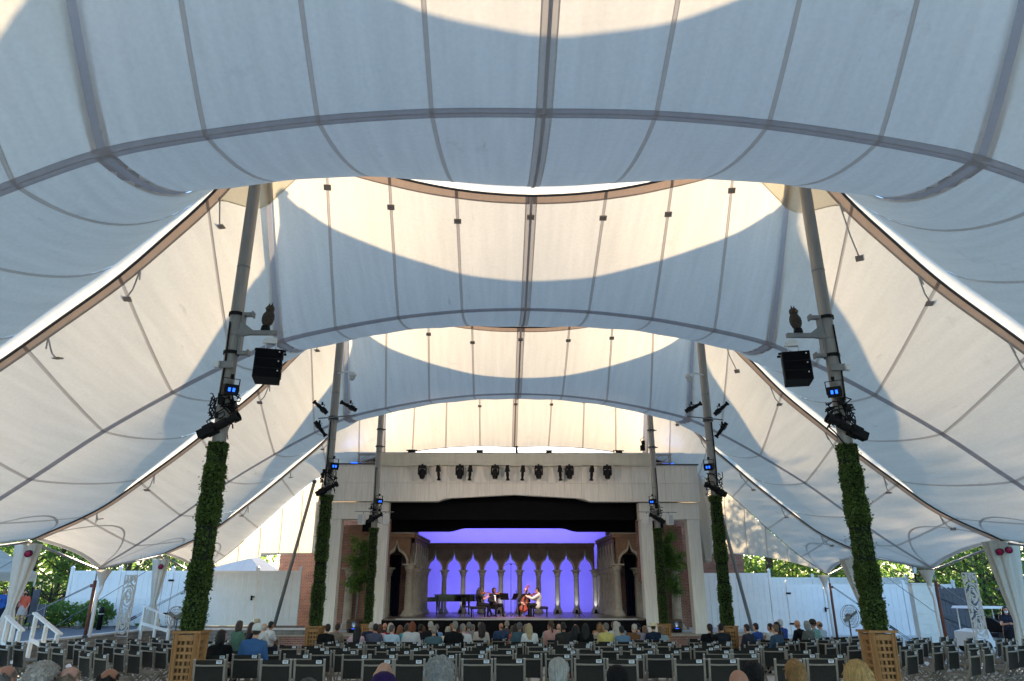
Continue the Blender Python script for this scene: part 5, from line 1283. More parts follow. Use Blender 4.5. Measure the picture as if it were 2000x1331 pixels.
# the audience: (pixel x of the head, row y, hair style, hair colour, skin, shirt, look, label)
ROWS = [13.1, 14.85, 16.6, 18.2, 19.75, 21.3, 22.9, 24.5, 26.1, 27.7, 29.3, 30.8]
def row_x(pxx, y): return px(pxx, 1225, y).x
PEOPLE = [
 (637.0, 6, 'short', '2a1a14', 'c99b80', '101012', 'dark haired person in a black top beside the left middle planter'),
 (654, 7, 'short', '3a281f', 'b98568', '8a7a66', 'man with brown hair in a tan jacket beside the black top by the left planter'),
 (700, 6, 'long', '131014', 'c99b80', 'c79aa5', 'woman with long black hair in a pale pink top'),
 (720, 7, 'short', 'b9b3a8', 'd5a890', '25304a', 'white haired person in a navy jacket next to the black haired woman'),
 (733, 6, 'short', '241c1c', 'b98568', '4b4f66', 'dark haired person in a slate blue shirt'),
 (744, 7, 'bob', '5b3a2a', 'd5a890', 'd8a9b4', 'brown haired woman in a pink and white top'),
 (757, 7, 'bob', 'c9bfae', 'd5a890', 'a0141c', 'blonde woman in a bright red top'),
 (767, 6, 'short', '5a5450', 'c99b80', 'a9c2d6', 'grey haired man in a pale blue checked shirt'),
 (752, 9, 'bald', 'a07a62', 'c98a70', '3a3436', 'balding man far forward near the left stage column'),
 (777, 8, 'long', '8a5c3c', 'd5a890', '5a3f30', 'woman with long light brown hair by the stage edge'),
 (800, 9, 'short', '6b4a34', 'd5a890', '2a2a2c', 'brown haired person close to the stage left of centre'),
 (803, 6, 'bob', '7c3f1e', 'd5a890', 'c9c4c2', 'red haired woman in a white top in the left crowd'),
 (792, 7, 'short', '3a3533', 'c99b80', '2d9aa8', 'dark haired person in a turquoise top behind the red haired woman'),
 (817, 7, 'short', '16110f', '8a5a40', '1c2436', 'black haired man in a navy shirt right of the red haired woman'),
 (830, 8, 'bob', '7a4a2c', 'd5a890', '5aa4c4', 'auburn haired woman in a light blue top'),
 (843, 7, 'short', 'b5b0a6', 'd5a890', '222226', 'white haired man in a black jacket'),
 (855, 9, 'short', '6f6d6c', 'c99b80', '6f9cc8', 'grey haired man in a sky blue shirt close to the stage'),
 (852, 5, 'short', '8d8378', 'c99b80', '47626c', 'grey haired man in a teal grey sweater with his arm over the next chair'),
 (873, 6, 'short', 'b0a898', 'd5a890', 'cfc6ae', 'light grey haired person in a cream top'),
 (884, 5, 'short', '8a867f', 'c99b80', '141416', 'grey haired person in black with a cream scarf'),
 (889, 6, 'long', '2b1514', 'c99b80', '2a1a1c', 'woman with long dark red hair dressed in black'),
 (889, 8, 'bob', '96603a', 'd5a890', 'a9a49c', 'auburn haired person left of the pink top'),
 (903, 8, 'bob', '9c6a44', 'd5a890', 'd0788a', 'woman with auburn hair in a pink top'),
 (907, 6, 'short', '8f8a86', 'c99b80', 'cdcbca', 'grey haired man in a white shirt with a dark cord'),
 (916, 8, 'short', '7b756f', 'c99b80', '8e8c8c', 'grey haired person in a grey top by the white shirt'),
 (927, 9, 'short', '77736d', 'c99b80', 'b9bcc4', 'grey haired person in a patterned white shirt near the stage'),
 (939, 7, 'long', '2a1c1a', 'c99b80', 'c9b7a4', 'woman with long dark hair in a beige top at the aisle'),
 (942, 9, 'short', '6b625a', 'c99b80', '303a50', 'grey haired person in dark blue near the stage at the aisle'),
 (975, 8, 'bald', '3a2c26', 'b98568', '2f4668', 'balding man in a blue checked shirt right of the aisle'),
 (983, 9, 'short', '8f867c', 'c99b80', '4a4a50', 'small grey haired person beside the balding man in checks'),
 (1000, 8, 'short', '6b5a4c', 'c99b80', '27395a', 'grey brown haired man in navy leaning forward'),
 (1009, 7, 'long', '30201c', 'c99b80', 'b5523a', 'dark haired woman in a rust red top'),
 (1012, 6, 'short', '5d5a59', 'a87458', '3c5a66', 'grey haired man in a dark teal shirt right of the aisle'),
 (1026, 8, 'bob', '8d8477', 'd5a890', '6b6a60', 'ash blonde person in front of the blonde woman'),
 (1033, 6, 'longw', 'b59f7c', 'd5a890', 'd5d3d0', 'blonde woman with long wavy hair in a white top'),
 (1070, 9, 'short', '6a4630', 'c99b80', '6fae9c', 'brown haired person in a mint green shirt'),
 (1075, 8, 'short', '382a22', 'c99b80', '3c3d40', 'brown haired man in charcoal beside the mint shirt'),
 (1082, 7, 'ponytail', '4a2f22', 'd5a890', 'cf9386', 'woman with a brown ponytail in a salmon top'),
 (1096, 8, 'bald', 'a08872', 'd0a088', '4d9cc0', 'bald man in a bright blue shirt right of centre'),
 (1104, 6, 'short', '181412', 'a87458', '322f2c', 'black haired man in a dark olive shirt right of centre'),
 (1113, 7, 'long', '16121a', 'c99b80', '1a1c30', 'woman with long black hair in dark blue'),
 (1116, 9, 'bald', 'c09a86', 'd5a890', '4a4650', 'bald man near the stage right of the blue shirt'),
 (1126, 7, 'long', '3c2418', 'c99b80', '2c3044', 'woman with long dark brown hair in navy'),
 (1141, 6, 'long', '08070a', '8a5a40', '0e0e10', 'woman with long black hair all in black'),
 (1166, 9, 'bob', '54392a', 'd5a890', 'b47a4c', 'brown haired woman in an orange tan top near the stage'),
 (1172, 8, 'bob', '9a7048', 'd5a890', 'c0a890', 'sandy haired person beside the orange tan top'),
 (1183, 8, 'curly', 'b89468', 'd5a890', 'a08c78', 'person with curly sandy hair above the yellow top'),
 (1182, 6, 'short', '6b675e', 'c99b80', 'c8b446', 'grey haired person in a yellow polo shirt'),
 (1199, 7, 'longw', 'bdb5aa', 'd5a890', 'b5bdc4', 'woman with long silver hair in pale grey'),
 (1202, 9, 'short', '6a513f', 'c99b80', '7a6a5c', 'brown haired person near the stage right of centre'),
 (1214, 9, 'short', '9a948c', 'd5a890', '8a8c90', 'silver haired man near the stage at right'),
 (1217, 6, 'short', '1d1a1c', 'b98568', '5a7f9c', 'black haired man in a steel blue shirt'),
 (1228, 7, 'short', 'c4bcb0', 'd5a890', '7a4f24', 'white haired person in an ochre brown jacket'),
 (1237, 8, 'short', 'c9c2c0', 'd5a890', '8a7f9a', 'white haired person in lilac beside the ochre jacket'),
 (1247, 7, 'capdark', '1c1c24', 'c99b80', '8d8494', 'man in a dark cap and striped grey shirt'),
 (1256, 8, 'long', '7a5f48', 'd5a890', '8c8078', 'light brown haired woman beside the dark cap'),
 (1275, 7, 'sunhat', 'cdbf94', 'd5a890', '1c2c44', 'person in a straw sun hat and navy jacket at the right column'),
 (1286, 7, 'bob', '8c6f58', 'd5a890', '8aa0ac', 'brown haired woman right of the straw hat'),
 (1378, 6, 'ponytail', '241712', 'c99b80', '0f0f12', 'woman with a dark ponytail in black beside the right middle planter'),
 (1406, 6, 'short', '15110f', 'c99b80', '1f262e', 'man with black hair in a dark jacket beside the right middle planter'),
 # left block
 (437, 1, 'bob', '15110f', 'c99b80', '0d0d10', 'woman with dark bobbed hair in black next to the man in the white cap'),
 (494, 1, 'capwhite', 'cfd2cf', 'c99b80', '2d5f96', 'man in a white cap and a blue polo shirt'),
]
# foreground heads (pixel x, pixel y of the crown, distance, ...)
FRONT = [
 (22, 1296, 6.4, 'ring', '777068', 'c08a72', '3a3a40', 'balding man with dark grey sides at the bottom left corner'),
 (98, 1297, 6.2, 'curly', 'b3aaa0', 'c08a72', '4a4540', 'person with fluffy grey hair at the bottom left'),
 (146, 1298, 6.3, 'ring', '85725f', 'c89a88', '4a4a50', 'man with thin brown hair and a pink scalp at the bottom left'),
 (222, 1302, 6.6, 'ring', '1c1713', 'a8745a', '33343a', 'man with dark hair and a bald crown touching his ear, bottom left'),
 (607, 1325, 6.2, 'short', '5a544e', 'c08a72', '3a3a3c', 'top of a grey haired head at the bottom edge left of centre'),
 (752, 1290, 7.0, 'bald', 'b08a72', 'c9977c', '3b3b44', 'bald man in the foreground left of centre'),
 (751, 1311, 5.6, 'capround', '22103c', 'c08a72', '33304a', 'head in a purple knitted cap in front of the bald man'),
 (860, 1279, 6.3, 'curlybig', 'a19e98', 'c08a72', '44444a', 'person with bushy curly grey hair in the foreground'),
 (1093, 1286, 6.9, 'lowpony', 'bdb8ad', 'c08a72', '4a4c52', 'woman with smooth silver hair tied low in the foreground'),
 (1205, 1297, 6.4, 'capdark', '0c0b0d', 'a8745a', '24242a', 'person in a black baseball cap in the foreground'),
 (1437, 1304, 6.2, 'bald', 'a98068', 'b88468', '3a3a40', 'bald man in the foreground at right'),
 (1467, 1291, 6.9, 'short', '14100e', 'a8745a', '2b2b30', 'person with short black hair and sunglasses pushed up on the head'),
 (1549, 1284, 6.9, 'bun', 'b58a56', 'c08a72', '4a443c', 'blonde woman with her hair tied up in a knot'),
 (1667, 1290, 6.0, 'bobsm', 'd0aa6c', 'c08a72', '4a4a4a', 'woman with a smooth blonde bob at the bottom right'),
]
taken = {}
def plan():
    out = []
    for p in PEOPLE:
        y = ROWS[p[1]]; out.append((row_x(p[0], y), y, p))
    return out
PLAN = plan()
# centre block: pairs with a seat left free between them, staggered from row to row
cen = []
for r, y in enumerate(ROWS):
    occ = [q[0] for q in PLAN if abs(q[1] - y) < .1 and abs(q[0]) < 7.2]
    xs = list(occ); x = -6.05 + (.86 if r % 2 else 0) + (0, .1, -.12, .2, 0, -.1, .15, 0, .1, 0, 0, 0)[r]
    while x < 6.0:
        for k in (0, 1):
            xx = x + k * PITCHX
            if abs(xx) > 5.75 and 12.9 < y < 14.9: pass
            if abs(abs(xx) - 6.3) < .55 and min(abs(y - m) for m in (13.97, 23.14, 32.2)) < .9: continue
            if r >= 6 and RND.random() < .6: continue
            if all(abs(xx - o) > .52 for o in xs) and xx < 6.1: xs.append(xx)
        x += 3 * PITCHX + (.24 if abs(x + 1.4 * PITCHX) < .9 else .0)
    xs.sort(); cen.append((y, xs))
# two chairs close to the camera, bottom left
for k, pxx in enumerate((22, 66)):
    y = 9.4; chair(px(pxx, 1300, y).x, y, radians(-8), ('right' if k else 'left') + ' one of two big black chairs behind the balding heads, bottom left', 'folding chairs in the centre block')
rowname = ['nearest', 'second nearest', 'third nearest', 'fourth nearest', 'fifth nearest', 'sixth nearest', 'seventh nearest', 'eighth nearest', 'ninth nearest', 'tenth nearest', 'eleventh nearest', 'twelfth nearest', 'thirteenth nearest', 'fourteenth nearest', 'fifteenth nearest', 'sixteenth nearest', 'seventeenth nearest', 'eighteenth nearest']
rowname_c = rowname[:11] + ['frontmost']
for r, (y, xs) in enumerate(cen):
    for k, x in enumerate(xs):
        chair(x, y, rc.gauss(0, .015), 'black sling folding chair, ' + ORD[k + 1] + ' from left in the ' + rowname_c[r] + ' centre row', 'folding chairs in the centre block')
# side blocks, turned toward the stage
def side_rows(sg):
    phi = radians(35); rows = []
    u = V(cos(phi), -sin(phi) * sg * -1 * -1, 0) if sg < 0 else V(cos(phi), sin(phi), 0)
    if sg < 0: u = V(cos(phi), -sin(phi), 0)
    f = V(sin(phi), cos(phi), 0) if sg < 0 else V(-sin(phi), cos(phi), 0)
    o = V(sg * 8.2, 13.3, 0)
    for r in range(18):
        base = o + f * (1.08 * r) ; row = []
        for k in range(-14, 16):
            m = k % 3
            if m == 2: continue
            p = base + u * (k * PITCHX + (.8 if r % 2 else 0))
            X = abs(p.x)
            lim = 7.35 if p.y < 24 else 8.2
            if lim < X < 14.9 and 14.3 < p.y < 30.5 and not (X > 13.8 and p.y > 27) and X < 7.0 + (p.y - 8.5) * .75: row.append(p)
        row.sort(key=lambda p: p.x); rows.append(row)
    return rows
SIDE_PEOPLE = [
 # left block: (px, py of head, ...) placed on the nearest chair
 (470, 1222, 'bob', '4a3a30', 'c99b80', '48705c', -1, 'woman with brown bobbed hair in a green top at left'),
 (494, 1217, 'long', '4a3226', 'b98568', '1b2438', -1, 'man with long brown hair in a navy jacket and crossed legs at left'),
 (503, 1210, 'capround', 'b7ae98', 'd5a890', 'cfc6ae', -1, 'person in a cream sun hat with sunglasses at left'),
 (518, 1212, 'ring', 'c9c4bc', 'd0a088', 'cfcdc8', -1, 'white haired man in a cream shirt at left'),
 (531, 1212, 'short', '14110f', 'a87458', 'd4d4d4', -1, 'dark haired man in a white shirt by the leaning strut'),
 (1456, 1208, 'short', '2a1a16', 'c99b80', '2a2c3a', 1, 'man with dark hair in a charcoal jacket right of the middle planter'),
 (1474, 1208, 'short', '33201c', 'd5a890', '2450a0', 1, 'woman with short brown hair in a blue cardigan right of the planter'),
 (1502, 1210, 'short', '15110f', 'b98568', 'b9b6b4', 1, 'man with dark hair in a white shirt, right block'),
 (1511, 1216, 'bun', '6a564a', 'c99b80', '2c4660', 1, 'woman with pinned up hair in a slate blue jacket, right block'),
 (1515, 1209, 'long', '0f0d0f', 'b98568', '14141a', 1, 'woman with black curly hair in the right block'),
 (1523, 1210, 'short', 'c9c9cc', 'd5a890', '1f3f8c', 1, 'white haired person in a royal blue shirt, right block'),
 (1556, 1211, 'bald', 'a8745a', 'b98468', '12141c', 1, 'bald man with glasses in a navy sweater, right block'),
 (1574, 1213, 'bob', '8a8c8c', 'c99b80', '5a5c58', 1, 'woman with grey bobbed hair in the right block'),
 (1586, 1211, 'capround', '3c3128', 'b98568', '5f8c84', 1, 'man in a brown flat cap and green shirt, right block'),
 (1599, 1209, 'ring', '5a4030', 'b98568', '9aa6bc', 1, 'bald man with a dark beard in a pale blue shirt, right block'),
]
SIDE_SEATED = []
for sg in (-1, 1):
    rows = side_rows(sg); side = 'left' if sg < 0 else 'right'
    for q in SIDE_PEOPLE:
        if q[6] != sg: continue
        y = {470: 22.0, 494: 22.4, 503: 25.6, 518: 24.4, 531: 25.2, 1456: 22.6, 1474: 24.2, 1502: 23.4, 1511: 21.2, 1515: 24.6, 1523: 25.8, 1556: 23.8, 1574: 23.2, 1586: 23.6, 1599: 24.0}[q[0]]
        x = px(q[0], 1225, y).x; SIDE_SEATED.append((x, y, q))
        # drop planned chairs that would collide, then add the sitter's own
        for row in rows: row[:] = [p for p in row if (p.x - x) ** 2 + (p.y - y) ** 2 > .52 ** 2]
        best = min(range(len(rows)), key=lambda r: min([abs((p.x - x)) + abs(p.y - y) for p in rows[r]] or [99])); rows[best].append(V(x, y, 0)); rows[best].sort(key=lambda p: p.x)
    for r, row in enumerate(rows):
        for k, p in enumerate(row):
            chair(p.x, p.y, radians(-35 if sg < 0 else 35), 'black folding chair, ' + ORD[k + 1] + ' from left in the ' + rowname[r] + ' angled ' + side + ' row', 'angled folding chairs at the ' + side)
if not used[0]: bpy.data.objects.remove(ch0)
# ------------------------------------------------------------------ people
def capsule(mb, p0, r0, p1, r1, n=10):
    p0, p1 = Vector(p0), Vector(p1); d = p1 - p0; L = d.length
    if L < 1e-5: mb.sph(tuple(p0), r0, n, 6); return
    T = Matrix.Translation(p0) @ d.to_track_quat('Z', 'Y').to_matrix().to_4x4()
    prof = [(r0 * sin(a), -r0 * cos(a)) for a in (.15, .6, 1.1)] + [(r0, 0), (r1, L)] + [(r1 * cos(a), L + r1 * sin(a)) for a in (.45, .95, 1.42)]
    mb.lathe(prof, n, T)
WORK = bpy.data.scenes.new('work')          # emptied and removed again at the end
def fuse(mb, name, voxel, smooth=4, extra=None):
    """one continuous skin over the overlapping volumes of mb"""
    me = mb.mesh('tmp', None); o = bpy.data.objects.new('tmp', me); WORK.collection.objects.link(o)
    r = o.modifiers.new('r', 'REMESH'); r.mode = 'VOXEL'; r.voxel_size = voxel
    s = o.modifiers.new('s', 'SMOOTH'); s.factor = .5; s.iterations = smooth
    vl = WORK.view_layers[0]; vl.update(); dg = vl.depsgraph; m2 = bpy.data.meshes.new_from_object(o.evaluated_get(dg))
    bpy.data.objects.remove(o); bpy.data.meshes.remove(me)
    if extra is not None:
        vs = [tuple(v.co) for v in m2.vertices]; fs = [tuple(p.vertices) for p in m2.polygons]; b = len(vs)
        m3 = bpy.data.meshes.new(name); m3.from_pydata(vs + extra.v, [], fs + [tuple(i + b for i in f) for f in extra.f]); bpy.data.meshes.remove(m2); m2 = m3
    m2.name = name; m2.polygons.foreach_set('use_smooth', [True] * len(m2.polygons)); return m2
def fingers(mb, wrist, palm_end, up, curl=.6, spread=.018, sgn=1):
    """four unequal bent fingers and a thumb rooted in the palm"""
    w, p = Vector(wrist), Vector(palm_end); d = (p - w).normalized(); u = Vector(up); u = (u - d * u.dot(d)).normalized(); s = d.cross(u) * sgn
    for k, L in enumerate((.070, .080, .074, .058)):
        a = p + s * ((k - 1.5) * spread) - d * .015
        m1 = a + d * L * .45 * cos(curl * .4) - u * L * .45 * sin(curl * .4); m2_ = m1 + d * L * .32 * cos(curl) - u * L * .32 * sin(curl); e = m2_ + d * L * .25 * cos(curl * 1.6) - u * L * .25 * sin(curl * 1.6)
        mb.tube([a, m1, m2_, e], [.0088, .0085, .0078, .0062], 6)
    a = w + d * .035 - s * .028; m1 = a - s * .028 + d * .028 - u * .01; e = m1 + d * .032 - u * .012 + s * .006
    mb.tube([a, m1, e], [.012, .0105, .008], 6)
def skeleton(**kw):
    J = dict(pel=V(0, -.02, .54), che=V(0, -.07, .86), nek=V(0, -.065, 1.03), head=V(0, -.03, 1.195), look=0.0, nod=0.0,
             shL=V(-.18, -.07, .97), shR=V(.18, -.07, .97), elL=V(-.25, .0, .70), elR=V(.25, .0, .70), wrL=V(-.11, .22, .60), wrR=V(.11, .22, .60),
             hiL=V(-.095, .0, .53), hiR=V(.095, .0, .53), knL=V(-.13, .42, .53), knR=V(.13, .42, .53), anL=V(-.13, .40, .09), anR=V(.13, .40, .09))
    J.update(kw); return J
def head_frame(J):
    return Matrix.Translation(J['head']) @ Matrix.Rotation(J['look'], 4, 'Z') @ Matrix.Rotation(J['nod'], 4, 'X')
def body_mesh(J, voxel, hands=True, fem=False):
    mb = MB(); H = head_frame(J)
    mb.sph((0, -.005, .025), (.074, .094, .092), 14, 10, H); mb.sph((0, .02, -.045), (.056, .066, .066), 12, 8, H)
    capsule(mb, H @ V(0, .082, .02), .010, H @ V(0, .107, -.018), .014, 8)          # nose
    mb.sph((0, .088, -.058), (.026, .012, .012), 8, 6, H); mb.sph((0, .075, -.092), (.025, .02, .016), 8, 6, H); mb.sph((0, .082, .047), (.05, .012, .012), 8, 6, H)
    for e in (-1, 1): mb.sph((e * .083, -.008, .0), (.015, .026, .037), 8, 6, H)
    capsule(mb, J['nek'] + V(0, -.01, -.04), .058, J['head'] + V(0, -.02, -.06), .052)
    k = .92 if fem else 1.0
    for e in (-1, 1):
        capsule(mb, J['pel'] + V(e * .075, -.01, 0), .115, J['che'] * .5 + J['pel'] * .5 + V(e * .055, 0, 0), .10 * k)
        capsule(mb, J['che'] * .5 + J['pel'] * .5 + V(e * .055, 0, 0), .10 * k, J['che'] + V(e * .075, 0, 0), .105 * k)
        s = 'L' if e < 0 else 'R'
        capsule(mb, J['nek'] + V(0, -.005, -.035), .055, J['sh' + s], .062 * k)
        capsule(mb, J['che'] + V(e * .07, .005, .02), .10, J['sh' + s] + V(-e * .03, 0, -.03), .072 * k)
        capsule(mb, J['sh' + s], .056 * k, J['el' + s], .042 * k); capsule(mb, J['el' + s], .042 * k, J['wr' + s], .027)
        d = (J['wr' + s] - J['el' + s]).normalized(); capsule(mb, J['wr' + s], .026, J['wr' + s] + d * .07, .034)
        capsule(mb, J['hi' + s], .105, J['kn' + s], .062); capsule(mb, J['kn' + s], .058, J['an' + s], .036)
        f = J.get('ft' + s, V(0, .15, -.055)); capsule(mb, J['an' + s] + V(0, -.02, -.05), .034, J['an' + s] + f, .028)
    ex = None
    if hands:
        ex = MB()
        for e in (-1, 1):
            s = 'L' if e < 0 else 'R'; d = (J['wr' + s] - J['el' + s]).normalized(); fingers(ex, J['wr' + s], J['wr' + s] + d * .085, J.get('up' + s, V(0, .2, 1)), J.get('curl' + s, .7), .018, e)
    return fuse(mb, 'person_body', voxel, 3, ex)
def shirt_mesh(J, voxel, sleeve=1.0, fem=False, jacket=0.0):
    mb = MB(); k = .92 if fem else 1.0; g = .014 + jacket
    capsule(mb, J['nek'] + V(0, -.01, -.05), .066 + g * .6, J['nek'] + V(0, -.008, .005), .060 + g * .3)
    for e in (-1, 1):
        s = 'L' if e < 0 else 'R'
        capsule(mb, J['pel'] + V(e * .075, -.01, -.02 - jacket * 3), .118 + g, J['che'] * .5 + J['pel'] * .5 + V(e * .055, 0, 0), .10 * k + g)
        capsule(mb, J['che'] * .5 + J['pel'] * .5 + V(e * .055, 0, 0), .10 * k + g, J['che'] + V(e * .075, 0, 0), .105 * k + g)
        capsule(mb, J['nek'] + V(0, -.005, -.035), .055 + g, J['sh' + s], .062 * k + g); capsule(mb, J['che'] + V(e * .07, .005, .02), .10 + g, J['sh' + s] + V(-e * .03, 0, -.03), .072 * k + g)
        if sleeve <= .5: capsule(mb, J['sh' + s], .056 * k + g, J['sh' + s].lerp(J['el' + s], sleeve * 2 * .75), .05 * k + g * 1.3)
        else:
            capsule(mb, J['sh' + s], .056 * k + g, J['el' + s], .044 * k + g); capsule(mb, J['el' + s], .044 * k + g, J['el' + s].lerp(J['wr' + s], .92), .029 + g)
    return fuse(mb, 'shirt', voxel, 3)
def trouser_mesh(J, voxel, short=1.0):
    mb = MB()
    for e in (-1, 1):
        s = 'L' if e < 0 else 'R'
        capsule(mb, J['pel'] + V(e * .075, -.01, -.015), .124, J['pel'] + V(e * .06, -.012, .10), .112)
        capsule(mb, J['hi' + s], .118, J['kn' + s], .076)
        if short > .5: capsule(mb, J['kn' + s], .072, J['an' + s].lerp(J['kn' + s], .03), .052)
    return fuse(mb, 'trousers', voxel, 3)
def shoe_mesh(J, e):
    s = 'L' if e < 0 else 'R'; mb = MB(); a = J['an' + s]; f = J.get('ft' + s, V(0, .15, -.055))
    capsule(mb, a + V(0, -.03, -.045), .044, a + f * .9 + V(0, 0, -.003), .040); capsule(mb, a + V(0, -.01, .0), .044, a + V(0, 0, -.05), .045)
    return fuse(mb, 'shoe', .018, 2)
def bumpy(me, amp, sc, seed=0, sz=1.0):
    N = [v.normal.copy() for v in me.vertices]; out = []
    for v, n in zip(me.vertices, N):
        c = v.co; q = Vector((c.x * sc, c.y * sc, c.z * sc * sz + seed)); out += list(c + n * amp * (noise.noise(q) + .6 * noise.noise(q * 2.3)))
    me.vertices.foreach_set('co', out); me.update(); return me
HAIR = {}
def hair_mesh(style, J, fine=False):
    """hair shells in the head's own frame, built once per style and pose"""
    H = head_frame(J); mb = MB(); vx = .011 if fine else .017
    def cap(up=.034, r=(.086, .103, .100), back=-.010): mb.sph((0, back, up), r, 14, 10, H)
    mname = 'hair'
    if style in ('short', 'bob', 'bobsm', 'long', 'longw', 'ponytail', 'bun', 'lowpony'):
        cap(); mb.sph((0, -.045, -.005), (.078, .066, .085), 12, 8, H); mb.sph((0, -.02, .055), (.080, .088, .082), 12, 8, H)
    if style in ('bob', 'bobsm'):
        for e in (-1, 1): capsule(mb, H @ V(e * .066, -.02, .03), .045, H @ V(e * .076, -.015, -.10), .040)
        capsule(mb, H @ V(0, -.06, .0), .075, H @ V(0, -.062, -.11), .072); 
    if style in ('long', 'longw'):
        for e in (-1, 1): capsule(mb, H @ V(e * .062, -.03, .03), .048, H @ V(e * .085, -.045, -.18), .045); capsule(mb, H @ V(e * .07, -.06, -.12), .05, H @ V(e * .07, -.10, -.30), .042)
        capsule(mb, H @ V(0, -.06, .0), .08, H @ V(0, -.09, -.30), .075)
    if style == 'ponytail':
        mb.sph((0, -.105, .03), .035, 8, 6, H); capsule(mb, H @ V(0, -.115, .02), .036, H @ V(0, -.13, -.22), .03)
    if style == 'lowpony':
        mb.sph((0, -.09, -.075), .035, 8, 6, H); capsule(mb, H @ V(0, -.10, -.09), .036, H @ V(.005, -.115, -.24), .026)
    if style == 'bun':
        mb.sph((0, -.088, .085), (.044, .042, .042), 10, 8, H); mb.sph((.02, -.10, .06), .03, 8, 6, H); capsule(mb, H @ V(0, -.095, .07), .03, H @ V(.01, -.105, -.05), .016)
    if style in ('curly', 'curlybig'):
        f = .93 if style == 'curlybig' else 1.0
        mb.sph((0, -.02, .035), (.098 * f, .112 * f, .108 * f), 14, 10, H); mb.sph((0, -.05, -.04), (.094 * f, .075, .09), 12, 8, H)
        rr = random.Random(2)
        for k in range(70):
            d = Vector((rr.gauss(0, 1), rr.gauss(-.4, 1), rr.gauss(.2, .8))).normalized(); mb.sph((d.x * .10 * f, d.y * .11 * f - .02, d.z * .11 * f + .02), rr.uniform(.013, .024), 7, 5, H)
    if style == 'ring':
        for k in range(13):
            a = radians(-200 + k * 220 / 12); p = V(.070 * cos(a), .088 * sin(a) - .008, -.01); q = V(.067 * cos(a), .083 * sin(a) - .008, .055 + .012 * sin(5 * a))
            if p.y < .045: capsule(mb, H @ p, .019, H @ q, .007)
        mb.sph((0, -.05, -.02), (.068, .055, .055), 10, 8, H)
    if style == 'bald': mb.sph((0, -.052, -.035), (.062, .050, .035), 10, 8, H)
    me = fuse(mb, 'hair', vx, 2 if style not in ('curly', 'curlybig') else 1)
    # keep the face free
    Hi = H.inverted()
    for v in me.vertices:
        p = Hi @ v.co
        lim = .062 if p.z > .055 else .018
        if p.y > lim and p.z < .085: p.y = lim - .02; p.x *= .8; v.co = H @ p
    if fine: bumpy(me, .0025 if style in ('short', 'bobsm', 'lowpony', 'bun', 'bob') else .004, 60 if style != 'curlybig' else 45, 1, .25 if style in ('bobsm', 'lowpony', 'long', 'bun') else 1)
    else: bumpy(me, .005, 45, 2)
    me.polygons.foreach_set('use_smooth', [True] * len(me.polygons))
    return me
def hat_mesh(style, J):
    H = head_frame(J); mb = MB()
    if style in ('capdark', 'capwhite'):
        mb.lathe([(.092, .0), (.094, .03), (.09, .075), (.07, .115), (.03, .135), (.004, .138)], 18, H @ Matrix.Translation((0, -.005, .01)) @ Matrix.Diagonal((1, 1.16, 1, 1)))
        mb.add([(-.075, .09, .035), (.075, .09, .035), (.06, .175, .022), (0, .195, .018), (-.06, .175, .022), (-.075, .09, .028), (.075, .09, .028), (.06, .175, .015), (0, .195, .011), (-.06, .175, .015)],
               [(0, 1, 2, 3, 4), (9, 8, 7, 6, 5), (0, 5, 6, 1), (1, 6, 7, 2), (2, 7, 8, 3), (3, 8, 9, 4), (4, 9, 5, 0)], H)
        mb.box((0, -.112, .035), (.07, .01, .018), H)
    if style == 'capround': mb.lathe([(.094, -.02), (.098, .03), (.094, .08), (.07, .12), (.03, .14), (.004, .142)], 18, H @ Matrix.Translation((0, -.008, .01)) @ Matrix.Diagonal((1, 1.16, 1, 1)))
    if style == 'sunhat': mb.lathe([(.235, .015), (.24, .022), (.15, .04), (.10, .045), (.098, .085), (.085, .125), (.03, .14), (.004, .135)], 22, H @ Matrix.Translation((0, -.005, .015)) @ Matrix.Diagonal((1, 1.08, 1, 1)))
    me = mb.mesh('hat', None, True); return me
for k in ('skin', 'hair', 'hairc', 'garment'): pass
VAR = []
for look, dx, nod in ((0, 0, 0), (radians(28), .01, .05), (radians(-28), -.01, .0), (radians(6), .015, -.14)):
    J = skeleton(look=look, nod=nod, head=V(dx, -.03, 1.195), nek=V(dx * .6, -.065, 1.03))
    b = body_mesh(J, .022); b.materials.append(M['skin'])
    sh = [shirt_mesh(J, .024, s) for s in (1.0, .45)]
    for m_ in sh: m_.materials.append(M['garment'])
    tr = trouser_mesh(J, .026); tr.materials.append(M['garment'])
    shoes = [shoe_mesh(J, e) for e in (-1, 1)]
    for m_ in shoes: m_.materials.append(M['black'])
    VAR.append((J, b, sh, tr, shoes, {}))
JF = skeleton(); BF = body_mesh(JF, .013); BF.materials.append(M['skin'])
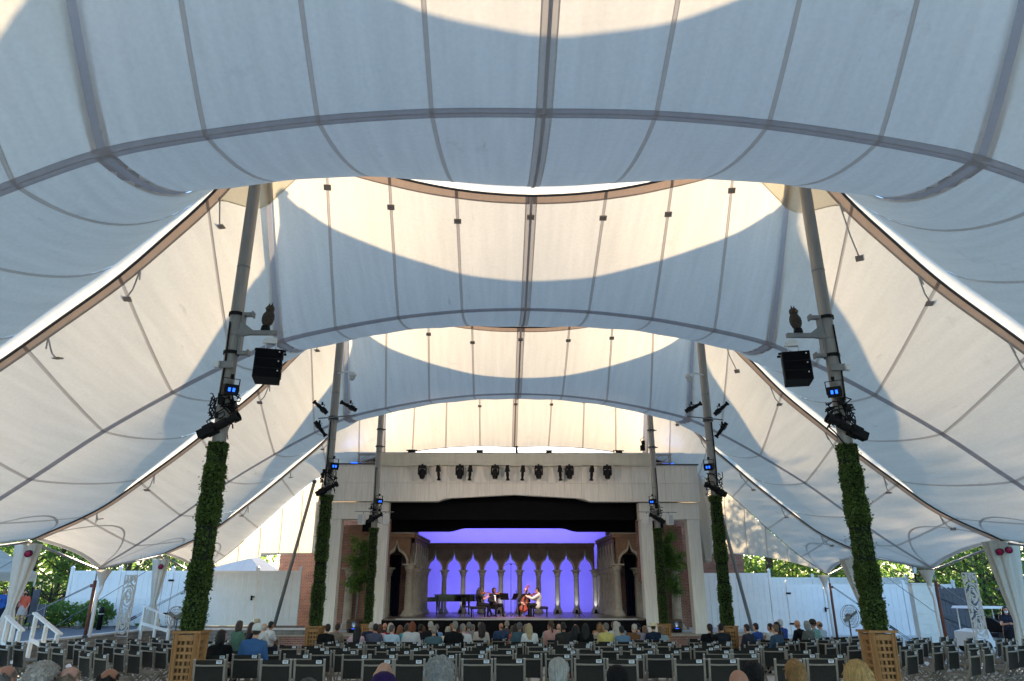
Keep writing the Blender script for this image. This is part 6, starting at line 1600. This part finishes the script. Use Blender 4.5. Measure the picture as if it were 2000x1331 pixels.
def strands(me, style, J, n, rnd):
    """locks of hair laid over the shell, joined into the same hair mesh"""
    H = head_frame(J); Hi = H.inverted(); mb = MB(); vs = me.vertices
    curly = 'curly' in style; long_ = style in ('bobsm', 'bob', 'long', 'longw', 'lowpony', 'bun')
    for k in range(n):
        v = vs[rnd.randrange(len(vs))]; nr = v.normal.copy(); p = v.co.copy(); q = Hi @ p
        if curly: d = Vector((rnd.gauss(0, 1), rnd.gauss(0, 1), rnd.gauss(0, 1)))
        elif style in ('lowpony', 'ponytail'): d = (H @ V(0, -.10, -.06)) - p
        elif style == 'bun': d = (H @ V(0, -.09, .08)) - p if q.z > -.03 else V(0, -.2, -1)
        else: d = V(q.x * 2.0, -.35, -1.0 if q.z < .10 else -.25) + V(rnd.gauss(0, .25), rnd.gauss(0, .25), 0)
        d = d - nr * d.dot(nr)
        if d.length < 1e-4: continue
        d.normalize(); L = rnd.uniform(.02, .045) if curly else (rnd.uniform(.05, .10) if long_ else rnd.uniform(.025, .05)); b = nr.cross(d)
        lift = .012 if curly else .003
        if curly: pts = [p - nr * .004, p + nr * (lift + .004) + d * L * .4, p + nr * lift * 1.3 + d * L * .6 + b * L * .4, p + nr * lift * .4 + d * L * .35 + b * L * .7]
        else: pts = [p - d * L * .5 - nr * .003, p - d * L * .1 + nr * lift + b * rnd.gauss(0, .002), p + d * L * .3 + nr * lift * .8 + b * rnd.gauss(0, .004), p + d * L * .55 - nr * .002 + b * rnd.gauss(0, .006)]
        mb.tube(pts, [.0015, .0032, .0028, .0008], 3, False)
    A = [tuple(v.co) for v in vs]; F = [tuple(f.vertices) for f in me.polygons]; o = len(A)
    m2 = bpy.data.meshes.new('hair'); m2.from_pydata(A + mb.v, [], F + [tuple(i + o for i in f) for f in mb.f]); m2.polygons.foreach_set('use_smooth', [True] * len(m2.polygons)); return m2
rst = random.Random(77)
def part(name, me, parent, col=None):
    o = link(name, me, parent)
    if col:
        c = lin(col); g = .3 * c[0] + .6 * c[1] + .1 * c[2]; q = .78 if name in ('shirt', 'trousers') else 1.0; o.color = (*[g + (x - g) * q for x in c], 1)
    return o
rp = random.Random(8)
def sitter(x, y, z, rz, style, hc, sc, gc, label, group, v=None, scale=1.0, fine=False, pants='20222a', back=0.0):
    J, b, sh, tr, shoes, hd = VAR[v if v is not None else rp.randrange(4)]
    o = link('person', BF if fine else b, None, (x, y, z), (0, 0, rz)); o.color = (*lin(sc), 1); o.scale = (scale,) * 3
    tag(o, label, 'person', group)
    if fine: J = JF; hd = FH
    part('shirt', VAR[0][2][0] if fine else sh[rp.random() < .35], o, gc); part('trousers', VAR[0][3] if fine else tr, o, pants)
    for s in shoes: part('shoe', s, o)
    if style in ('capdark', 'capwhite', 'capround', 'sunhat'):
        if style not in hd: m_ = hat_mesh(style, J); m_.materials.append(M['straw'] if style == 'sunhat' else M['garment']); hd[style] = m_
        part('hat', hd[style], o, hc)
        if 'ring' not in hd: m_ = hair_mesh('ring', J, fine); m_.materials.append(M['hair']); hd['ring'] = m_
        part('hair', hd['ring'], o, '3a2e28' if style != 'capround' else '6a5f58')
    else:
        if style not in hd:
            m_ = hair_mesh(style, J, fine)
            if fine: m_ = strands(m_, style, J, 1500 if style != 'bald' else 300, rst)
            m_.materials.append(M['hairc' if 'curly' in style else 'hair']); hd[style] = m_
        part('hair', hd[style], o, hc)
    return o
FH = {}
for x, y, p in PLAN:
    pxx, r, style, hc, sc, gc, label = p
    rz = -atan2(x * .45, 36 - y) * -1 if False else atan2(x * .35, 38 - y)
    o = sitter(x, y + .02, floor_z(y, x) + .01 + rp.uniform(-.05, .05), rz + rp.gauss(0, .12), style, hc, sc, gc, label, 'audience members in the seats', None, rp.uniform(.96, 1.045), False, rp.choice(['20222a', '3a3a40', '2a3550', '8a8070', '151518']))
    o.rotation_euler.x = rp.gauss(0, .05); o.rotation_euler.y = rp.gauss(0, .05)
for x, y, q in SIDE_SEATED:
    sg = q[6]; sitter(x, y, floor_z(y, x) + .01, radians(-35 if sg < 0 else 35) + rp.gauss(0, .05), q[2], q[3], q[4], q[5], q[7], 'audience members in the seats', 0, rp.uniform(.98, 1.05), False, rp.choice(['15171f', '2a2c34', '20263a']))
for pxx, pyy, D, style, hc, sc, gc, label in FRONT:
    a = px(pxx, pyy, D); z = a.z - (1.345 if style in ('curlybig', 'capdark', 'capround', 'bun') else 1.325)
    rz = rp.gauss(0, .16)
    o = sitter(a.x, D, z, rz, style, hc, sc, gc, label, 'audience members in the foreground', 0, 1.0, True); o.color = tuple(c * .62 for c in o.color[:3]) + (1,)  # skin colour darkened to stand in for shade on the foreground heads
    if 'sunglasses' in label:
        g = MB()
        for e in (-1, 1): g.sph((e * .034, .052, .115), (.030, .016, .018), 8, 6, head_frame(JF)); g.tube([head_frame(JF) @ V(e * .06, .05, .115), head_frame(JF) @ V(e * .093, .01, .075), head_frame(JF) @ V(e * .088, -.03, .03)], .004, 4)
        g.obj('sunglasses', M['black'], o)
# chairs under the foreground sitters are out of the frame; the floor slab of the rear terrace carries them
# ------------------------------------------------------------------ players, instruments and stage furniture
ZS = 1.46
def frame_to(base, d, up):
    d = Vector(d).normalized(); up = Vector(up); up = (up - d * up.dot(d)).normalized(); x = up.cross(d)
    return Matrix.Translation(base) @ Matrix(((x.x, d.x, up.x), (x.y, d.y, up.y), (x.z, d.z, up.z))).to_4x4()
def fiddle(name, label, cat, Mx, s, m, endpin=False):
    """local y runs from tail to scroll, z is the outward face"""
    t = thing(name, label, cat); t.matrix_world = Mx; 
    P = [(-.0, 0), (.06, .004), (.098, .045), (.10, .09), (.082, .13), (.058, .155), (.056, .19), (.066, .215), (.080, .25), (.082, .29), (.062, .335), (.02, .352)]
    out = [(x * s, y * s) for x, y in P] + [(-x * s, y * s) for x, y in reversed(P[1:])]
    mb = MB(); th = .034 * s * (1.6 if endpin else 1)
    n = len(out); vs = [(x, y, -th / 2) for x, y in out] + [(x, y, th / 2) for x, y in out] + [(x * .8, y * .86 + .025 * s, th * .85) for x, y in out] + [(x * .8, y * .86 + .025 * s, -th * .85) for x, y in out]
    fs = [tuple(range(2 * n, 3 * n)), tuple(reversed(range(3 * n, 4 * n)))]
    for i in range(n):
        j = (i + 1) % n; fs += [(i, j, n + j, n + i), (n + i, n + j, 2 * n + j, 2 * n + i), (3 * n + i, 3 * n + j, j, i)]
    mb.add(vs, fs); mb.obj('body', m, t)
    MB().box((0, .43 * s, th * .7), (.026 * s, .20 * s, .022 * s)).obj('neck', m, t); MB().box((0, .36 * s, th * 1.15), (.03 * s, .30 * s, .012 * s)).obj('fingerboard', M['black'], t)
    MB().box((0, .56 * s, th * .6), (.022 * s, .08 * s, .026 * s)).sph((0, .605 * s, th * .3), .022 * s, 8, 6).box((0, .555 * s, th * .6), (.10 * s, .012 * s, .012 * s)).box((0, .58 * s, th * .6), (.09 * s, .012 * s, .012 * s)).obj('scroll', m, t)
    MB().box((0, .165 * s, th * 1.05), (.045 * s, .008 * s, .04 * s)).obj('bridge', M['straw'], t); MB().box((0, .085 * s, th * 1.1), (.03 * s, .11 * s, .012 * s)).obj('tailpiece', M['black'], t)
    if endpin: MB().tube([(0, 0, 0), (0, -.2 * s * .9, 0)], .006 * s, 6).obj('endpin', M['steel'], t)
    return t
def bow(label, a, b):
    t = thing('bow', label, 'bow', tuple(a)); d = Vector(b) - Vector(a)
    MB().tube([(0, 0, 0), d * .5 + V(0, 0, .006), d], [.006, .005, .004], 5).obj('stick', M['gold'], t); MB().tube([V(0, 0, -.016), d + V(0, 0, -.012)], .003, 4).obj('hair_ribbon', M['straw'], t); MB().box(tuple(d * .05 + V(0, 0, -.01)), (.03, .03, .025)).obj('frog', M['black'], t); return t
def player(label, x, y, deg, style, hc, sc, top, pants, J, sleeve=1.0, fem=False, jacket=0.0, shirt2=None, shoes='black', feet_bare=False):
    b = body_mesh(J, .014, True, fem); b.materials.append(M['skin']); o = link('person', b, None, (x, y, ZS + .005), (0, 0, radians(deg))); o.color = (*lin(sc), 1)
    tag(o, label, 'person', 'the four players on stage')
    s = shirt_mesh(J, .018, sleeve, fem, jacket); s.materials.append(M['garment']); part('jacket' if jacket else 'top', s, o, top)
    tr = trouser_mesh(J, .020); tr.materials.append(M['garment']); part('trousers', tr, o, pants)
    if not feet_bare:
        for e in (-1, 1): m_ = shoe_mesh(J, e); m_.materials.append(M['black']); part('shoe', m_, o)
    h = hair_mesh(style, J, True); h.materials.append(M['hair']); part('hair', h, o, hc)
    Hf = head_frame(J)
    for e in (-1, 1): MB().sph((e * .031, .080, .018), (.011, .008, .007), 8, 6, Hf).obj('eye', M['eye'], o)
    if shirt2:
        mb = MB(); c = J['che']; mb.grid(lambda u, v: V((u - .5) * (.05 + .10 * v), c.y + .125 + jacket + .012 * sin(pi * u) - .055 * v ** 3, c.z - .30 + .42 * v), 6, 8); part('shirt_front', mb.mesh('shirt_front', M['garment'], True), o, shirt2)
    return o, Matrix.Translation((x, y, ZS + .005)) @ Matrix.Rotation(radians(deg), 4, 'Z')
up = V(0, 0, 1)
def sx(p, y): return px(p, 1180, y).x
# first violin (woman, profile to the right)
J1 = skeleton(look=radians(22), nod=-.12, elL=V(-.26, .20, .84), wrL=V(-.28, .47, 1.02), elR=V(.27, .16, .80), wrR=V(.10, .38, .90), knL=V(-.10, .44, .55), knR=V(.12, .40, .52), anL=V(-.10, .60, .10), anR=V(.10, .38, .09), upL=V(-1, 0, 0), upR=V(0, 0, 1))
o1, W1 = player('violinist with long dark wavy hair in a black outfit at the left of the group', sx(937, 36.2), 36.2, -78, 'longw', '1c1210', 'c98f72', '101014', '0f0f13', J1, .45, True, 0, None, feet_bare=False)
R1 = W1.to_3x3()
fiddle('violin', 'violin held under the chin of the long haired violinist', 'violin', frame_to(W1 @ V(-.06, .03, 1.075), R1 @ V(-.36, .88, -.02), R1 @ V(.25, .1, .95)), .98, M['gold'])
bow('bow in the hand of the long haired violinist', W1 @ V(.10, .44, .905), W1 @ V(-.36, .18, 1.32))
# second violin (man facing the hall)
J2 = skeleton(look=radians(24), nod=-.1, elL=V(-.28, .16, .84), wrL=V(-.33, .42, .99), elR=V(.30, -.02, .72), wrR=V(.10, .22, .66), knL=V(-.2, .40, .53), knR=V(.16, .42, .53), anL=V(-.22, .46, .09), anR=V(.16, .40, .09), upL=V(-1, 0, 0))
o2, W2 = player('violinist with dark curly hair in a dark suit and open white shirt', sx(966, 36.75), 36.75, -150, 'curly', '120d0b', '8a5c42', '1d1e26', '14141a', J2, 1.0, False, .018, 'd8d8d6')
R2 = W2.to_3x3()
fiddle('violin', 'violin held by the man in a dark suit and white shirt', 'violin', frame_to(W2 @ V(-.06, .04, 1.07), R2 @ V(-.50, .80, -.10), R2 @ V(.2, .35, .9)), .98, M['gold'])
bow('bow lowered on the lap of the man in the dark suit', W2 @ V(.12, .26, .66), W2 @ V(-.22, .52, 1.0))
# cello
J3 = skeleton(look=radians(-8), nod=-.15, elL=V(-.31, .10, .90), wrL=V(-.16, .22, 1.10), elR=V(.33, .14, .74), wrR=V(.18, .46, .66), knL=V(-.29, .40, .52), knR=V(.27, .40, .52), anL=V(-.27, .30, .09), anR=V(.28, .34, .09), upL=V(0, 1, 0))
o3, W3 = player('cellist with short receding brown hair in black behind a red cello', sx(1027, 36.75), 36.75, 172, 'ring', '3a2a20', 'd0a08a', '17181c', '141418', J3, 1.0)
R3 = W3.to_3x3()
fiddle('cello', 'red brown cello leaning against the seated cellist', 'cello', frame_to(W3 @ V(.10, .48, .22), R3 @ V(-.20, -.20, .96), R3 @ V(.05, .95, .25)), 2.05, M['redwood'], True)
bow('cello bow drawn across the strings toward the right', W3 @ V(.20, .50, .66), W3 @ V(-.48, .56, .66))
# viola (man in pale jacket, seen from his left side)
J4 = skeleton(look=radians(20), nod=-.22, elL=V(-.24, .20, .82), wrL=V(-.22, .47, .92), elR=V(.26, .16, .78), wrR=V(.12, .40, .84), knL=V(-.10, .42, .53), knR=V(.14, .44, .53), anL=V(-.10, .30, .09), anR=V(.14, .46, .09), upL=V(-1, 0, 0), head=V(0, .02, 1.20))
o4, W4 = player('violist with short dark hair in a pale grey jacket seated on the right bench', sx(1050, 36.3), 36.3, 78, 'short', '17110e', 'c08a6c', 'b9b4ae', '131318', J4, 1.0, False, .016)
R4 = W4.to_3x3()
fiddle('viola', 'dark red viola held by the man in the pale jacket', 'viola', frame_to(W4 @ V(-.05, .07, 1.06), R4 @ V(-.32, .84, -.30), R4 @ V(-.15, .35, .9)), 1.1, M['gold'])
bow('viola bow in the hand of the man in the pale jacket', W4 @ V(.12, .46, .85), W4 @ V(-.28, .22, 1.12))
# benches and chairs
def bench(label, x, y, deg):
    t = thing('piano_bench', label, 'bench', (x, y, ZS), radians(deg), 'padded benches on stage')
    MB().box((0, 0, .40), (.74, .36, .09)).obj('apron', M['black'], t); s = MB(); s.grid(lambda u, v: V(-.38 + .76 * u, -.19 + .38 * v, .455 + .035 * (sin(pi * u) * sin(pi * v)) ** .3), 10, 6); s.obj('cushion', M['sling'], t, True)
    for a in (-.32, .32):
        for b in (-.14, .14): MB().add([(a - .03, b - .03, .36), (a + .03, b - .03, .36), (a + .03, b + .03, .36), (a - .03, b + .03, .36), (a - .018, b - .018, 0), (a + .018, b - .018, 0), (a + .018, b + .018, 0), (a - .018, b + .018, 0)], [(0, 1, 5, 4), (1, 2, 6, 5), (2, 3, 7, 6), (3, 0, 4, 7), (7, 6, 5, 4)]).obj('leg', M['black'], t)
bench('black padded bench under the long haired violinist', sx(934, 36.15), 36.15, 8); bench('black padded bench under the man in the pale jacket', sx(1055, 36.3), 36.3, -8)
def stage_chair(label, x, y, deg):
    t = thing('stage_chair', label, 'chair', (x, y, ZS), radians(deg), 'black chairs on stage')
    MB().box((0, .02, .45), (.44, .42, .05)).obj('seat', M['sling'], t); MB().prism([(-.21, .50), (.21, .50), (.19, .88), (-.19, .88)], -.22, -.18, Matrix.Rotation(-.0, 4, 'X')).obj('backrest', M['sling'], t)
    for e in (-1, 1):
        MB().tube([(e * .19, .2, .43), (e * .21, .24, 0)], .012, 6).obj('leg', M['dsteel'], t); MB().tube([(e * .19, -.24, .88), (e * .20, -.18, .43), (e * .21, -.26, 0)], .012, 6).obj('leg', M['dsteel'], t)
stage_chair('empty black chair standing behind the long haired violinist', sx(913, 36.6), 36.6, -60); stage_chair('black chair under the man in the dark suit', sx(966, 36.75), 36.73, -150); stage_chair('black chair under the cellist', sx(1027, 36.75), 36.73, 172)
# music stands, microphone stands
def music_stand(label, x, y, deg, tilt=.35):
    t = thing('music_stand', label, 'music stand', (x, y, ZS), radians(deg), 'black music stands')
    MB().tube([(0, 0, .06), (0, 0, .82)], .014, 6).obj('pole', M['dsteel'], t); T = Matrix.Translation((0, .0, .92)) @ Matrix.Rotation(-tilt, 4, 'X')
    MB().prism([(-.23, -.15), (.23, -.15), (.25, .16), (-.25, .16)], -.006, .006, T).box((0, -.04, -.15), (.46, .08, .012), T).obj('desk', M['black'], t)
    MB().box((-.08, -.012, 0), (.21, .004, .27), T).box((.13, -.012, 0), (.19, .004, .27), T).obj('sheet_music', M['paper'], t)
    for k in range(3): a = k * 2.1 + .4; MB().tube([(0, 0, .2), (.25 * cos(a), .25 * sin(a), .012)], .01, 5).obj('foot', M['dsteel'], t)
music_stand('black music stand between the suited man and the microphone', sx(985, 36.0), 36.0, 145); music_stand('black music stand left of the cello', sx(1006, 36.1), 36.1, -120 + 360, .4)
t = thing('microphone_stand', 'tall thin microphone stand with a T bar in the middle of the stage', 'microphone stand', (sx(998, 36.0), 36.0, ZS))
MB().tube([(0, 0, .03), (0, 0, 1.3), (0, 0, 2.42)], [.016, .014, .010], 8).obj('pole', M['black'], t); MB().tube([(-.30, 0, 2.36), (-.12, 0, 2.44), (0, 0, 2.40), (.12, 0, 2.44), (.30, 0, 2.36)], .010, 6).box((0, 0, 2.41), (.10, .05, .06)).obj('cross_bar', M['black'], t)
for k in range(3): a = k * 2.094 + .5; MB().tube([(0, 0, .22), (.32 * cos(a), .32 * sin(a), .015)], .012, 5).obj('foot', M['black'], t)
for e in (-1, 1): MB().tube([(e * .28, 0, 2.37), (e * .38, -.02, 2.33)], .014, 6).obj('microphone', M['dsteel'], t)
t = thing('microphone_stand', 'slender microphone stand alone at the right of the stage', 'microphone stand', (sx(1131, 36.2), 36.2, ZS))
MB().tube([(0, 0, .03), (0, 0, 1.4), (0, 0, 2.15)], [.016, .014, .010], 8).obj('pole', M['black'], t); MB().tube([(0, 0, 2.15), (.05, -.05, 2.22)], .018, 6).obj('microphone', M['dsteel'], t)
for k in range(3): a = k * 2.094 + .2; MB().tube([(0, 0, .2), (.28 * cos(a), .28 * sin(a), .015)], .012, 5).obj('foot', M['black'], t)
t = thing('microphone_stand', 'short microphone stand beside the cello with its microphone tilted', 'microphone stand', (sx(1009, 37.2), 37.2, ZS))
MB().tube([(0, 0, .03), (0, 0, 1.05)], .012, 6).obj('pole', M['black'], t); MB().tube([(0, 0, 1.05), (-.03, -.03, 1.2)], .02, 6).obj('microphone', M['dsteel'], t)
for k in range(3): a = k * 2.094; MB().tube([(0, 0, .16), (.24 * cos(a), .24 * sin(a), .015)], .011, 5).obj('foot', M['black'], t)
# grand piano, keyboard at the left, tail to the right
xp0 = sx(842, 39.2); xp1 = sx(931, 39.2); L = xp1 - xp0
t = thing('grand_piano', 'black concert grand piano standing behind the violinists', 'piano', (xp0, 39.4, ZS))
ol = [(.0, -.75), (.42, -.78), (L * .5, -.74), (L * .75, -.5), (L * .95, -.12), (L, .25), (L * .95, .6), (L * .8, .76), (.42, .78), (0, .75)]
def slab(o, z0, z1, m, nm, inset=0):
    n = len(o); vs = [(x, y, z0) for x, y in o] + [(x, y, z1) for x, y in o]
    MB().add(vs, [tuple(reversed(range(n))), tuple(range(n, 2 * n))] + [(i, (i + 1) % n, n + (i + 1) % n, n + i) for i in range(n)]).obj(nm, M[m], t)
slab([(max(x, .22), y) for x, y in ol], .66, .98, 'piano', 'case'); slab([(max(x, .20), y * 1.01) for x, y in ol], .985, 1.02, 'piano', 'lid')
MB().box((.04, 0, .70), (.40, 1.5, .09)).box((.04, -.73, .80), (.40, .06, .14)).box((.04, .73, .80), (.40, .06, .14)).obj('key_bed', M['piano'], t); MB().box((-.05, 0, .752), (.16, 1.38, .02)).obj('keys', M['whitep'], t)
for x, y in ((.35, -.62), (.35, .62), (L * .82, .2)): MB().lathe([(.05, .0), (.055, .08), (.045, .12), (.075, .5), (.10, .66)], 4, Matrix.Translation((x, y, 0))).obj('leg', M['piano'], t)
MB().box((.62, 0, .40), (.04, .22, .56)).box((.58, 0, .12), (.12, .30, .05)).obj('pedal_lyre', M['piano'], t)

# ------------------------------------------------------------------ people standing at the tent edges
def standing(label, x, y, z, rz, J, style, hc, sc, top, low, sleeve, skirt, mask=None, scale=1.0, apron=None):
    b = body_mesh(J, .016, True, True); b.materials.append(M['skin']); o = link('person', b, None, (x, y, z), (0, 0, rz)); o.color = (*lin(sc), 1); o.scale = (scale,) * 3; tag(o, label, 'person', 'people standing at the tent edges')
    s = shirt_mesh(J, .02, sleeve, True); s.materials.append(M['garment']); part('shirt', s, o, top)
    if skirt:
        mb = MB(); mb.lathe([(.135, 1.02), (.175, .90), (.20, .75), (.205, skirt)], 20, Matrix.Diagonal((1.1, .85, 1, 1)), cap=False); part('skirt', mb.mesh('skirt', M['garment'], True), o, low)
    else:
        tr = trouser_mesh(J, .022); tr.materials.append(M['garment']); part('trousers', tr, o, low)
    for e in (-1, 1): m_ = shoe_mesh(J, e); m_.materials.append(M['black']); part('shoe', m_, o)
    h = hair_mesh(style, J, True); h.materials.append(M['hair']); part('hair', h, o, hc)
    Hf = head_frame(J)
    for e in (-1, 1): MB().sph((e * .031, .082, .018), (.011, .008, .007), 8, 6, Hf).obj('eye', M['eye'], o)
    if mask: part('face_mask', MB().sph((0, .045, -.045), (.064, .062, .05), 12, 8, Hf).mesh('face_mask', M['garment'], True), o, mask)
    return o
def stand_J(**k):
    d = dict(pel=V(0, 0, .93), che=V(0, -.01, 1.24), nek=V(0, -.01, 1.40), head=V(0, .02, 1.56), shL=V(-.175, -.01, 1.35), shR=V(.175, -.01, 1.35), elL=V(-.24, -.02, 1.08), elR=V(.24, -.02, 1.08), wrL=V(-.22, .06, .84), wrR=V(.22, .06, .84),
             hiL=V(-.09, 0, .9), hiR=V(.09, 0, .9), knL=V(-.10, .03, .48), knR=V(.10, .03, .48), anL=V(-.11, 0, .09), anR=V(.11, 0, .09)); d.update(k); return skeleton(**d)
JA = stand_J(elR=V(.27, .08, 1.10), wrR=V(.06, .20, 1.38), upR=V(0, 1, 0), look=radians(0))
standing('person in an orange shirt, pale skirt and dark mask standing on the left path', px(45, 1190, 33).x, 33.0, 1.06, radians(172), JA, 'long', '15110f', 'b98a70', 'd8480e', 'a89f98', .45, .62, '101014', .96)
standing('person in dark clothes and cap half hidden behind the orange shirt', px(33, 1190, 34.2).x, 34.3, 1.06, radians(190), stand_J(), 'short', '14110f', 'b98a70', 'c07868', '20222a', .45, None, None, 1.05)
standing('person in a blue shirt at the left edge beside the cream curtain', px(2, 1190, 33).x, 33.0, 1.06, radians(200), stand_J(elR=V(.27, .05, 1.10), wrR=V(.12, .22, 1.2)), 'short', '14110f', '9a6a50', '1d55a8', '1c2030', .45, None, None, 1.0)
JB = stand_J(elR=V(.22, .06, 1.10), wrR=V(.06, .24, 1.14), elL=V(-.22, .06, 1.10), wrL=V(-.05, .25, 1.13), nod=-.25)
standing('woman with black hair, white mask and dark dress standing by the right curtain', px(1967, 1210, 25.5).x, 25.5, .46, radians(165), JB, 'long', '0e0b0c', 'c0907a', '23283a', '14161e', .3, .42, 'dfe3ea', 1.0)
standing('person in a coral top mostly hidden by the right cream curtain', px(1987, 1210, 26.2).x, 26.4, .46, radians(150), stand_J(), 'long', '14100f', 'b08068', 'd06a58', '14161e', .3, .5, None, 1.0)
# red coat left over a chair in the fourth row or so
o_, cx_, cy_ = min(CHAIRS, key=lambda c: (c[1] - row_x(1078, 19.75)) ** 2 + (c[2] - 19.75) ** 2)
mb = MB(); zf = floor_z(cy_, cx_); mb.grid(lambda u, v: V(-.24 + .48 * u, -.20 + .40 * v + .03 * sin(9 * u), .475 + .05 * sin(pi * u) * sin(pi * v) + .02 * sin(17 * u + 9 * v)), 14, 10)
mb.grid(lambda u, v: V(-.22 + .44 * u, -.205 - .05 * v + .02 * sin(12 * u), .475 - .22 * v), 14, 6)
rc_ = mb.obj('red_coat', mat('red_wool', (.45, .01, .015), .9, var=.2), None, True); rc_.location = (cx_, cy_, zf); tag(rc_, 'bright red coat lying on an empty chair right of the centre aisle', 'coat')
# ordinals for the arcade uplights
ups = [o for o in bpy.data.objects if o.name.startswith('floor_uplight') and o.type == 'EMPTY']
ups.sort(key=lambda o: o.location.x)
for i, o in enumerate(ups): o['label'] = 'small black floor light at an arcade column foot, ' + ORD[i + 1] + ' from the left'

bpy.data.scenes.remove(WORK)
